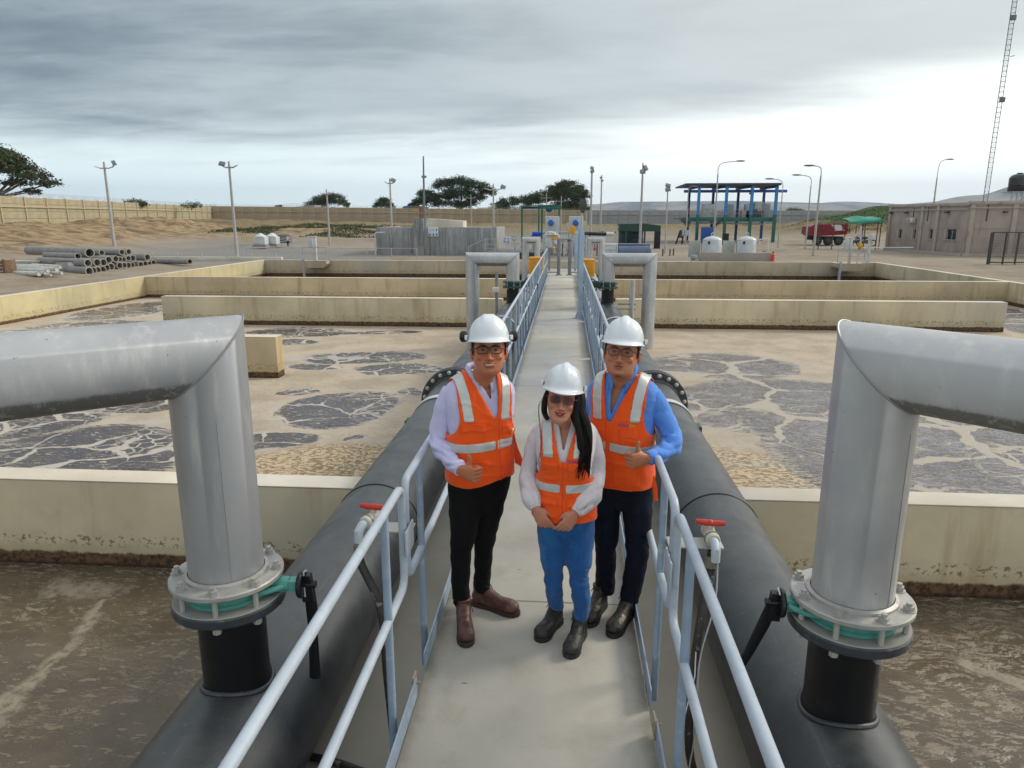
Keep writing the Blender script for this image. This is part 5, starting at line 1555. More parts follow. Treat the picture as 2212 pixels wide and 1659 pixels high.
for z in (0.26, 0.53):
    part('handrail', MB().bar((2.51, 46.8, z), (3.25, 46.8, z), .025), M('post_grey', (.20, .22, .25), .5), t)
part('handrail_post', MB().bar((3.25, 46.8, GZ), (3.25, 46.8, 0.59), .03), M('post_grey', (.20, .22, .25), .5), t)
bluev = M('blue_vessel', (.13, .17, .27), .4, 0, dirt=(.16, .2, .28), ds=4)
t = thing('blue_vessel', 'slate-blue horizontal vessel on the ground right of the walkway end', 'tank', (4.54, 48.00, 0.22))
xa, xb = 3.45, 5.66
part('shell', MB().lathe([(0, 0), (.30, .02), (.36, .08), (.36, xb - xa - .08), (.30, xb - xa - .02), (0, xb - xa)], (xa, 48.3, GZ + .47), (1, 0, 0), 28), bluev, t)
part('top_ledge', MB().bbox(xa - .3, xb - .1, 48.2, 48.9, GZ + .84, GZ + .93, .02), bluev, t)
part('cradle', MB().bbox(xa + .2, xb - .05, 47.98, 48.7, GZ - .05, GZ + .16, .02), M('navy_dark', (.02, .025, .06), .6), t)
for k in range(5):
    part('rail_post', MB().bar((4.63 + k * .12, 47, GZ), (4.63 + k * .12, 47, .42), .022), M('post_grey', (.20, .22, .25), .5), t)
part('rail', MB().bar((4.63 - .15, 47, .42), (4.63 + .7, 47, .42), .03), M('post_grey', (.20, .22, .25), .5), t)
t = thing('green_shed', 'small dark green open shed beyond the blue vessel', 'shed', (6.28, 62.00, 0.04))
xa, xb = 4.52, 7.98
zt, zm = 1.77, 1.16
part('fascia', MB().prism([(xa, zm), (xb, zm), (xb, zt - .12), (xa + (xb - xa) * .6, zt + .05), (xa, zt)], 62, 64.5), M('shed_green', (.015, .055, .04), .6), t)
for f in (.02, .17, .62, .95):
    part('post', MB().bar((xa + (xb - xa) * f, 62.05, GZ), (xa + (xb - xa) * f, 62.05, zm), .14), M('shed_green', (.015, .055, .04), .6), t)
part('back_wall', MB().bbox(xa + .1, xa + (xb - xa) * .64, 64.2, 64.3, GZ, zm, .01), M('shed_teal', (.06, .10, .11), .7), t)
part('dark_door', MB().bbox(xa + (xb - xa) * .85, xb, 61.9, 62.0, GZ, zm, .01), M('near_black', (.012, .012, .012), .7), t)
part('machine', MB().bbox(xa + (xb - xa) * .3, xa + (xb - xa) * .6, 62.6, 63.4, GZ, .6, .05), M('navy_dark', (.02, .025, .06), .6), t)
c = (2.37, 59.38, -0.32)
t = thing('fire_extinguisher', 'small red fire extinguisher on the ground right of the blue lamp post', 'extinguisher', c)
part('bottle', MB().lathe([(0, 0), (.08, .01), (.085, .04), (.085, .36), (.05, .43), (.025, .45), (0, .45)], c, n=14), redp, t)
part('valve', MB().bbox(c[0] - .05, c[0] + .05, c[1] - .02, c[1] + .02, c[2] + .45, c[2] + .53, .01), blackp, t)
for k, px3 in enumerate(((6.78, 50.97, 0.00), (7.33, 51.37, 0.00), (7.63, 51.75, 0.00))):
    solo('bollard', MB().tube([(px3[0], px3[1], GZ), (px3[0], px3[1], .16)], .05, 8), M('rust', (.12, .07, .05), .8), f'short rusty stub post {["at the foot of the slim light pole", "in the middle of three on the yard", "rightmost of three on the yard"][k]}', 'post', px3)

# ------------------------------------------------------------------ blue and green canopy structure
cb = M('column_blue', (.03, .22, .50), .45, 0)
cb2 = M('column_navy', (.03, .035, .20), .5, 0)
cg = M('column_green', (.015, .13, .10), .5, 0)
zr = 5.6
t = thing('canopy_structure', 'tall open steel structure with blue-green columns, a raised machine deck and a thin roof', 'structure', (14.1, 79.5, GZ))
fx = (14.1, 17.0, 19.65, 22.18)
for x in fx:
    part('column_lower', MB().bar((x, 79.5, GZ), (x, 79.5, 2.6), .30, .3), cg, t)
    part('column_upper', MB().bar((x, 79.5, 2.6), (x, 79.5, zr - .02), .28, .28), cb, t)
for x in ((14.15, 86.00, 5.74)[0], (16.88, 86.00, 5.74)[0], (19.71, 86.00, 5.52)[0], (22.60, 86.00, 5.51)[0]):
    part('column_rear', MB().bar((x, 86, GZ), (x, 86, zr - .02), .26, .26), cb2, t)
part('red_band', MB().bbox((14.15, 86.00, 5.74)[0] - .14, (14.15, 86.00, 5.74)[0] + .14, 85.85, 86.15, 2.7, 3.3, .01), redp, t)
part('roof', MB().prism([(79.1, zr + .02), (86.6, zr + .02), (86.6, zr + .16), (79.1, zr + .26)], 12.6, 22.5, 'x'), M('roof_dark', (.035, .04, .07), .6), t)
for x in (14.1, 16.8, 19.5, 22.2):
    part('roof_beam', MB().bbox(x - .08, x + .08, 79.3, 86.3, zr - .2, zr + .015, .01), cb2, t)
part('crane_rail', MB().bbox(12.9, 24.0, 82.0, 82.2, zr - .62, zr - .32, .02), M('crane_blue', (.02, .10, .42), .5), t)
hk = part('hoist', MB().bbox(20.0, 20.4, 81.9, 82.3, zr - .82, zr - .63, .03), blackp, t)
part('hook', MB().tube([(20.2, 82.1, zr - .8), (20.2, 82.1, zr - 1.25), (20.28, 82.1, zr - 1.38), (20.2, 82.1, zr - 1.45)], .035, 6), blackp, hk)
part('deck', MB().bbox(12.5, 22.0, 79.7, 86.2, 2.18, 2.30, .01), M('deck_steel', (.10, .13, .14), .6), t)
part('deck_beam', MB().bbox(12.5, 22.0, 79.66, 79.69, 1.9, 2.34, .01), cg, t)
for k in range(10):
    x = 12.5 + 9.4 * k / 9
    part('railing_post', MB().bar((x, 79.75, 2.3), (x, 79.75, 3.2), .045), gm_, t)
for z in (2.75, 3.2):
    part('railing_rail', MB().bar((12.5, 79.75, z), (21.9, 79.75, z), .045), gm_, t)
for x0_, x1_, z1_, mm in ((14.8, 16.0, 3.75, gl_), (17.3, 18.1, 3.7, gm_), (19.0, 20.0, 3.05, M('cream_paint', (.5, .48, .36), .6)), (19.4, 20.0, 3.7, gl_), (20.3, 21.2, 3.95, gl_)):
    part('deck_cabinet', MB().bbox(x0_, x1_, 80.6, 81.8, 2.301, z1_, .04), mm, t)
mc = MB()
for k in range(5):
    mc.tube([(19.8 + k * .32, 80.4, 2.3), (19.8 + k * .32, 80.4, 2.9 + .15 * (k % 3))], .13, 8)
mc.tube([(19.7, 80.4, 2.9), (21.2, 80.4, 2.9)], .1, 8)
part('engine', mc, M('manifold_dark', (.10, .11, .12), .5), t)
part('filter_unit', MB().bbox(21.05, 21.95, 80.5, 81.6, 2.301, 3.8, .04), gm_, t)
part('undercroft_pipe', MB().tube([(14.4, 80.5, 1.75), (21.5, 80.5, 1.6)], .07, 8), M('post_light', (.5, .5, .48), .6), t)
part('hopper', MB().prism([(12.4, 2.15), (13.6, 2.15), (13.3, 1.3), (12.9, 1.7)], 80, 81.5), M('manifold_dark', (.10, .11, .12), .5), t)
st = part('staircase', MB().bar((16.9, 80.4, 2.2), (14.6, 80.4, GZ), .1, .2), M('manifold_dark', (.10, .11, .12), .5), t)
for k in range(8):
    part('tread', MB().bbox(14.8 + k * .26, 15.05 + k * .26, 80.1, 80.7, -.1 + k * .28, -.05 + k * .28, .004), M('manifold_dark', (.10, .11, .12), .5), st)
c = (17.56, 91.48, -0.32)
t = thing('blue_container', 'bright blue skip container under the canopy structure', 'container', (c[0], 78, GZ))
xa, xb = 14.47, 15.53
part('body', MB().bbox(xa, xb, 78, 79.2, GZ, 1.31, .03), M('blue_skip', (.02, .10, .40), .5, 0, dirt=(.02, .06, .22), ds=3), t)
for k in range(4):
    part('rib', MB().bbox(xa + .02 + k * (xb - xa - .1) / 3, xa + .1 + k * (xb - xa - .1) / 3, 77.95, 77.999, GZ + .05, 1.31 - .05, .004), M('blue_skip2', (.015, .08, .33), .5), t)
t = thing('black_hoppers', 'dark trestle with two black panels left of the canopy structure', 'trestle', (13.00, 83.93, -0.32))
for k, (a_, b_) in enumerate((((11.49, 74.00, 1.08), (11.09, 74.00, -0.06)), ((11.86, 74.00, 1.08), (11.69, 74.00, -0.06)))):
    part('leg', MB().bar((a_[0], 74, a_[2]), (b_[0], 74, GZ), .14), M('near_black', (.012, .012, .012), .7), t)
part('panel', MB().prism([((11.45, 74.00, 1.08)[0], (11.45, 74.00, 1.08)[2]), ((11.86, 74.00, 1.08)[0], (11.45, 74.00, 1.08)[2]), ((11.77, 74.00, 0.26)[0], .3), ((11.31, 74.00, 0.26)[0], .3)], 74.1, 74.3), M('manifold_dark', (.10, .11, .12), .5), t)
c = (17.93, 82.67, -0.32)
t = thing('barrow', 'black upright bin standing behind and between the two white dosing tanks', 'bin', (c[0], 70, GZ))
part('body', MB().bbox(14.93, 15.45, 70, 70.6, GZ + .1, 0.85, .05), M('near_black', (.012, .012, .012), .7), t)
part('wheel', MB().tube([(15.19, 69.9, GZ + .12), (15.19, 70.0, GZ + .12)], .12, 14), rubber, t)

# white dosing tanks on their bund
white2 = M('white_grp', (.55, .58, .60), .4, 0, dirt=(.45, .47, .47), ds=3)
for k, (xa, xb, w_) in enumerate(((8.21, 9.33, 'left'), (10.26, 11.35, 'right'))):
    r = (xb - xa) / 2; xc = (xa + xb) / 2
    t = thing('dosing_tank', f'{w_} white round dosing tank with a domed top and hoop, inside the low bund', 'tank', (xc, 44.1, 0))
    zt = 0.99
    part('shell', MB().lathe([(r, -.05), (r, zt), (r * .93, zt + .07), (r * .6, zt + .17), (r * .25, zt + .215), (0, zt + .22)], (xc, 44.1, 0), (0, 0, 1), 36), white2, t, smooth=50)
    part('lid', MB().tube([(xc, 44.1, zt + .2), (xc, 44.1, zt + .27)], .08, 14), white2, t)
    part('vent_hoop', MB().tube(spline([(xc - .08, 44.1, zt + .25), (xc - .06, 44.1, zt + .38), (xc + .03, 44.1, zt + .42), (xc + .1, 44.1, zt + .3)], 4), .025, 8), white2, t)
    part('label_plate', MB().bbox(xc - r * .62, xc - r * .40, 44.1 - r * .93, 44.1 - r * .80, zt - .22, zt - .06, .004), blackp, t)
    part('sight_pipe', MB().tube([(xc - r - .13, 43.7, .02), (xc - r - .13, 43.7, zt - .02), (xc - r + .1, 43.8, zt - .02)], .018, 8), M('post_grey', (.20, .22, .25), .5), t)
    part('pump', MB().ball((xc - r + .02, 43.45, .12), (.1, .1, .16), 10, 6), gm_, t)
    part('dosing_panel', MB().bbox(xc - r - .72, xc - r - .02, 44.7, 44.75, -.05, zt - .05, .01), M('pale_panel', (.42, .45, .42), .7), t)
t = thing('bund', 'low grey concrete bund wall in front of the white dosing tanks', 'wall', (7.4, 41.5, GZ))
x0_, x1_ = 7.82, 12.04
part('bund_wall', MB().bbox(x0_, x1_, 43.2, 43.35, GZ - .1, 0.28, .012), concrete('bund_concrete', (.36, .33, .29), None, warmth=.3, warm=(.35, .24, .2)), t)
part('bund_floor', MB().box(x0_, x1_, 43.352, 45.6, GZ - .1, GZ + .1), deck_c, t)
t = thing('dosing_pump', 'dark pump on a small block at the left end of the bund', 'pump', (x0_ - .25, 43.0, GZ))
part('block', MB().bbox(x0_ - .42, x0_ - .02, 42.8, 43.15, GZ - .05, GZ + .2, .02), cpm, t)
part('body', MB().ball((x0_ - .3, 42.95, GZ + .35), (.2, .12, .15), 12, 8).tube([(x0_ - .48, 42.95, GZ + .45), (x0_ - .1, 42.95, GZ + .28)], .07, 8), gm_, t)
c = (12.08, 43.00, -0.07)
t = thing('fire_extinguisher', 'bright red fire extinguisher at the right end of the bund', 'extinguisher', (c[0], 43, GZ))
part('bottle', MB().lathe([(0, 0), (.09, .01), (.10, .04), (.10, .46), (.06, .54), (.03, .57), (0, .57)], (c[0], 43, GZ + .03), n=16), M('bright_red', (.75, .03, .02), .35), t)
part('valve', MB().bbox(c[0] - .05, c[0] + .05, 42.97, 43.03, GZ + .6, GZ + .68, .01), blackp, t)
t = thing('shower_frame', 'pale pipe frame of a safety shower at the right end of the bund', 'frame', (c[0] - .2, 44, GZ))
part('frame', MB().tube([(c[0] - .06, 44, GZ), (c[0] - .06, 44, 1.03), (c[0] - .55, 44, 1.03), (c[0] - .55, 44, .75)], .035, 8), wht, t)
part('bowl', MB().lathe([(0, 0), (.1, .02), (.14, .08), (0, .07)], (c[0] - .25, 44, .3), n=14), gm_, t)

# ------------------------------------------------------------------ red tipper truck under the carport
t = thing('truck', 'dark red tipper truck body with a white slash parked beyond the carport posts', 'truck', (27.82, 78.88, -0.32))
xa, xb = 23.46, 27.06
zb, zt = 0.78, 1.70
red2 = M('truck_red', (.22, .016, .024), .4, 0, dirt=(.18, .02, .02), ds=2)
part('tipper_body', MB().prism([(xa, zb), (xa + .1, zt - .25), (xa + .5, zt), (xb, zt), (xb, zb - .05), (xa + .4, zb - .25)], 72, 74.4), red2, t)
part('white_slash', MB().prism([(xa + 2.0, zt - .08), (xa + 2.9, zt - .08), (xa + 3.3, zb + .3), (xa + 2.2, zb + .3), (xa + 2.5, zt - .55)], 71.975, 71.998), M('white_paint', (.6, .6, .6), .5), t)
for k in range(7):
    part('side_rib', MB().bbox(xa + .6 + k * .62, xa + .68 + k * .62, 71.94, 71.972, zb + .02, zt - .1, .004) if k not in (2, 3) else MB().bbox(xa + .6 + k * .62, xa + .68 + k * .62, 71.98, 71.996, zb + .02, zt - .1, .003), red2, t)
part('chassis', MB().bbox(xa + .3, xb - .1, 72.3, 74, zb - .6, zb - .27, .02), M('near_black', (.012, .012, .012), .7), t)
for fx_ in (.9, 1.9, xb - xa - .7):
    w_ = part('wheel', MB().lathe([(0, -.14), (.34, -.14), (.42, -.10), (.42, .10), (.34, .14), (0, .14)], (xa + fx_, 72.2, GZ + .42), (0, 1, 0), 20), rubber, t)
    part('rim', MB().lathe([(0, -.155), (.2, -.15), (.22, -.142), (0, -.14)], (xa + fx_, 72.2, GZ + .42), (0, 1, 0), 14), M('rim_dark', (.06, .055, .055), .6), w_)
# carport with green cloth and thin dark posts
t = thing('carport', 'thin-posted carport with a stretch of bright green shade cloth beside the pink building', 'carport', (29.07, 72.45, -0.32))
for px3 in ((21.04, 62.00, 1.86), (22.15, 62.00, 1.86), (24.68, 62.00, 1.86), (25.68, 62.00, 1.86), (26.77, 64.00, 1.84), (26.07, 66.00, 1.83), (24.61, 66.00, 1.83)):
    part('post', MB().bar((px3[0], px3[1], GZ), (px3[0], px3[1], px3[2] - .02), .06), M('rust_dark', (.07, .05, .05), .7), t)
za = 1.86
part('front_rail', MB().bar((20.81, 62, za), (26.01, 62, za), .06), M('rust_dark', (.07, .05, .05), .7), t)
cl = MB()
X0, X1 = 23.41, 26.07
N = 24
for j in range(9):
    for i in range(N + 1):
        u, v = i / N, j / 8
        cl.v.append((X0 + (X1 - X0) * u, 61.9 + 4 * v, za + .12 + .16 * u + .30 * math.sin(v * 2.4) - .09 * math.sin(u * 9) * math.sin(v * 3) - (.18 if j == 0 else 0)))
for j in range(8):
    for i in range(N):
        a_ = j * (N + 1) + i
        cl.f.append((a_, a_ + 1, a_ + N + 2, a_ + N + 1))
shade = M('shade_cloth', (.015, .24, .16), .7, 0, var=.2, vs=1.5)
o = part('shade_cloth', cl, shade, t, smooth=180)
md = o.modifiers.new('s', 'SOLIDIFY'); md.thickness = .02
def motorbike(c, label, yaw):
    t = thing('motorbike', label, 'motorbike', c, rz=yaw)
    x = y = 0; z = 0
    for xx in (-.6, .6):
        part('wheel', MB().tube([(xx + .27 * math.cos(2 * math.pi * k / 16), 0, .31 + .27 * math.sin(2 * math.pi * k / 16)) for k in range(17)], .05, 6, cap=False), rubber, t, world=False)
    part('frame', MB().tube([(-.6, 0, .31), (-.1, 0, .45), (.3, 0, .75), (.6, 0, .31)], .05, 6).ball((0, 0, .42), (.26, .16, .2), 10, 6), M('manifold_dark', (.10, .11, .12), .5), t, world=False)
    part('fuel_tank', MB().ball((.15, 0, .78), (.26, .14, .13), 10, 6), M('bike_navy', (.03, .04, .12), .35), t, world=False)
    part('seat', MB().ball((-.3, 0, .76), (.38, .12, .08), 10, 6), rubber, t, world=False)
    part('handlebar', MB().tube([(.38, -.34, 1.02), (.42, 0, .95), (.38, .34, 1.02)], .025, 6), M('post_grey', (.20, .22, .25), .5), t, world=False)
motorbike((27.62, 71.17, -0.32), 'dark parked motorbike, left one under the green shade cloth', .5)
motorbike((28.12, 70.07, -0.32), 'dark parked motorbike, right one under the green shade cloth', 2.4)

# ------------------------------------------------------------------ pink rendered building
ren, g, b = newmat('render_pink')
p = g.n('ShaderNodeNewGeometry').outputs['Position']
c = g.mix(g.ss(g.noise(p, .9, 5, .6), .3, .7), (.34, .275, .25), (.42, .35, .315))
c = g.mix(g.ss(g.noise(g.map(p, scale=(1.5, 1.5, .3)), 1.4, 5, .65), .52, .7, 0, .5), c, (.18, .145, .13))
g.put(b.inputs['Base Color'], c); b.inputs['Roughness'].default_value = .9
ren2 = M('render_column', (.43, .365, .32), .9, 0, var=.1, vs=1.2, dirt=(.22, .17, .15), ds=2)
glassd = M('window_glass', (.012, .016, .022), .12, 0, var=0)
alu = M('window_frame', (.42, .40, .38), .5)
bA, bB, bC = Vector((26.9, 62.91, 0)), Vector((28.1, 53.24, 0)), Vector((37.6, 51.7, 0))
t = thing('building', 'low pinkish rendered building with pilasters and small windows at the right edge', 'building', (26.9, 62.91, GZ))
def frame_of(P, Q):
    d_ = (Q - P).normalized()
    n_ = Vector((d_.y, -d_.x, 0))
    if n_.dot(Vector((0, 0, 0)) - P) < 0:
        n_ = -n_
    return d_, n_
def fbox(P, Q, u0, u1, z0, z1, o0, o1, bv=.01):
    """box on a facade: along u, outwards o"""
    d_, n_ = frame_of(P, Q)
    mb = MB().bbox(u0, u1, o0, o1, z0, z1, bv)
    mb.v = [tuple(P + d_ * v[0] + n_ * v[1] + Vector((0, 0, v[2]))) for v in mb.v]
    return mb
H1 = 3.12
def facade(P, Q, L, wins, pil, zt):
    # wall split round its openings
    xs = [0.0]
    for u0, u1, z0, z1 in wins:
        part('wall', fbox(P, Q, xs[-1], u0, GZ - .3, zt, -.25, 0, .004), ren, t)
        part('wall', fbox(P, Q, u0, u1, GZ - .3, z0, -.25, 0, .004), ren, t)
        part('wall', fbox(P, Q, u0, u1, z1, zt, -.25, 0, .004), ren, t)
        w_ = part('window', fbox(P, Q, u0, u1, z0, z1, -.16, -.13, .003), glassd, t)
        m_ = (u0 + u1) / 2
        part('frame', fbox(P, Q, u0, u0 + .035, z0, z1, -.13, -.07, .003), alu, w_)
        part('frame', fbox(P, Q, u1 - .035, u1, z0, z1, -.13, -.07, .003), alu, w_)
        part('frame', fbox(P, Q, u0 + .036, u1 - .036, z1 - .04, z1 - .002, -.13, -.07, .003), alu, w_)
        if u1 - u0 > .9:
            part('mullion', fbox(P, Q, m_ - .02, m_ + .02, z0 + .002, z1 - .045, -.13, -.08, .003), alu, w_)
        part('sill', fbox(P, Q, u0 - .18, u1 + .12, z0 - .07, z0 - .002, .002, .07, .006), ren2, w_)
        part('reveal_panel', fbox(P, Q, u0 - .24, u0 - .004, z0, z1, .002, .012, .003), ren2, w_)
        xs.append(u1)
    part('wall', fbox(P, Q, xs[-1], L, GZ - .3, zt, -.25, 0, .004), ren, t)
    for u in pil:
        part('pilaster', fbox(P, Q, u - .15, u + .15, GZ - .3, zt + .02, .003, .10, .01), ren2, t)
    part('parapet', fbox(P, Q, -.05, L + .05, zt + .021, zt + .22, -.28, .14, .01), ren2, t)
    part('ledge', fbox(P, Q, 0, L, zt - .28, zt - .2, .101, .15, .006), ren2, t)
facade(bA, bB, 9.74, [(1.55, 2.01, .67, 1.4), (3.56, 3.9, .68, 1.42), (5.6, 6.0, .74, 1.46), (7.6, 8.71, .74, 1.5)], (.15, 4.55, 6.45), H1)
facade(bB, bC, 9.6, [], (.22, 2.85, 5.6, 8.4), H1 + .08)
part('string_course', fbox(bB, bC, .4, 9.5, 1.55, 1.60, .002, .03, .004), ren2, t)
part('string_course', fbox(bA, bB, 4.8, 9.6, 1.60, 1.65, .002, .02, .004), ren2, t)
part('plinth', fbox(bA, bB, 0, 9.8, GZ - .1, GZ + .14, .101, .22, .01), ren2, t)
part('plinth', fbox(bB, bC, -.1, 9.8, GZ - .1, GZ + .14, .101, .3, .01), ren2, t)
ac = part('air_conditioner', fbox(bA, bB, 3.1, 3.85, 1.92, 2.28, .10, .38, .02), wht, t)
part('fan_grille', fbox(bA, bB, 3.2, 3.55, 1.97, 2.24, .381, .39, .003), gm_, ac)
for P, Q, u, z0, z1 in ((bA, bB, 5.2, 2.05, 3.1), (bA, bB, 3.35, 2.35, 3.0), (bB, bC, 1.15, 2.05, 3.2)):
    part('dark_stain_pipe', fbox(P, Q, u - .035, u + .035, z0, z1, .002, .05, .01), M('pipe_brown', (.10, .075, .065), .8), t)
for P, Q, u in ((bA, bB, .45), (bA, bB, 2.55), (bA, bB, 7.6), (bB, bC, 2.2)):
    lb = part('wall_lamp', fbox(P, Q, u - .12, u + .14, 2.62, 2.75, .05, .3, .02), M('dark_lamp', (.06, .07, .06), .5), t)
part('roof_slab', MB().add([tuple(bA + Vector((.3, 0, 3.0))), tuple(bB + Vector((.2, .3, 3.0))), tuple(bC + Vector((0, .3, 3.0))), (37.6, 62.9, 3.0)], [(0, 1, 2, 3)]), ren2, t)
# black roof tank on a steel stand
c = (32.74, 56.00, 4.15)
t = thing('roof_tank', 'shiny black water tank on a grey steel stand on the building roof, right edge', 'tank', (c[0], 56, H1))
part('tank_shell', MB().lathe([(.62, 0), (.64, .03), (.64, .35), (.61, .38), (.64, .41), (.64, .95), (.52, 1.12), (.30, 1.22), (0, 1.24)], (c[0], 56, c[2]), n=32), M('tank_black', (.02, .018, .016), .22, 0), t)
part('lid', MB().lathe([(.2, 1.21), (.2, 1.30), (0, 1.32)], (c[0], 56, c[2]), n=20), M('tank_black', (.02, .018, .016), .22, 0), t)
part('stand_ring', MB().bbox(c[0] - .75, c[0] + .75, 55.3, 56.7, c[2] - .1, c[2] - .01, .01), gm_, t)
for k in range(5):
    x = c[0] - .7 + .35 * k
    part('stand_leg', MB().bar((x, 55.4, H1 - .1), (x, 55.4, c[2] - .1), .06), gm_, t)
    if k < 4:
        part('stand_brace', MB().bar((x, 55.42, H1 + .5), (x + .35, 55.42, c[2] - .15), .04), gm_, t)
# lattice radio mast
c = (44.74, 82.00, 5.58)
t = thing('radio_mast', 'tall thin lattice radio mast rising out of the picture at the right', 'mast', (c[0], 82, 0))
top = 26.23
mg = M('mast_galv', (.16, .165, .17), .5, .3)
legs = [(c[0] - .23, 81.9), (c[0] + .23, 81.9), (c[0], 82.3)]
for lx_, ly_ in legs:
    part('leg', MB().tube([(lx_, ly_, 0), (lx_, ly_, top)], .035, 6), mg, t)
lat = MB()
k = 0
z = 1.
while z < top - .5:
    for q in range(3):
        a_, b_ = legs[q], legs[(q + 1) % 3]
        lat.bar((a_[0], a_[1], z), (b_[0], b_[1], z), .028)
        lat.bar((a_[0], a_[1], z), (b_[0], b_[1], z + .5), .02)
    z += .5
o = part('lattice', lat, mg, t, smooth=0); o['kind'] = 'stuff'
for px3 in ((44.80, 82.00, 22.06), (44.90, 82.00, 14.26)):
    part('antenna', MB().bbox(px3[0] - .3, px3[0] + .25, 81.7, 81.85, px3[2] - .3, px3[2] + .2, .03), mg, t)
part('side_arm', MB().bar((45.18, 82.00, 18.40), (45.58, 82.00, 18.48), .06), mg, t)
# wire mesh cage on the right
t = thing('mesh_cage', 'dark framed wire mesh cage standing on the sand at the right edge', 'cage', (24.76, 43.59, -0.32))
xs = [(24.15, 43.00, 1.53)[0], (24.93, 43.00, 1.53)[0], (25.60, 43.00, 1.53)[0], (26.53, 43.00, 1.53)[0]]
zt = 1.48
dk = M('cage_dark', (.055, .05, .05), .6)
for x in xs:
    part('post', MB().bar((x, 43, GZ - .1), (x, 43, zt), .07 if x != xs[0] else .14), dk, t)
part('top_bar', MB().bar((xs[0], 43, zt), (xs[-1], 43, zt), .06), dk, t)
part('bottom_bar', MB().bar((xs[0], 43, GZ + .12), (xs[-1], 43, GZ + .12), .06), dk, t)
nm = MB()
for k in range(int((xs[-1] - xs[0]) / .09)):
    nm.bar((xs[0] + k * .09, 43, GZ), (xs[0] + k * .09, 43, zt), .008)
for k in range(int((zt - GZ) / .09)):
    nm.bar((xs[0], 43, GZ + k * .09), (xs[-1], 43, GZ + k * .09), .008)
o = part('wire_mesh', nm, dk, t, smooth=0); o['kind'] = 'stuff'

# tangle of valves, risers and small pipes between the walkway end and the blowers
rr = random.Random(21)
t = thing('pipe_rack', 'tangle of grey pipes, valves and supports straight ahead beyond the end posts', 'pipework', (-.3, 49, GZ))
for k in range(16):
    x = -3.6 + k * .42 + rr.uniform(-.1, .1); y = 48.5 + rr.uniform(0, 4); h = rr.uniform(.35, 1.15); r = rr.choice((.035, .05, .07, .09))
    mm = rr.choice((gm_, gl_, galv, M('manifold_dark', (.10, .11, .12), .5)))
    part('upright_pipe', MB().tube([(x, y, GZ), (x, y, h)], r, 10), mm, t)
    part('valve_head', MB().lathe([(0, -.03), (r * 1.9, -.03), (r * 1.9, .03), (0, .03)], (x, y, h * rr.uniform(.5, .95)), (0, 0, 1), 12), mm, t)
    if k % 3 == 0:
        part('hand_wheel', MB().tube([(x + .13 * math.cos(a), y - .12, h + .13 * math.sin(a)) for a in [2 * math.pi * q / 12 for q in range(13)]], .018, 6, cap=False), M('manifold_dark', (.10, .11, .12), .5), t)
for k in range(9):
    x = rr.uniform(-3.5, 1.6); y = 48.3 + rr.uniform(0, 4); z = rr.uniform(.0, .95); L_ = rr.uniform(.7, 2.2)
    part('cross_pipe', MB().tube([(x, y, z), (x + L_, y + .02, z)], rr.choice((.04, .06, .08)), 10), rr.choice((gm_, gl_, galv)), t)
for k in range(5):
    x = -3.3 + k * 1.25
    part('support_frame', MB().tube([(x, 48.2, GZ), (x, 48.2, .62), (x + .7, 48.2, .62), (x + .7, 48.2, GZ)], .03, 6), galv, t)
for k, (px3, cc) in enumerate((((-0.80, 53.00, 1.58), gl_), ((-0.60, 53.00, 1.64), gl_), ((0.18, 54.00, 1.63), gl_), ((0.49, 54.00, 1.57), gm_))):
    part('instrument_box', MB().bbox(px3[0] - .12, px3[0] + .12, px3[1], px3[1] + .2, px3[2] - .3, px3[2] + .28, .02), cc, t)
    part('box_stand', MB().tube([(px3[0], px3[1] + .1, GZ), (px3[0], px3[1] + .1, px3[2] - .3)], .04, 8), galv, t)

# ------------------------------------------------------------------ people
from mathutils.bvhtree import BVHTree
def lerp_tab(tab, z):
    """tab rows (z, a, b, ...) ascending -> smooth interpolation"""
    if z <= tab[0][0]:
        return tab[0][1:]
    if z >= tab[-1][0]:
        return tab[-1][1:]
    n = len(tab)
    for i in range(n - 1):
        if tab[i][0] <= z <= tab[i + 1][0]:
            t = (z - tab[i][0]) / (tab[i + 1][0] - tab[i][0])
            p0, p1, p2, p3 = tab[max(0, i - 1)], tab[i], tab[i + 1], tab[min(n - 1, i + 2)]
            out = []
            for k in range(1, len(tab[0])):
                h = p2[0] - p1[0]
                m1 = (p2[k] - p0[k]) / max(1e-6, p2[0] - p0[0]) * h
                m2 = (p3[k] - p1[k]) / max(1e-6, p3[0] - p1[0]) * h
                t2, t3 = t * t, t * t * t
                out.append((2 * t3 - 3 * t2 + 1) * p1[k] + (t3 - 2 * t2 + t) * m1 + (-2 * t3 + 3 * t2) * p2[k] + (t3 - t2) * m2)
            return tuple(out)
def sgnpow(v, e):
    return math.copysign(abs(v) ** e, v)
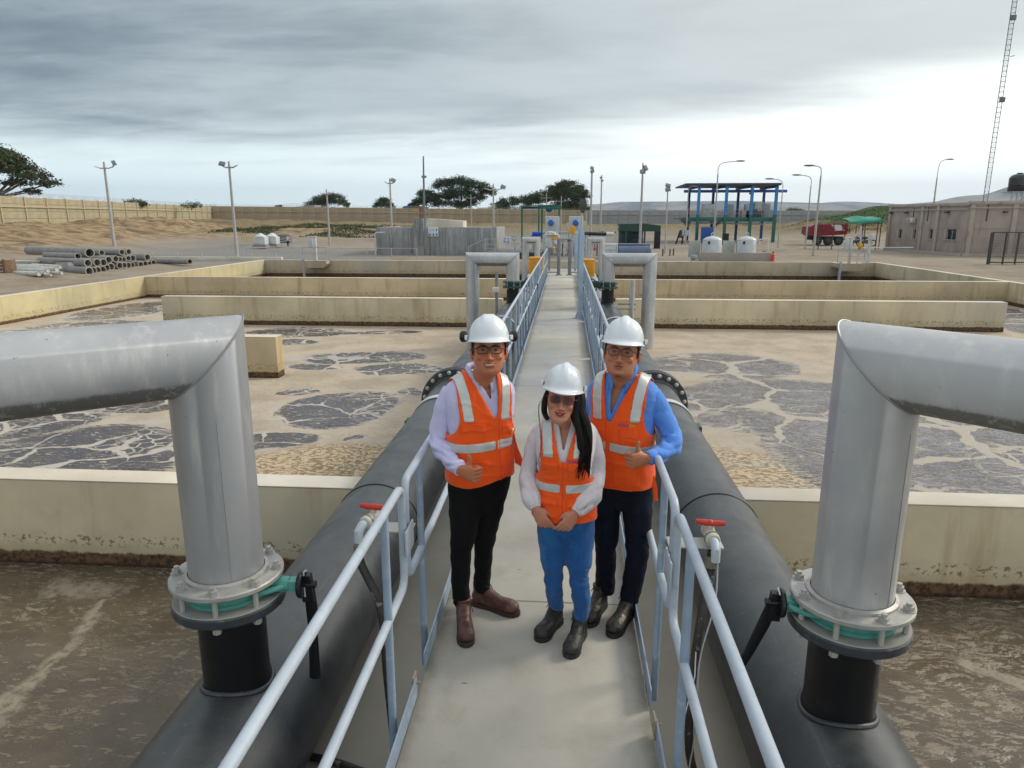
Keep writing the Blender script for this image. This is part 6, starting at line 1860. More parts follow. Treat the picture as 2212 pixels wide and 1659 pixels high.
class Trunk:
    """trunk surface: rows (z, half width, half depth, y offset, x offset); local frame turned by yaw about (x, y)"""
    def __init__(s, tab, org, yaw, seed=0, e=2.35, lean=(0, 0)):
        s.tab, s.org, s.yaw, s.seed, s.e, s.lean = tab, Vector(org), yaw, seed, e, lean
        s.m = Matrix.Rotation(yaw, 3, 'Z')
        s.z0, s.z1 = tab[0][0], tab[-1][0]
    def local(s, th, z, off=0., wr=0.):
        hw, hd, oy, ox = lerp_tab(s.tab, z)
        c, sn = math.cos(th), math.sin(th)
        k = 2 / s.e
        x, y = hw * sgnpow(c, k), hd * sgnpow(sn, k)
        # slope of the shoulders tips the normal upwards
        hw2, hd2, _, _ = lerp_tab(s.tab, min(s.z1, z + .006))
        hw1, hd1, _, _ = lerp_tab(s.tab, max(s.z0, z - .006))
        nz = -((hw2 - hw1) * abs(c) + (hd2 - hd1) * abs(sn)) / .012
        n = Vector((c / max(hw, .02), sn / max(hd, .02), 0)).normalized()
        n = Vector((n.x, n.y, nz)).normalized()
        p = Vector((x + ox, y + oy, z))
        if wr:
            q = p * 1.0
            f = mnoise.noise(Vector((q.x * 9 + s.seed, q.y * 9, q.z * 5))) * .6 + mnoise.noise(Vector((q.x * 22, q.y * 22 + s.seed, q.z * 13 + q.x * 9))) * .45
            f += .5 * (1 - abs(mnoise.noise(Vector((q.x * 6 + q.z * 5, q.y * 6, q.z * 15 + s.seed))))) ** 5
            off += wr * f
        return p + n * off
    def world(s, p):
        q = s.m @ Vector((p.x + s.lean[0] * (p.z - s.z0), p.y + s.lean[1] * (p.z - s.z0), 0))
        return Vector((s.org.x + q.x, s.org.y + q.y, p.z))
    def patch(s, keep, off, z0, z1, nz=120, nth=220, wr=0., thick=.004):
        """faces of the trunk surface for which keep(x, y, z) holds, pushed out by off"""
        P = {}
        pts = []
        for j in range(nz + 1):
            z = z0 + (z1 - z0) * j / nz
            for i in range(nth):
                th = 2 * math.pi * i / nth
                pts.append(s.local(th, z, off, wr))
        mb = MB()
        idx = {}
        def vid(k):
            if k not in idx:
                idx[k] = len(mb.v)
                mb.v.append(tuple(s.world(pts[k])))
            return idx[k]
        for j in range(nz):
            for i in range(nth):
                i2 = (i + 1) % nth
                ks = (j * nth + i, j * nth + i2, (j + 1) * nth + i2, (j + 1) * nth + i)
                c = (pts[ks[0]] + pts[ks[1]] + pts[ks[2]] + pts[ks[3]]) / 4
                if keep(c.x, c.y, c.z):
                    mb.f.append(tuple(vid(k) for k in ks))
        # even out the stepped outline: slide border points towards their border neighbours
        ec = {}
        for f_ in mb.f:
            for a, b_ in zip(f_, f_[1:] + f_[:1]):
                e_ = (min(a, b_), max(a, b_))
                ec[e_] = ec.get(e_, 0) + 1
        nbr = {}
        for (a, b_), c_ in ec.items():
            if c_ == 1:
                nbr.setdefault(a, []).append(b_); nbr.setdefault(b_, []).append(a)
        V_ = [Vector(v) for v in mb.v]
        for _ in range(7):
            N_ = {k: (V_[q[0]] + V_[q[1]]) / 2 for k, q in nbr.items() if len(q) == 2}
            for k, p in N_.items():
                V_[k] = V_[k].lerp(p, .6)
        mb.v = [tuple(v) for v in V_]
        return mb
def cloth(name, mb, mat, parent, thick=.004, label=None):
    L = wloc(parent)
    mb.v = [(v[0] - L.x, v[1] - L.y, v[2] - L.z) for v in mb.v]
    o = link(name, mesh(name, mb, 180, fix=False), mat, parent)
    md = o.modifiers.new('s', 'SOLIDIFY'); md.thickness = thick; md.offset = 1
    if label:
        o['label'] = label
    return o
def sleeve(pts, rad, seed, amp=.006, n=36, per=14, fold_at=.5, flat=1.):
    """tube along joints with gathered folds"""
    path = spline(pts, per)
    L = [0]
    for a, b_ in zip(path, path[1:]):
        L.append(L[-1] + (b_ - a).length)
    mb = MB()
    d0 = (path[1] - path[0]).normalized()
    sx = d0.cross(Vector((0, 1, .2))).normalized()
    for i, p in enumerate(path):
        t = L[i] / L[-1]
        if i == 0:
            d_ = d0
        elif i == len(path) - 1:
            d_ = (path[i] - path[i - 1]).normalized()
        else:
            d_ = (path[i + 1] - path[i - 1]).normalized()
        sx = (sx - d_ * sx.dot(d_)).normalized()
        sy = d_.cross(sx)
        r = lerp_tab(rad, t)[0]
        for j in range(n):
            a = 2 * math.pi * j / n
            dirv = sx * math.cos(a) + sy * math.sin(a)
            q = p + dirv * r
            g_ = math.exp(-((t - fold_at) / .2) ** 2) + .35 + .8 * math.exp(-((t - .97) / .1) ** 2)
            f = mnoise.noise(Vector((q.x * 14 + seed, q.y * 14, q.z * 14))) * .6
            s_ = L[i] * 30 + math.cos(a + seed) * 3.0 + mnoise.noise(q * 8) * 2.5
            f += (abs(math.sin(s_)) ** .6 - .6) * 1.7 * max(0, mnoise.noise(Vector((a, seed, t * 3))) + .5)
            f += .25 * mnoise.noise(Vector((q.x * 30 + seed, q.y * 30, q.z * 22)))
            mb.v.append(tuple(p + dirv * (r + amp * f * g_)))
    m_ = len(path)
    for i in range(m_ - 1):
        for j in range(n):
            k = (j + 1) % n
            mb.f.append((i * n + j, i * n + k, (i + 1) * n + k, (i + 1) * n + j))
    mb.f.append(tuple(range(n))[::-1]); mb.f.append(tuple(range((m_ - 1) * n, m_ * n)))
    return mb

def voxel(mb, size, smooth=2, name='body'):
    me = bpy.data.meshes.new('tmp')
    me.from_pydata(mb.v, [], mb.f)
    bm = bmesh.new(); bm.from_mesh(me); bmesh.ops.recalc_face_normals(bm, faces=bm.faces[:]); bm.to_mesh(me); bm.free()
    o = bpy.data.objects.new('tmp', me); COL.objects.link(o)
    r = o.modifiers.new('r', 'REMESH'); r.mode = 'VOXEL'; r.voxel_size = size; r.adaptivity = 0
    if smooth:
        s_ = o.modifiers.new('s', 'SMOOTH'); s_.iterations = smooth; s_.factor = .5
    dg = bpy.context.evaluated_depsgraph_get()
    dg.update()
    m2 = bpy.data.meshes.new_from_object(o.evaluated_get(dg))
    m2.name = name
    bpy.data.objects.remove(o); bpy.data.meshes.remove(me)
    m2.polygons.foreach_set('use_smooth', [True] * len(m2.polygons))
    return m2

HEAD = [(-.123, .019, -.089, -.048), (-.115, .034, -.100, -.025), (-.100, .0475, -.104, .000), (-.078, .0575, -.101, .028), (-.052, .0660, -.0965, .055), (-.025, .0695, -.0935, .080), (0, .0715, -.090, .093),
        (.028, .073, -.0925, .100), (.055, .0735, -.089, .101), (.08, .067, -.076, .090), (.10, .052, -.054, .068), (.113, .028, -.024, .036)]
def head_mb(T, wide=1., jaw=1., nose=1.):
    mb = MB()
    n = 36
    rows = []
    for z, hw, yf, yb in HEAD:
        k = wide * (jaw if z < -.05 else 1)
        cy, hd = (yf + yb) / 2, (yb - yf) / 2
        e = 2 / 2.25
        rows.append([T @ Vector((hw * k * sgnpow(math.cos(2 * math.pi * j / n), e), cy + hd * sgnpow(math.sin(2 * math.pi * j / n), e), z)) for j in range(n)])
    for r_ in rows:
        mb.v += [tuple(v) for v in r_]
    m_ = len(rows)
    for i in range(m_ - 1):
        for j in range(n):
            k = (j + 1) % n
            mb.f.append((i * n + j, i * n + k, (i + 1) * n + k, (i + 1) * n + j))
    mb.f.append(tuple(range(n))[::-1]); mb.f.append(tuple(range((m_ - 1) * n, m_ * n)))
    rot = T.to_3x3()
    def b_(c, r): mb.ball(T @ Vector(c), r, 14, 10, rot)
    for s in (-1, 1):
        b_((s * .074 * wide, .012, -.012), (.011, .020, .033))
        b_((s * .078 * wide, .018, .002), (.010, .017, .018))
        b_((s * .037 * wide, -.077, -.033), (.023, .017, .018))
        b_((s * .0135 * nose, -.1015, -.0445), (.0095, .0095, .008))
        b_((s * .03 * wide, -.084, .021), (.024, .011, .008))
    b_((0, -.0935, -.101), (.024, .013, .015))
    b_((0, -.096, -.070), (.028, .010, .018))
    nb = MB().tube([(0, -.086, .014), (0, -.095, -.008), (0, -.112, -.032), (0, -.118, -.041), (0, -.102, -.053)], [.0085, .0080, .0100 * nose, .0125 * nose, .0075], 12)
    nb.v = [tuple(T @ Vector(v)) for v in nb.v]
    mb.add(nb.v, nb.f)
    return mb

def hand_mb(w_, f, u, p, pose, s=1.):
    """w_: wrist, f: along the hand, u: thumb side, p: palm side"""
    f, u, p = Vector(f).normalized(), Vector(u), Vector(p)
    u = (u - f * u.dot(f)).normalized()
    p0 = f.cross(u)
    if p0.dot(p) < 0:
        p0 = -p0
    p = p0.normalized()
    w_ = Vector(w_)
    mb = MB()
    def at_(a, b_, c): return w_ + (f * a + u * b_ + p * c) * s
    # palm: three merged slabs, wider at the knuckles
    rows = [(-.03, .024, .019), (0, .025, .018), (.03, .036, .0175), (.06, .041, .016), (.085, .040, .0135), (.093, .036, .009)]
    n = 20
    o = len(mb.v)
    for a, hu, hp in rows:
        for j in range(n):
            t = 2 * math.pi * j / n
            mb.v.append(tuple(at_(a, hu * sgnpow(math.cos(t), .8), hp * sgnpow(math.sin(t), .8))))
    for i in range(len(rows) - 1):
        for j in range(n):
            k = (j + 1) % n
            mb.f.append((i * n + j, i * n + k, (i + 1) * n + k, (i + 1) * n + j))
    mb.f.append(tuple(range(n))[::-1]); mb.f.append(tuple(range((len(rows) - 1) * n, len(rows) * n)))
    lens = [(.040, .024, .019), (.044, .027, .020), (.041, .025, .019), (.032, .019, .017)]
    for k, (l1, l2, l3) in enumerate(lens):
        b0 = .031 - .0208 * k
        r = .0098 - .0006 * (k == 3)
        if pose == 'thumb_up':
            a1, a2, a3 = 78, 170, 235
        else:
            a1, a2, a3 = 18 + 8 * k, 42 + 12 * k, 62 + 14 * k
        spread = (1.5 - k) * (.05 if pose != 'thumb_up' else .0)
        q = [at_(.070, b0, .0), at_(.088, b0 + spread * .02, 0)]
        c = Vector((.088, b0 + spread * .02, 0.))
        for ang, l in ((a1, l1), (a2, l2), (a3, l3)):
            c = c + Vector((math.cos(R(ang)) * l, spread * l, math.sin(R(ang)) * l))
            q.append(at_(*c))
        mb.tube(q, [v * s for v in (r * .9, r * 1.06, r, r * .92, r * .72)], 12)
        mb.ball(q[-1], r * .74 * s, 10, 8)
        for t_ in q[1:4]:
            mb.ball(t_, r * 1.04 * s, 10, 8)
    if pose == 'thumb_up':
        q = [at_(.012, .012, .010), at_(.040, .036, .016), at_(.046, .064, .014), at_(.040, .090, .008)]
        rr = [.017, .0155, .0115, .0095]
    else:
        q = [at_(.010, .012, .008), at_(.035, .036, .016), at_(.060, .044, .024), at_(.082, .043, .030)]
        rr = [.016, .0145, .0105, .0085]
    mb.tube(q, [v * s for v in rr], 12)
    for a_, r_ in zip(q, rr):
        mb.ball(a_, r_ * s, 10, 8)
    return mb

def skinmat(name, c, red):
    m, g, b = newmat(name)
    at = g.n('ShaderNodeVertexColor'); at.layer_name = 'tint'
    p = g.n('ShaderNodeTexCoord').outputs['Object']
    base = g.mix(g.ss(g.noise(p, 22, 4, .6), .35, .7, 0, .6), c, tuple(v * .86 for v in c))
    base = g.mix(g.ss(g.noise(p, 9, 3, .5), .45, .7, 0, .5), base, red)
    sx = g.n('ShaderNodeSeparateColor'); g.put(sx.inputs[0], at.outputs['Color'])
    col = g.mix(sx.outputs[0], base, (.012, .009, .008))        # hair and stubble
    col = g.mix(sx.outputs[1], col, red)                        # cheeks, ears, nose
    g.put(b.inputs['Base Color'], col)
    b.inputs['Roughness'].default_value = .42
    bn = g.n('ShaderNodeBump'); bn.inputs['Strength'].default_value = .25; bn.inputs['Distance'].default_value = .003
    g.put(bn.inputs['Height'], g.noise(p, 160, 3, .6)); g.t.links.new(bn.outputs[0], b.inputs['Normal'])
    b.inputs['Subsurface Weight'].default_value = .12
    b.inputs['Subsurface Radius'].default_value = (.012, .005, .003)
    b.inputs['Specular IOR Level'].default_value = .4
    return m
def fabric(name, c, var=.08, sc=900, bump=.25, sheen=.2, rough=.85, fade=None):
    m, g, b = newmat(name)
    p = g.n('ShaderNodeTexCoord').outputs['Object']
    col = g.mix(g.ss(g.noise(p, 5, 5, .6), .3, .7), tuple(v * (1 - var) for v in c), tuple(min(.95, v * (1 + var)) for v in c))
    if fade:
        col = g.mix(g.ss(g.noise(g.map(p, scale=(1, 1, .5)), 6, 4, .6), .48, .7, 0, .7), col, fade)
    g.put(b.inputs['Base Color'], col)
    b.inputs['Roughness'].default_value = rough
    b.inputs['Sheen Weight'].default_value = sheen
    b.inputs['Specular IOR Level'].default_value = .25
    bn = g.n('ShaderNodeBump'); bn.inputs['Strength'].default_value = bump; bn.inputs['Distance'].default_value = .012
    h = g.m('ADD', g.noise(g.map(p, rot=(.5, .3, 0), scale=(1, 1, .4)), 15, 3, .5, .6), g.m('MULTIPLY', g.noise(p, 260, 2, .5), .08))
    g.put(bn.inputs['Height'], h); g.t.links.new(bn.outputs[0], b.inputs['Normal'])
    return m
orange = fabric('orange_vest', (.95, .100, .005), .06, bump=.7, rough=.7)
orange_d = fabric('orange_seam', (.78, .07, .006), .05)
silver = M('reflective_tape', (.56, .60, .58), .35, .25, var=.05, vs=30)
white_hat, g, b = newmat('white_helmet')
b.inputs['Base Color'].default_value = (.72, .76, .80, 1); b.inputs['Roughness'].default_value = .22; b.inputs['Coat Weight'].default_value = .4
hairm, g, b = newmat('black_hair')
p = g.n('ShaderNodeTexCoord').outputs['Object']
g.put(b.inputs['Base Color'], g.mix(g.ss(g.noise(g.map(p, scale=(60, 60, 2)), 3, 3, .6), .4, .65), (.003, .002, .002), (.012, .009, .007)))
b.inputs['Roughness'].default_value = .5
b.inputs['Specular IOR Level'].default_value = .25
bn = g.n('ShaderNodeBump'); bn.inputs['Strength'].default_value = .6; bn.inputs['Distance'].default_value = .004
g.put(bn.inputs['Height'], g.noise(g.map(p, scale=(60, 60, 2)), 3, 3, .6)); g.t.links.new(bn.outputs[0], b.inputs['Normal'])
eyew = M('eye_white', (.30, .25, .22), .2, 0, var=.02)
iris = M('iris_dark', (.012, .007, .005), .12, 0)
teeth = M('teeth', (.68, .63, .55), .25, 0, var=.03)
lipm = M('lip_man', (.28, .075, .055), .45, 0)
lipw = M('lip_red', (.20, .018, .022), .3, 0)
frm = M('frame_black', (.008, .007, .007), .25, 0)
frd = M('frame_dark_metal', (.05, .035, .03), .3, .4)
def lensmat(name, tint, rough=.03, mixf=.10):
    m = bpy.data.materials.new(name); m.use_nodes = True
    g = G(m.node_tree)
    for n_ in list(m.node_tree.nodes): m.node_tree.nodes.remove(n_)
    tr = g.n('ShaderNodeBsdfTransparent'); g.put(tr.inputs[0], tint)
    gl = g.n('ShaderNodeBsdfGlossy'); gl.inputs['Roughness'].default_value = rough
    mx = g.n('ShaderNodeMixShader'); mx.inputs[0].default_value = mixf
    m.node_tree.links.new(tr.outputs[0], mx.inputs[1]); m.node_tree.links.new(gl.outputs[0], mx.inputs[2])
    out = g.n('ShaderNodeOutputMaterial'); m.node_tree.links.new(mx.outputs[0], out.inputs[0])
    return m
lens_c = lensmat('clear_lens', (.80, .76, .74), mixf=.03)
lens_m = lensmat('mauve_lens', (.30, .10, .14), mixf=.025)

def helmet(T, parent, style, sc=1.):
    """hard hat: dome, brim with front peak, crest"""
    mb = MB()
    n, m_ = 72, 22
    for i in range(m_ + 1):
        t = i / m_
        for j in range(n):
            a = 2 * math.pi * j / n
            c, s_ = math.cos(a), math.sin(a)          # s_ = -1 at the front
            if t <= .8:
                u = t / .8
                ph = u * math.pi / 2
                rr, zz = math.sin(ph) ** .86, math.cos(ph) ** .92
                x, y, z = .101 * rr * c, .122 * rr * s_, .052 + .112 * zz - .012 * u
                if style == 'v':
                    k = math.exp(-((abs(x) - .026) / .007) ** 2) * .006 + (.004 if abs(x) < .02 else 0)
                    z += k * (zz ** .5)
                else:
                    z += .009 * math.exp(-(x / .019) ** 4) * min(1, zz * 1.6) ** .6
            else:
                u = (t - .8) / .2
                fr = max(0, -s_) ** 2.2
                rx, ry = .101 + .011 * u, .122 + .012 * u + .030 * u * fr
                x, y = rx * c, ry * s_
                z = .040 - .010 * u - .012 * u * fr + .006 * max(0, s_) * u
            mb.v.append(tuple(T @ (Vector((x, y + .004, z + .016)) * sc)))
    for i in range(m_):
        for j in range(n):
            k = (j + 1) % n
            mb.f.append((i * n + j, i * n + k, (i + 1) * n + k, (i + 1) * n + j))
    L = wloc(parent)
    mb.v = [(v[0] - L.x, v[1] - L.y, v[2] - L.z) for v in mb.v]
    h = link('helmet', mesh('helmet', mb, 180), white_hat, parent)
    md = h.modifiers.new('s', 'SOLIDIFY'); md.thickness = .0035; md.offset = -1
    sub = MB()
    for s in (-1, 1):
        q = MB().bbox(-.006, .006, -.016, .016, -.012, .012, .003)
        q.v = [tuple(T @ (Matrix.Rotation(s * .3, 4, 'Z') @ Vector(v) + Vector((s * .108, .0, .066)))) for v in q.v]
        sub = q
        part('accessory_slot', sub, white_hat, h)
    return h

def glasses(T, parent, style):
    y0 = -.1085
    if style == 'thick':
        hw, hh, r, mat, lm = .0255, .0175, .0022, frm, lens_c
    elif style == 'thin':
        hw, hh, r, mat, lm = .0260, .0185, .0015, frd, lens_c
    else:
        hw, hh, r, mat, lm = .0275, .0215, .0011, M('gold_frame', (.35, .16, .12), .3, .5), lens_m
    def rr(cx, s):
        pts = []
        e = .55 if style != 'tinted' else .75
        for k in range(29):
            a = 2 * math.pi * k / 28
            x = cx + hw * sgnpow(math.cos(a), e)
            z = -.001 + hh * sgnpow(math.sin(a), e) * (1 if math.sin(a) > 0 else .92)
            y = y0 + .30 * abs(x) ** 1.6 * 1.3
            pts.append(T @ Vector((x, y, z)))
        return pts
    mb = MB()
    gl = []
    for s in (-1, 1):
        cx = s * .0315
        pts = rr(cx, s)
        mb.tube(pts, r, 8, cap=False)
        if style == 'thick':
            mb.tube([p for k, p in enumerate(pts) if 2 <= k <= 12], .0032, 8)
        if style == 'thin':
            mb.tube([p for k, p in enumerate(pts) if 2 <= k <= 12], .0023, 8)
        gl.append(pts[:-1])
        hx = s * (.0315 + hw)
        mb.tube([T @ Vector((hx, y0 + .30 * abs(hx) ** 1.6 * 1.3, .009)), T @ Vector((s * .0715, -.086, .008)), T @ Vector((s * .080, -.02, .004)), T @ Vector((s * .079, .015, .0))], r * 1.15, 8)
    mb.tube([T @ Vector((-.0075, y0 + .001, .006)), T @ Vector((0, y0 - .003, .009)), T @ Vector((.0075, y0 + .001, .006))], r * 1.1, 8)
    gf = part('glasses', mb, mat, parent)
    for pts in gl:
        c = sum(pts, Vector()) / len(pts)
        q = MB()
        q.v = [tuple(c)] + [tuple(p) for p in pts]
        q.f = [(0, 1 + k, 1 + (k + 1) % len(pts)) for k in range(len(pts))]
        part('lens', q, lm, gf, smooth=180)
    return gf

def boot(heel, toe, parent, mat, solem, lacem, h=.16, s=1.):
    heel, toe = Vector(heel), Vector(toe)
    d_ = (toe - heel); L = d_.length; d_.normalize()
    n_ = Vector((-d_.y, d_.x, 0))
    def at_(a, b_, z): return Vector((heel.x, heel.y, 0)) + d_ * a * L + n_ * b_ * s + Vector((0, 0, z * s))
    mb = MB()
    mb.tube([at_(.17, 0, .05), at_(.18, 0, .10), at_(.19, 0, h)], [.044 * s, .043 * s, .048 * s], 20)
    mb.tube([at_(.12, 0, .045), at_(.35, 0, .052), at_(.6, 0, .048), at_(.82, 0, .046), at_(.90, 0, .044)], [.040 * s, .043 * s, .047 * s, .050 * s, .038 * s], 20, flat=.9)
    mb.tube([at_(.2, 0, .11), at_(.42, 0, .078), at_(.62, 0, .058)], [.043 * s, .038 * s, .032 * s], 18)
    mb.ball(at_(.83, 0, .046), (.05 * s, .05 * s, .036 * s), 18, 12)
    mb.ball(at_(.13, 0, .06), (.040 * s, .040 * s, .045 * s), 16, 10)
    me = voxel(mb, .006, 3, 'boot')
    L0 = wloc(parent)
    for v in me.vertices:
        z = max(v.co.z, .024)
        q = v.co
        k = .0025 * mnoise.noise(q * 35) + .002 * mnoise.noise(q * 80)
        v.co = Vector((q.x - L0.x, q.y - L0.y, z + k - L0.z))
    o = link('boot', me, mat, parent)
    # sole outline
    out = []
    for a, wd in ((.0, .020), (.03, .034), (.10, .041), (.25, .040), (.42, .036), (.58, .043), (.74, .051), (.86, .048), (.95, .034), (1.0, .014)):
        out.append((a, wd))
    poly = [at_(a, wd, 0) for a, wd in out] + [at_(a, -wd, 0) for a, wd in reversed(out)]
    sb = MB()
    n = len(poly)
    sb.v = [tuple(p + Vector((0, 0, .001))) for p in poly] + [tuple(p + Vector((0, 0, .027))) for p in poly]
    sb.f = [tuple(range(n)), tuple(range(n, 2 * n))[::-1]] + [(i, (i + 1) % n, (i + 1) % n + n, i + n) for i in range(n)]
    part('sole', sb, solem, o, smooth=50)
    lb = MB()
    for k in range(5):
        a = .30 + .065 * k; z = .128 - .014 * k
        lb.tube([at_(a, -.024, z - .012), at_(a + .02, 0, z + .006), at_(a + .01, .024, z - .014)], .0028 * s, 6)
    lb.tube([at_(.30, 0, .138), at_(.30, .03, .150), at_(.34, .045, .115), at_(.36, .05, .09)], .0026 * s, 6)
    lb.tube([at_(.30, 0, .138), at_(.28, -.03, .148), at_(.32, -.045, .12)], .0026 * s, 6)
    part('laces', lb, lacem, o)
    return o

def trousers(tr, parent, hipz, legs, mat, seed, belt=None):
    """legs: list of joint paths [(hip, knee, ankle), radii]"""
    mb = MB()
    n = 36
    zs = [hipz - .02 + (tr['top'] - hipz + .02) * k / 6 for k in range(7)]
    T_ = tr['trunk']
    rows = []
    for z in zs:
        kz = .60 + .40 * sstep(z, hipz - .02, hipz + .13)
        rows.append([T_.world(Vector((q_.x * kz, q_.y * kz, q_.z))) for q_ in [T_.local(2 * math.pi * j / n, z, tr.get('off', .006)) for j in range(n)]])
    for r_ in rows: mb.v += [tuple(v) for v in r_]
    for i in range(6):
        for j in range(n):
            k = (j + 1) % n
            mb.f.append((i * n + j, i * n + k, (i + 1) * n + k, (i + 1) * n + j))
    mb.f.append(tuple(range(n))[::-1]); mb.f.append(tuple(range(6 * n, 7 * n)))
    for pts, rad in legs:
        path = spline(pts, 6)
        rr = [lerp_tab(rad, i / (len(path) - 1))[0] for i in range(len(path))]
        mb.tube(path, rr, 28)
        mb.ball(path[0], (rr[0] * 1.0, rr[0] * 1.02, rr[0]), 20, 14)
    me = voxel(mb, .007, 6, 'trousers')
    L0 = wloc(parent)
    kn = [Vector(pts[len(pts) // 2]) for pts, _ in legs]
    an = [Vector(pts[-1]) for pts, _ in legs]
    N = [v.normal.copy() for v in me.vertices]
    for v, nn in zip(me.vertices, N):
        q = v.co.copy()
        dk = min((q - k).length for k in kn); da = min((q - a).length for a in an)
        g_ = .45 + 1.2 * math.exp(-(dk / .10) ** 2) + 1.3 * math.exp(-(da / .12) ** 2) + .6 * math.exp(-((q.z - hipz) / .08) ** 2)
        f = mnoise.noise(Vector((q.x * 12 + seed, q.y * 12, q.z * 16))) + .8 * (abs(math.sin(q.z * 62 + mnoise.noise(q * 12) * 5 + q.x * 30)) - .6) * max(0, .3 + mnoise.noise(Vector((q.x * 9, q.y * 9, q.z * 6 + seed))))
        v.co = q + nn * .0085 * f * g_ - L0
    return link('trousers', me, mat, parent)

def person(P):
    root = thing('person', P['label'], 'person', P['org'], group='three workers posing on the walkway')
    T = Matrix.Translation(Vector(P['head'])) @ Matrix.Rotation(P['hyaw'], 4, 'Z') @ Matrix.Rotation(P['hpitch'], 4, 'X') @ Matrix.Rotation(P['hroll'], 4, 'Y') @ Matrix.Scale(P.get('hscale', 1.), 4)
    tk = P['trunk']
    # ---- body
    mb = head_mb(T, P.get('wide', 1), P.get('jaw', 1), P.get('nose', 1))
    n = 32
    zs = [tk.z0 + (tk.z1 - tk.z0) * k / 22 for k in range(23)]
    o = len(mb.v)
    for z in zs:
        mb.v += [tuple(tk.world(tk.local(2 * math.pi * j / n, z, -.004 if z > P['vest']['bottom'] + .12 else -.035))) for j in range(n)]
    for i in range(22):
        for j in range(n):
            k = (j + 1) % n
            mb.f.append((o + i * n + j, o + i * n + k, o + (i + 1) * n + k, o + (i + 1) * n + j))
    mb.f.append(tuple(o + j for j in range(n))[::-1]); mb.f.append(tuple(o + 22 * n + j for j in range(n)))
    nb = tk.world(Vector((0, .005, tk.z1 - .05)))
    hb = T @ Vector((0, .012, -.06))
    nr = P.get('neck', .056)
    mb.tube([nb - Vector((0, 0, .04)), nb.lerp(hb, .5), hb], [nr * 1.35, nr, nr * 1.02], 24)
    for arm in P['arms']:
        mb.tube(spline(arm['pts'], 5), [v * .80 for v in arm['body']], 14) if False else None
        sp = spline(arm['pts'], 5)
        rr = [lerp_tab(arm['rad'], i / (len(sp) - 1))[0] * .72 for i in range(len(sp))]
        rr[-1] = .026 * P.get('hand', 1); rr[-2] = .028 * P.get('hand', 1)
        mb.tube(sp, rr, 16)
        if arm.get('hand'):
            h_ = arm['hand']
            hm = hand_mb(arm['pts'][-1], h_[0], h_[1], h_[2], h_[3], P.get('hand', 1))
            mb.add(hm.v, hm.f)
    for pts, rad in P['legs']:
        sp = spline(pts, 4)
        mb.tube(sp, [lerp_tab(rad, i / (len(sp) - 1))[0] * .82 for i in range(len(sp))], 14)
    me = voxel(mb, .0042, 4, 'body')
    # ---- face relief and tint
    Ti = T.inverted()
    nv = len(me.vertices)
    co = np.empty(nv * 3); me.vertices.foreach_get('co', co); co = co.reshape(-1, 3)
    A = np.array(Ti)
    h = co @ A[:3, :3].T + A[:3, 3]
    x, y, z = h[:, 0], h[:, 1], h[:, 2]
    def gs(cx, cz, sx, sz): return np.exp(-((x - cx) / sx) ** 2 - ((z - cz) / sz) ** 2)
    front = np.clip((-.045 - y) / .03, 0, 1) * (np.abs(z) < .14)
    dy = np.zeros(nv)
    for s in (-1, 1):
        dy += gs(s * .031, .001, .017, .0095) * .0085              # eye sockets
        dy -= gs(s * .031, -.0005, .011, .0062) * .0050             # lids over the ball
        dy += gs(s * .027, -.052, .006, .012) * .0022 * P.get('fold', 1)   # folds beside the mouth
        dy -= gs(s * .040, -.036, .016, .012) * .0020 * P.get('fold', 1)
    dy += gs(0, -.0885, .02, .005) * .0022                          # under the lower lip
    dy -= gs(0, -.0765, .017, .0045) * .0028
    dy -= gs(0, -.0640, .018, .0038) * .0022
    dy += gs(0, -.0700, .022, .0022) * .0040                        # mouth line
    dy += gs(0, .004, .006, .008) * .002
    dl = np.zeros((nv, 3)); dl[:, 1] = dy * front
    co2 = co + dl @ np.array(T)[:3, :3].T
    L0 = wloc(root)
    me.vertices.foreach_set('co', (co2 - np.array(L0)).ravel())
    tint = np.zeros((nv, 4)); tint[:, 3] = 1
    headm = (np.abs(z) < .16) & (np.abs(x) < .12) & (np.abs(y) < .15)
    hairmask = ((z > .052 + .3 * np.clip(-y, 0, .1) * 0) & headm) | ((y > .012 + .25 * np.clip(z * -1, -.2, .05) * -1) & (z > -.035) & (np.abs(x) < .066) & headm & (y > .02)) | ((z > .0) & (y > -.035) & (np.abs(x) > .058) & (y < .1) & headm & (z > .012 - .6 * (y + .035)))
    tint[:, 0] = np.where(hairmask, 1., 0.)
    if P.get('goatee'):
        tint[:, 0] = np.maximum(tint[:, 0], .75 * gs(0, -.116, .024, .010) * headm * (y < -.03))
        tint[:, 0] = np.maximum(tint[:, 0], .35 * gs(0, -.058, .024, .004) * headm * (y < -.08))
    if P.get('shade_beard'):
        tint[:, 0] = np.maximum(tint[:, 0], P['shade_beard'] * np.clip(gs(0, -.085, .05, .035), 0, 1) * headm * (y < -.02))
    tint[:, 1] = np.clip(sum(gs(s * .043, -.03, .018, .014) for s in (-1, 1)) * .28 + gs(0, -.043, .014, .012) * .35 + (np.abs(x) > .071) * .5 * (np.abs(z) < .05), 0, 1) * headm
    tint[:, 1] = np.maximum(tint[:, 1], np.clip(gs(0, -.0765, .017, .005) + gs(0, -.0635, .019, .0045), 0, 1) * .9 * headm * (y < -.06))
    ca = me.color_attributes.new('tint', 'FLOAT_COLOR', 'POINT')
    ca.data.foreach_set('color', tint.astype(np.float32).ravel())
    me.update()
    body = link('body', me, P['skin'], root)
    bvh = BVHTree.FromPolygons([v.co + L0 for v in me.vertices], [tuple(p_.vertices) for p_ in me.polygons])
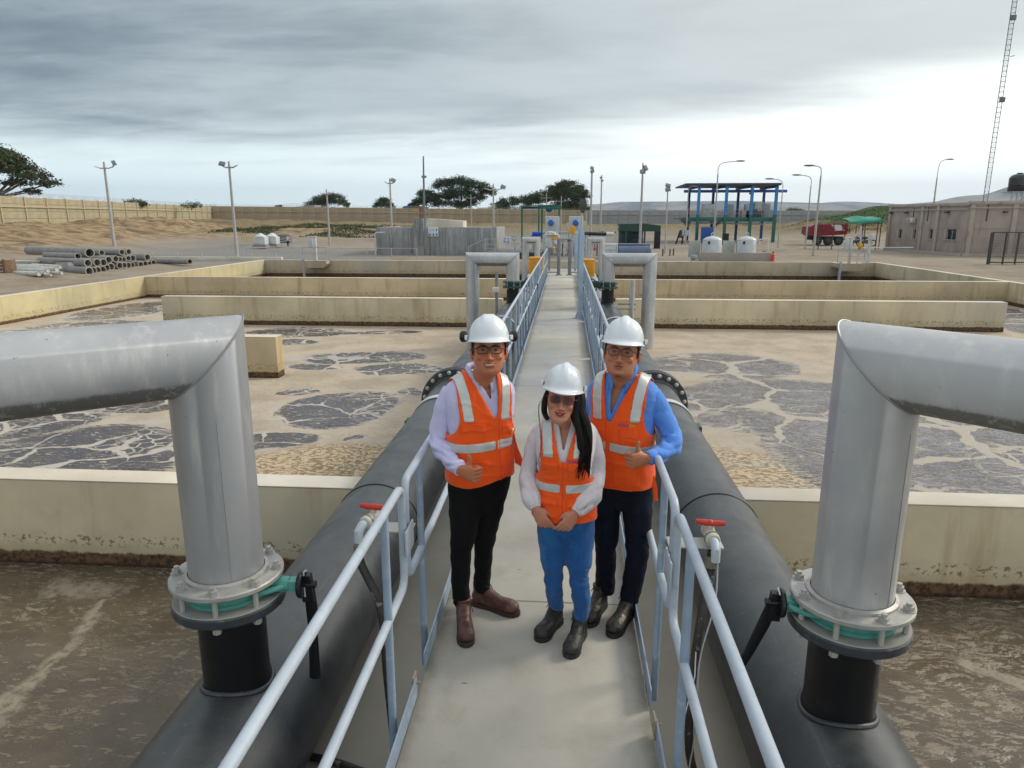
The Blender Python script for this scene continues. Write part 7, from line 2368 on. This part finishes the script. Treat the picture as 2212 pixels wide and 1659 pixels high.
    def fs(x_, z_, lift=0.):
        o_ = T @ Vector((x_, -.2, z_)); d_ = (T.to_3x3() @ Vector((0, 1, 0))).normalized()
        hit = bvh.ray_cast(o_, d_)
        q = Ti @ hit[0] if hit[0] is not None else Vector((x_, -.1, z_))
        return T @ Vector((x_, q.y - lift, z_))
    rot = T.to_3x3().normalized() if False else T.to_quaternion().to_matrix()
    hs = P.get('hscale', 1.)
    for s in (-1, 1):
        e = part('eye', MB().ball(fs(s * .031, 0) + rot @ Vector((0, .0012, 0)), (.0115 * hs, .0035 * hs, P.get('eyeh', .0046) * hs), 16, 10, rot), eyew, root)
        part('iris', MB().ball(fs(s * .031 + P.get('gaze', 0), 0) + rot @ Vector((0, -.0014, -.0002)), (.0048 * hs, .0016, .0043 * hs), 14, 8, rot), iris, e)
        part('eyelid_line', MB().tube([fs(s * .020, .0018, .0012), fs(s * .026, .0052, .0018), fs(s * .032, .0058, .0018), fs(s * .038, .0042, .0014), fs(s * .043, .0010, .0010)], [.0007, .0013, .0014, .0012, .0006], 6), iris, e)
        bz = P.get('browz', .0205)
        bt = P.get('brow', .0034)
        part('eyebrow', MB().tube([fs(s * .013, bz - .001, .0006), fs(s * .022, bz + .0025, .0010), fs(s * .034, bz + .0038, .0010), fs(s * .047, bz - .0015, .0004)], [bt * .75, bt, bt * .85, bt * .3], 8, flat=.6), hairm, root)
    m_ = P['mouth']
    lm = lipw if P.get('woman') else lipm
    mw = .0285
    if m_ == 'smile':
        part('teeth', MB().ball(fs(0, -.070) + rot @ Vector((0, .0025, -.0002)), (.0245, .0075, .0068), 18, 8, rot), teeth, root)
        up = [fs(-mw, -.0615, .0004), fs(-.014, -.0645, .0014), fs(0, -.0655, .0018), fs(.014, -.0645, .0014), fs(mw, -.0615, .0004)]
        lo = [fs(-mw, -.0615, .0004), fs(-.017, -.0735, .0012), fs(0, -.0785, .0018), fs(.017, -.0735, .0012), fs(mw, -.0615, .0004)]
        part('lips', MB().tube(spline(up, 3), .0024, 8).tube(spline(lo, 3), .0030, 8), lm, root)
        part('mouth_corner', MB().tube([fs(-mw - .002, -.0605, .0006), fs(-.020, -.069, .0006)], .0015, 6).tube([fs(mw + .002, -.0605, .0006), fs(.020, -.069, .0006)], .0015, 6), iris, root)
    elif m_ == 'soft':
        part('teeth', MB().ball(fs(0, -.070) + rot @ Vector((0, .003, .0005)), (.014, .005, .0036), 18, 8, rot), teeth, root)
        up = [fs(-.024, -.0610, .0004), fs(-.011, -.0655, .0016), fs(0, -.0665, .0018), fs(.011, -.0655, .0016), fs(.024, -.0610, .0004)]
        lo = [fs(-.024, -.0610, .0004), fs(-.012, -.0735, .0018), fs(0, -.0765, .0026), fs(.012, -.0735, .0018), fs(.024, -.0610, .0004)]
        part('lips', MB().tube(spline(up, 3), .0028, 8).tube(spline(lo, 3), .0036, 8), lm, root)
    else:
        ln = [fs(-.026, -.0645, .0006), fs(-.011, -.0700, .0010), fs(0, -.0694, .0012), fs(.011, -.0702, .0010), fs(.027, -.0630, .0006)]
        up = [fs(-.021, -.0670, .0002), fs(-.009, -.0650, .0010), fs(0, -.0658, .0012), fs(.009, -.0650, .0010), fs(.021, -.0665, .0002)]
        lo = [fs(-.020, -.0705, .0002), fs(-.010, -.0750, .0010), fs(0, -.0765, .0014), fs(.010, -.0750, .0010), fs(.020, -.0700, .0002)]
        part('lips', MB().tube(spline(up, 3), .0026, 8).tube(spline(lo, 3), .0034, 8), lm, root)
        part('mouth_line', MB().tube(spline(ln, 3), .0011, 6), iris, root)
    for s in (-1, 1):
        part('nostril', MB().ball(fs(s * .0075, -.0515, -.001), (.0032, .002, .0016), 8, 6, rot), M('nostril', (.05, .015, .012), .7), root)
    if not P.get('woman'):
        hb_ = MB(); nh, zh = 72, 26; kp = []
        for j in range(zh + 1):
            z_ = -.055 + .135 * j / zh
            hw_, yf_, yb_ = lerp_tab(HEAD, z_)
            for i in range(nh):
                a = 2 * math.pi * i / nh
                q = Vector(((hw_ * P.get('wide', 1) + .0035) * sgnpow(math.cos(a), .889), (yf_ + yb_) / 2 + ((yb_ - yf_) / 2 + .004) * sgnpow(math.sin(a), .889), z_))
                kp.append(q); hb_.v.append(tuple(T @ (q + Vector((0, 0, .0015 * mnoise.noise(q * 60))))))
        for j in range(zh):
            for i in range(nh):
                i2 = (i + 1) % nh
                ks = (j * nh + i, j * nh + i2, (j + 1) * nh + i2, (j + 1) * nh + i)
                c = (kp[ks[0]] + kp[ks[2]]) / 2
                if (c.y > .028 and c.z > -.045) or (c.y > -.048 and c.z > .018 + max(0, -c.y - .02) * .4) or (-.036 < c.y < -.012 and c.z > -.018):
                    hb_.f.append(ks)
        hx = part('hair', hb_, hairm, root, smooth=180)
        md = hx.modifiers.new('s', 'SOLIDIFY'); md.thickness = .003; md.offset = 1
    glasses(T, root, P['glasses'])
    helmet(T, root, P['hat'], P.get('hatscale', 1.))
    # ---- clothes
    V = P['vest']
    zb, zn = V['bottom'], tk.z1
    ah_z, ah_h, ah_x, ah_w = V['armhole']
    vz, vs = V['vneck']
    vx = V.get('vx', 0)
    def vcx(z_): return vx * (1 - min(1, max(0, (z_ - vz) / (zn - vz))))
    def arm_cut(x_, y_, z_):
        return ((abs(x_) - ah_x) / ah_w) ** 2 + ((z_ - ah_z) / ah_h) ** 2 < 1 or (abs(x_) > ah_x - ah_w * .92 and z_ > ah_z)
    def neck_cut(x_, y_, z_, g_=0.):
        if y_ < .03:
            return z_ > vz and abs(x_ - vcx(z_)) < g_ + (z_ - vz) * vs
        return z_ > zn - .035
    sl_ = V.get('slit', .0035)
    def vest_keep(x_, y_, z_):
        if z_ < zb + V.get('hem', lambda x: 0)(x_):
            return False
        if arm_cut(x_, y_, z_) or neck_cut(x_, y_, z_, .012):
            return False
        return True
    ve = cloth('vest', tk.patch(vest_keep, .020, zb - .03, zn - .002, 170, 260, .0085), orange, root, .004)
    # zip line
    zp = [tk.world(tk.local(-math.pi / 2 + (vx + V.get('zipslope', 0) * (vz - z_)) / .17, z_, .0245, .0085)) for z_ in [zb + .01 + (vz - zb) * k / 30 for k in range(31)]]
    part('zip', MB().tube(zp, .0028, 6), orange_d, ve)
    bz0, bz1 = V['band']
    def band(x_, y_, z_):
        sl = V.get('bandslope', 0) * x_
        return bz0 + sl < z_ < bz1 + sl and vest_keep(x_, y_, z_) and not (y_ < 0 and abs(x_ - vx) < V.get('bandgap', .008))
    cloth('reflective_band', tk.patch(band, .0215, bz0 - .06, bz1 + .06, 90, 260, .0085), silver, ve, .0045)
    def strap(s):
        def f_(x_, y_, z_):
            if x_ * s < 0 or z_ < V['strapz'] or not vest_keep(x_, y_, z_):
                return False
            c_ = V['strapx'] + V.get('strapslope', 0) * (z_ - V['strapz'])
            return abs(abs(x_) - c_) < .0245 and (y_ < 0 or z_ > V['strapz'] - .02)
        return f_
    for s in (-1, 1):
        cloth('reflective_strap', tk.patch(strap(s), .0215, V['strapz'] - .005, zn - .002, 90, 280, .0085), silver, ve, .0045)
    for (x0_, x1_, z0_, z1_) in V['pockets']:
        def pk(x_, y_, z_): return x0_ < x_ < x1_ and y_ < 0 and z0_ < z_ < z1_ and not arm_cut(x_, y_, z_) and vest_keep(x_, y_, z_)
        def fl(x_, y_, z_): return x0_ - .004 < x_ < x1_ + .004 and y_ < 0 and z1_ - .035 - .010 * math.cos((x_ - x0_) / (x1_ - x0_) * 2 * math.pi) * .5 < z_ < z1_ + .004 and vest_keep(x_, y_, z_)
        cloth('pocket', tk.patch(pk, .0225, z0_ - .01, z1_ + .01, 60, 260, .0095), orange, ve, .005)
        cloth('pocket_flap', tk.patch(fl, .0285, z1_ - .06, z1_ + .01, 50, 260, .0095), orange, ve, .004)
    if 'tag_' in V:
        pass
    sh_ = P['shirt']
    def shirt_keep(x_, y_, z_):
        if z_ < zb + .012:
            return False
        sv_ = vz + V.get('svz', .01)
        return not (z_ > sv_ and y_ < .0 and abs(x_ - vcx(z_)) < (z_ - sv_) * (.17 + V.get('svz', 0) * 1.2)) and not (z_ > zn - .012)
    so = cloth('shirt', tk.patch(shirt_keep, .007, zb - .02, zn, 150, 260, .004), sh_, root, .003)
    for arm in P['arms']:
        sv = sleeve(arm['pts'][:-1] + [Vector(arm['pts'][-1]) - (Vector(arm['pts'][-1]) - Vector(arm['pts'][-2])).normalized() * .012], arm['rad'], arm['seed'], arm.get('amp', .006), fold_at=arm.get('fold', .55))
        part('sleeve', sv, sh_, so, smooth=180)
        a_, b_ = Vector(arm['pts'][-2]), Vector(arm['pts'][-1])
        dd = (b_ - a_).normalized()
        cr = arm['cuff']
        part('cuff', MB().tube([b_ - dd * .060, b_ - dd * .057, b_ - dd * .01, b_ - dd * .004], [cr * .96, cr, cr * .97, cr * .9], 28), sh_, so, smooth=60)
    # collar: stand and folded leaf with two points
    if P.get('collar', True):
        cb_ = MB()
        N_ = 44
        zc = tk.z1 - .004
        for i in range(N_ + 1):
            t = i / N_
            a = R(-90 + 20) + t * R(320)
            k = min(t, 1 - t)
            tip = math.exp(-(k / .12) ** 2)
            rx, ry = .061 + .006 * tip, .058
            lift = .028 - .060 * tip
            p0 = Vector((rx * math.cos(a), ry * math.sin(a) - .004, zc + lift + .014))
            out_ = Vector((math.cos(a), math.sin(a), 0))
            p1 = p0 + out_ * .007 + Vector((0, 0, .003))
            p2 = p0 + out_ * (.011 + .024 * tip) + Vector((0, -.018 * tip, -.030 - .042 * tip))
            pb = p0 + Vector((0, 0, -.03))
            for q in (pb, p0, p1, p1.lerp(p2, .5) + out_ * .004, p2):
                cb_.v.append(tuple(tk.world(q)))
        for i in range(N_):
            for j in range(4):
                a_ = i * 5 + j
                cb_.f.append((a_, a_ + 1, a_ + 6, a_ + 5))
        cloth('collar', cb_, P.get('collarmat', sh_), so, .003)
    trousers({'trunk': tk, 'top': zb + .06, 'off': .004}, root, P['crotch'], P['legs'], P['trouser'], P['seed'])
    for h_, t_ in P['boots']:
        boot(h_, t_, root, P['bootmat'], P['solemat'], P['lacemat'], s=P.get('boots_s', 1.))
    return root, T, tk, ve, fs, body

def vest_text(tk, parent, x, z, size, words, off=.027):
    """embroidered lettering following the chest"""
    cx = x
    for word, mat in words:
        cu = bpy.data.curves.new('lettering', 'FONT')
        cu.body = word; cu.size = size; cu.extrude = .0006; cu.resolution_u = 2
        ob = bpy.data.objects.new('t', cu); COL.objects.link(ob)
        dg = bpy.context.evaluated_depsgraph_get(); dg.update()
        me = bpy.data.meshes.new_from_object(ob.evaluated_get(dg))
        w_ = max(v.co.x for v in me.vertices)
        L0 = wloc(parent)
        for v in me.vertices:
            xx = cx + v.co.x
            zz = z + v.co.y
            hw, hd, oy, ox = lerp_tab(tk.tab, zz)
            c = max(-.999, min(.999, (xx - ox) / (hw + off)))
            th = -math.acos(sgnpow(c, tk.e / 2)) if abs(c) < 1 else 0
            q = tk.local(th, zz, off + v.co.z, .0085)
            v.co = tk.world(q) - L0
        bpy.data.objects.remove(ob)
        me.name = 'lettering'
        link('lettering', me, mat, parent)
        cx += w_ + size * .06

skin1 = skinmat('skin_tan', (.49, .185, .088), (.46, .12, .06))
skin2 = skinmat('skin_brown', (.46, .195, .10), (.42, .12, .06))
skin3 = skinmat('skin_light', (.54, .235, .15), (.52, .15, .10))
shirt_l = fabric('lilac_shirt', (.56, .55, .80), .05, bump=.7)
shirt_b = fabric('blue_shirt', (.10, .27, .74), .08, bump=.8)
shirt_w = fabric('white_blouse', (.66, .62, .65), .04, bump=.7)
blackt = fabric('black_trousers', (.004, .004, .005), .2, bump=.3, sheen=0)
navy = fabric('navy_jeans', (.005, .007, .016), .25, bump=.3, fade=(.010, .018, .045), sheen=0)
jeans = fabric('blue_jeans', (.012, .085, .27), .15, bump=.6, fade=(.035, .20, .46))
brownb = M('brown_leather', (.085, .032, .022), .42, 0, var=.3, vs=18, dirt=(.14, .08, .06), ds=14, bump=.3, bs=60)
darkb = M('dark_leather', (.022, .020, .018), .5, 0, var=.3, vs=18, dirt=(.09, .08, .07), ds=12, bump=.3, bs=60)
darkb2 = M('dark_brown_leather', (.030, .021, .016), .45, 0, var=.3, vs=18, dirt=(.08, .06, .045), ds=12, bump=.3, bs=60)
solem = M('sole_brown', (.045, .028, .022), .7, 0)
soled = M('sole_black', (.020, .019, .018), .7, 0, dirt=(.09, .08, .07), ds=20)
lacem = M('lace_black', (.008, .007, .007), .7, 0)

MALE = [(.76, .155, .115, .01, 0), (.84, .168, .122, .005, 0), (.94, .166, .122, -.004, 0), (1.04, .163, .122, -.006, 0), (1.14, .168, .122, -.004, 0), (1.22, .178, .120, 0, 0), (1.29, .186, .112, .002, 0), (1.335, .184, .100, .004, 0),
        (1.365, .165, .088, .006, 0), (1.39, .130, .076, .006, 0), (1.412, .092, .066, .004, 0), (1.435, .064, .058, .002, 0)]
def scale_tab(tab, sz, sw, zoff=0, sd=None):
    return [(r[0] * sz + zoff, r[1] * sw, r[2] * (sd or sw), r[3], r[4]) for r in tab]

# ---- the man on the left
tkA = Trunk(scale_tab(MALE, 1.027, 1.0), (-.452, 3.70, 0), R(24), 1.0)
LA, TA, tk_, veA, fsA, _ = person(dict(label='man on the left in white hard hat, thick black glasses and lilac shirt, thumb up', org=(-.46, 3.68, 0), seed=1,
    head=(-.388, 3.60, 1.607), hyaw=R(7), hpitch=R(-13), hroll=R(0), wide=1.10, jaw=1.04, skin=skin1, trunk=tkA, glasses='thick', hat='v', mouth='smile', eyeh=.0031, browz=.0195, brow=.0036, shade_beard=.18, neck=.058, hscale=1.065, hatscale=.985,
    arms=[dict(pts=[Vector((-.590, 3.66, 1.372)), Vector((-.638, 3.665, 1.27)), Vector((-.672, 3.65, 1.10)), Vector((-.60, 3.54, 1.035)), Vector((-.522, 3.44, 1.005))], rad=[(0, .058), (.15, .060), (.3, .055), (.58, .048), (.8, .042), (1, .036)], seed=2.2, amp=.0135, cuff=.037, fold=.58, body=[], hand=((.82, -.50, -.08), (-.05, .05, 1), (.4, .85, 0), 'thumb_up')),
          dict(pts=[Vector((-.330, 3.79, 1.32)), Vector((-.345, 3.85, 1.22)), Vector((-.37, 3.90, 1.07)), Vector((-.42, 3.93, .98)), Vector((-.48, 3.90, .95))], rad=[(0, .055), (.3, .050), (.6, .046), (1, .036)], seed=5.2, cuff=.037, body=[])],
    legs=[([Vector((-.530, 3.66, .84)), Vector((-.536, 3.63, .64)), Vector((-.552, 3.61, .47)), Vector((-.566, 3.64, .28)), Vector((-.568, 3.67, .11))], [(0, .100), (.3, .078), (.52, .060), (.75, .053), (1, .049)]),
          ([Vector((-.388, 3.74, .84)), Vector((-.420, 3.745, .64)), Vector((-.440, 3.76, .47)), Vector((-.456, 3.81, .28)), Vector((-.468, 3.84, .11))], [(0, .100), (.3, .078), (.52, .060), (.75, .052), (1, .048)])],
    vest=dict(bottom=.885, armhole=(1.27, .125, .205, .062), vneck=(1.25, .29), svz=.085, vx=.045, zipslope=.05, band=(1.075, 1.122), bandslope=.06, strapz=1.24, strapx=.098, strapslope=.12,
              pockets=[(-.135, -.025, 1.13, 1.225), (-.125, .0, .915, 1.015), (.085, .15, 1.13, 1.20)], hem=lambda x: .02 * math.sin(x * 14)),
    shirt=shirt_l, collarmat=shirt_l, crotch=.70, trouser=blackt, boots=[((-.565, 3.715, 0), (-.500, 3.395, 0)), ((-.530, 3.865, 0), (-.235, 3.735, 0))], bootmat=brownb, solemat=solem, lacemat=lacem))
eb = MB()
for s in (-1, 1):      # black ear defenders parked on the helmet
    c = TA @ Vector((s * .122, .045, .075)); ax = (TA.to_3x3() @ Vector((s, .25, .05))).normalized()
    part('ear_defender', MB().lathe([(0, -.014), (.026, -.014), (.031, -.006), (.031, .010), (.024, .018), (0, .02)], c, ax, 20).tube([c, TA @ Vector((s * .100, .01, .055))], .005, 6), frm, LA)
vest_text(tkA, veA, .078, 1.235, .022, [('FLOW', M('thread_white', (.55, .50, .62), .6)), ('EN', M('thread_yellow', (.75, .48, .05), .6))])
part('badge', MB().ball(tkA.world(tkA.local(-math.pi / 2 + .78, 1.165, .034)), (.012, .006, .016), 10, 8), M('badge_gold', (.75, .62, .38), .25, .5), veA)
fb = MB()
for i in range(15):
    for j in range(9):
        u, v = i / 14, j / 8
        z_ = 1.16 - u * (.20 + .06 * v)
        b0_ = tkA.world(tkA.local(-math.pi / 2 + .95 + .25 * u, z_, .026))
        fb.v.append(tuple(b0_ + Vector((.085 * v * u ** 1.3, -.035 * v * math.sin(u * 2.4), 0)) + Vector((0, .006 * math.sin(v * 9 + u * 5), 0))))
for i in range(14):
    for j in range(8):
        a_ = i * 9 + j
        fb.f.append((a_, a_ + 1, a_ + 10, a_ + 9))
cloth('loose_flap', fb, orange, veA, .004)
part('belt', MB().tube([tkA.world(tkA.local(2 * math.pi * k / 40, .898, .008)) for k in range(41)], .014, 8, cap=False, flat=.35), M('belt_black', (.01, .01, .01), .35), LA)

# ---- the man on the right
tkB = Trunk(scale_tab(MALE, 1.022, 1.0), (.328, 3.80, 0), R(-20), 4.0)
LB, TB, tk_, veB, fsB, _ = person(dict(label='man on the right in white hard hat, thin glasses and blue shirt, thumb up', org=(.33, 3.78, 0), seed=2,
    head=(.305, 3.70, 1.588), hyaw=R(-9), hpitch=R(-12), hroll=R(4), wide=1.12, jaw=1.03, skin=skin2, trunk=tkB, glasses='thin', hat='nub', mouth='closed', eyeh=.0029, browz=.0195, brow=.0034, goatee=True, neck=.061, hscale=1.065, hatscale=.985,
    arms=[dict(pts=[Vector((.468, 3.76, 1.350)), Vector((.528, 3.75, 1.25)), Vector((.590, 3.70, 1.12)), Vector((.520, 3.60, 1.075)), Vector((.440, 3.53, 1.065))], rad=[(0, .060), (.15, .062), (.3, .058), (.58, .051), (.8, .044), (1, .037)], seed=8.1, amp=.0135, cuff=.037, fold=.6, body=[], hand=((-.90, -.42, -.05), (-.12, .05, 1), (-.35, .85, 0), 'thumb_up')),
          dict(pts=[Vector((.195, 3.86, 1.32)), Vector((.160, 3.89, 1.20)), Vector((.155, 3.90, 1.05)), Vector((.17, 3.88, .93)), Vector((.20, 3.86, .84))], rad=[(0, .056), (.3, .052), (.6, .046), (1, .036)], seed=1.2, cuff=.037, body=[])],
    legs=[([Vector((.250, 3.84, .83)), Vector((.255, 3.83, .64)), Vector((.262, 3.82, .46)), Vector((.266, 3.84, .28)), Vector((.268, 3.87, .11))], [(0, .096), (.35, .080), (.52, .064), (.75, .060), (1, .055)]),
          ([Vector((.415, 3.79, .83)), Vector((.430, 3.77, .64)), Vector((.437, 3.75, .46)), Vector((.425, 3.76, .28)), Vector((.405, 3.78, .11))], [(0, .096), (.35, .078), (.52, .066), (.75, .062), (1, .057)])],
    vest=dict(bottom=.835, armhole=(1.255, .125, .205, .062), vneck=(1.215, .31), svz=.03, vx=-.035, band=(1.055, 1.102), bandslope=-.12, strapz=1.225, strapx=.100, strapslope=.10, bandgap=.012,
              pockets=[(.035, .115, 1.11, 1.175), (-.14, -.055, 1.10, 1.175), (.0, .135, .87, 1.01)]),
    shirt=shirt_b, crotch=.70, trouser=navy, boots=[((.262, 3.915, 0), (.155, 3.64, 0)), ((.425, 3.835, 0), (.285, 3.545, 0))], bootmat=darkb2, solemat=soled, lacemat=lacem))
vest_text(tkB, veB, .022, 1.200, .021, [('FLOW', M('thread_purple', (.14, .06, .40), .6)), ('EN', M('thread_yellow', (.75, .48, .05), .6))])
part('side_tab', MB().tube([(.495, 3.72, .90), (.512, 3.715, .83), (.520, 3.71, .76)], [.012, .013, .012], 8, flat=.25), orange, veB)
part('belt', MB().tube([tkB.world(tkB.local(2 * math.pi * k / 40, .852, .010)) for k in range(41)], .014, 8, cap=False, flat=.35), M('belt_brown', (.02, .012, .008), .35), LB)

# ---- the woman in front
FEM = scale_tab([(.62, .140, .115, .012, 0), (.70, .152, .125, .010, 0), (.78, .148, .120, .004, 0), (.87, .132, .106, 0, 0), (.96, .132, .108, -.004, 0), (1.04, .140, .120, -.012, 0), (1.09, .146, .118, -.010, 0), (1.14, .150, .096, 0, 0), (1.175, .146, .082, .004, 0),
       (1.20, .122, .070, .006, 0), (1.222, .086, .060, .006, 0), (1.243, .056, .050, .004, 0)], 1.03, 1.0)
tkC = Trunk(FEM, (.015, 3.555, 0), R(-4), 7.0)
LC, TC, tk_, veC, fsC, _ = person(dict(label='woman in front in white hard hat, tinted glasses and blue jeans, hands together', org=(.02, 3.53, 0), seed=3, woman=True,
    head=(-.006, 3.475, 1.393), hyaw=R(0), hpitch=R(-9), hroll=R(7), hscale=1.0, wide=1.02, jaw=.95, nose=.88, skin=skin3, trunk=tkC, glasses='tinted', hat='nub', hatscale=.98, mouth='soft', eyeh=.0044, browz=.0275, brow=.0020, fold=.4, neck=.047, hand=.88,
    arms=[dict(pts=[Vector((-.108, 3.57, 1.195)), Vector((-.148, 3.575, 1.11)), Vector((-.178, 3.565, .96)), Vector((-.165, 3.485, .88)), Vector((-.130, 3.415, .815))], rad=[(0, .044), (.15, .047), (.35, .043), (.5, .043), (.75, .050), (.9, .047), (1, .030)], seed=3.3, amp=.010, cuff=.031, fold=.8, body=[], hand=((.50, -.12, -.86), (.85, -.15, .45), (.1, .95, -.1), 'relaxed')),
          dict(pts=[Vector((.138, 3.57, 1.190)), Vector((.168, 3.575, 1.10)), Vector((.185, 3.565, .97)), Vector((.148, 3.475, .875)), Vector((.070, 3.400, .805))], rad=[(0, .044), (.15, .047), (.35, .044), (.5, .045), (.75, .054), (.9, .050), (1, .030)], seed=6.3, amp=.010, cuff=.031, fold=.8, body=[], hand=((-.55, -.16, -.82), (-.85, -.15, .45), (-.1, .95, -.1), 'relaxed'))],
    legs=[([Vector((-.045, 3.56, .70)), Vector((-.040, 3.545, .54)), Vector((-.036, 3.535, .40)), Vector((-.030, 3.575, .25)), Vector((-.012, 3.64, .13))], [(0, .090), (.33, .072), (.5, .053), (.72, .049), (1, .039)]),
          ([Vector((.090, 3.56, .70)), Vector((.094, 3.53, .54)), Vector((.100, 3.50, .40)), Vector((.120, 3.505, .25)), Vector((.120, 3.53, .13))], [(0, .092), (.33, .074), (.5, .054), (.72, .050), (1, .040)])],
    vest=dict(bottom=.735, armhole=(1.08, .115, .163, .050), vneck=(1.07, .27), svz=.05, band=(.905, .948), strapz=1.10, strapx=.075, strapslope=.10, bandgap=.014,
              pockets=[(-.115, -.030, .975, 1.07), (.030, .115, .975, 1.07), (.025, .11, .77, .87), (-.115, -.03, .77, .87)]),
    shirt=shirt_w, collar=False, crotch=.62, trouser=jeans, boots=[((.000, 3.71, 0), (-.115, 3.475, 0)), ((.128, 3.60, 0), (.052, 3.335, 0))], bootmat=darkb, solemat=soled, lacemat=lacem, boots_s=.95))
vest_text(tkC, veC, .028, 1.080, .019, [('FLOW', M('thread_purple', (.14, .06, .40), .6)), ('EN', M('thread_yellow', (.75, .48, .05), .6))])
# her hair: long, mostly over her left shoulder, some tucked on the other side
def lock(pts, rads, flat, seed, n=30, per=8):
    path = spline(pts, per)
    mb = MB()
    d0 = (path[1] - path[0]).normalized()
    sx = d0.cross(Vector((0, 1, 0))).normalized()
    for i, p_ in enumerate(path):
        t = i / (len(path) - 1)
        d_ = (path[min(i + 1, len(path) - 1)] - path[max(0, i - 1)]).normalized()
        sx = (sx - d_ * sx.dot(d_)).normalized(); sy = d_.cross(sx)
        r = lerp_tab(rads, t)[0]
        for j in range(n):
            a = 2 * math.pi * j / n
            k = 1 + .05 * math.sin(a * 7 + seed + t * 3) + .04 * math.sin(a * 13 + seed * 2 - t * 4)
            mb.v.append(tuple(p_ + sx * math.cos(a) * r * k + sy * math.sin(a) * r * k * flat))
    for i in range(len(path) - 1):
        for j in range(n):
            k = (j + 1) % n
            mb.f.append((i * n + j, i * n + k, (i + 1) * n + k, (i + 1) * n + j))
    mb.f.append(tuple(range(n))[::-1]); mb.f.append(tuple(range((len(path) - 1) * n, len(path) * n)))
    return mb
def TCp(x_, y_, z_): return TC @ Vector((x_, y_, z_))
hc = MB()
for i in range(15):
    a0 = None
hr = part('hair', lock([TCp(.045, .03, .07), TCp(.078, .0, .01), TCp(.088, -.01, -.06), Vector((.105, 3.445, 1.24)), Vector((.112, 3.420, 1.15)), Vector((.118, 3.415, 1.09)), Vector((.140, 3.415, 1.005))], [(0, .040), (.2, .038), (.45, .043), (.7, .036), (.9, .016), (1, .003)], .55, 1.), hairm, LC)
part('hair_back', MB().ball(TCp(0, .045, .02), (.078, .065, .085), 24, 16, TC.to_quaternion().to_matrix()), hairm, hr)
part('hair_lock', lock([TCp(.060, -.035, .055), TCp(.074, -.048, .0), TCp(.078, -.045, -.07), Vector((.100, 3.405, 1.17)), Vector((.098, 3.395, 1.10)), Vector((.082, 3.400, 1.03))], [(0, .014), (.3, .017), (.7, .014), (1, .002)], .6, 2.), hairm, hr)
part('hair_lock', lock([TCp(-.062, -.01, .055), TCp(-.080, -.015, -.01), TCp(-.078, .0, -.08), Vector((-.070, 3.545, 1.24)), Vector((-.06, 3.58, 1.18))], [(0, .015), (.4, .015), (.8, .010), (1, .003)], .7, 3.), hairm, hr)
sg = MB()
rnd = random.Random(5)
for k in range(26):
    e = rnd.random()
    x_ = .09 + .05 * rnd.random()
    sg.tube(spline([TCp(.075, -.03, .0), Vector((x_, 3.40, 1.18 + .02 * e)), Vector((x_ - .03 * e + .01, 3.385 + .01 * e, 1.08)), Vector((x_ - .05 * e + .03 * rnd.random(), 3.395, .985 + .06 * rnd.random()))], 4), .0014, 4)
for k in range(2):
    sg.tube(spline([TCp(-.07, -.03, .03), TCp(-.10 - .006 * k, -.04, -.03), TCp(-.105 - .003 * k, -.03, -.08), Vector((-.105 - .004 * k, 3.43, 1.17)), Vector((-.125 + .01 * k, 3.41, 1.06 - .02 * k))], 4), .0012, 4)
o = part('hair_strands', sg, hairm, hr); o['kind'] = 'stuff'
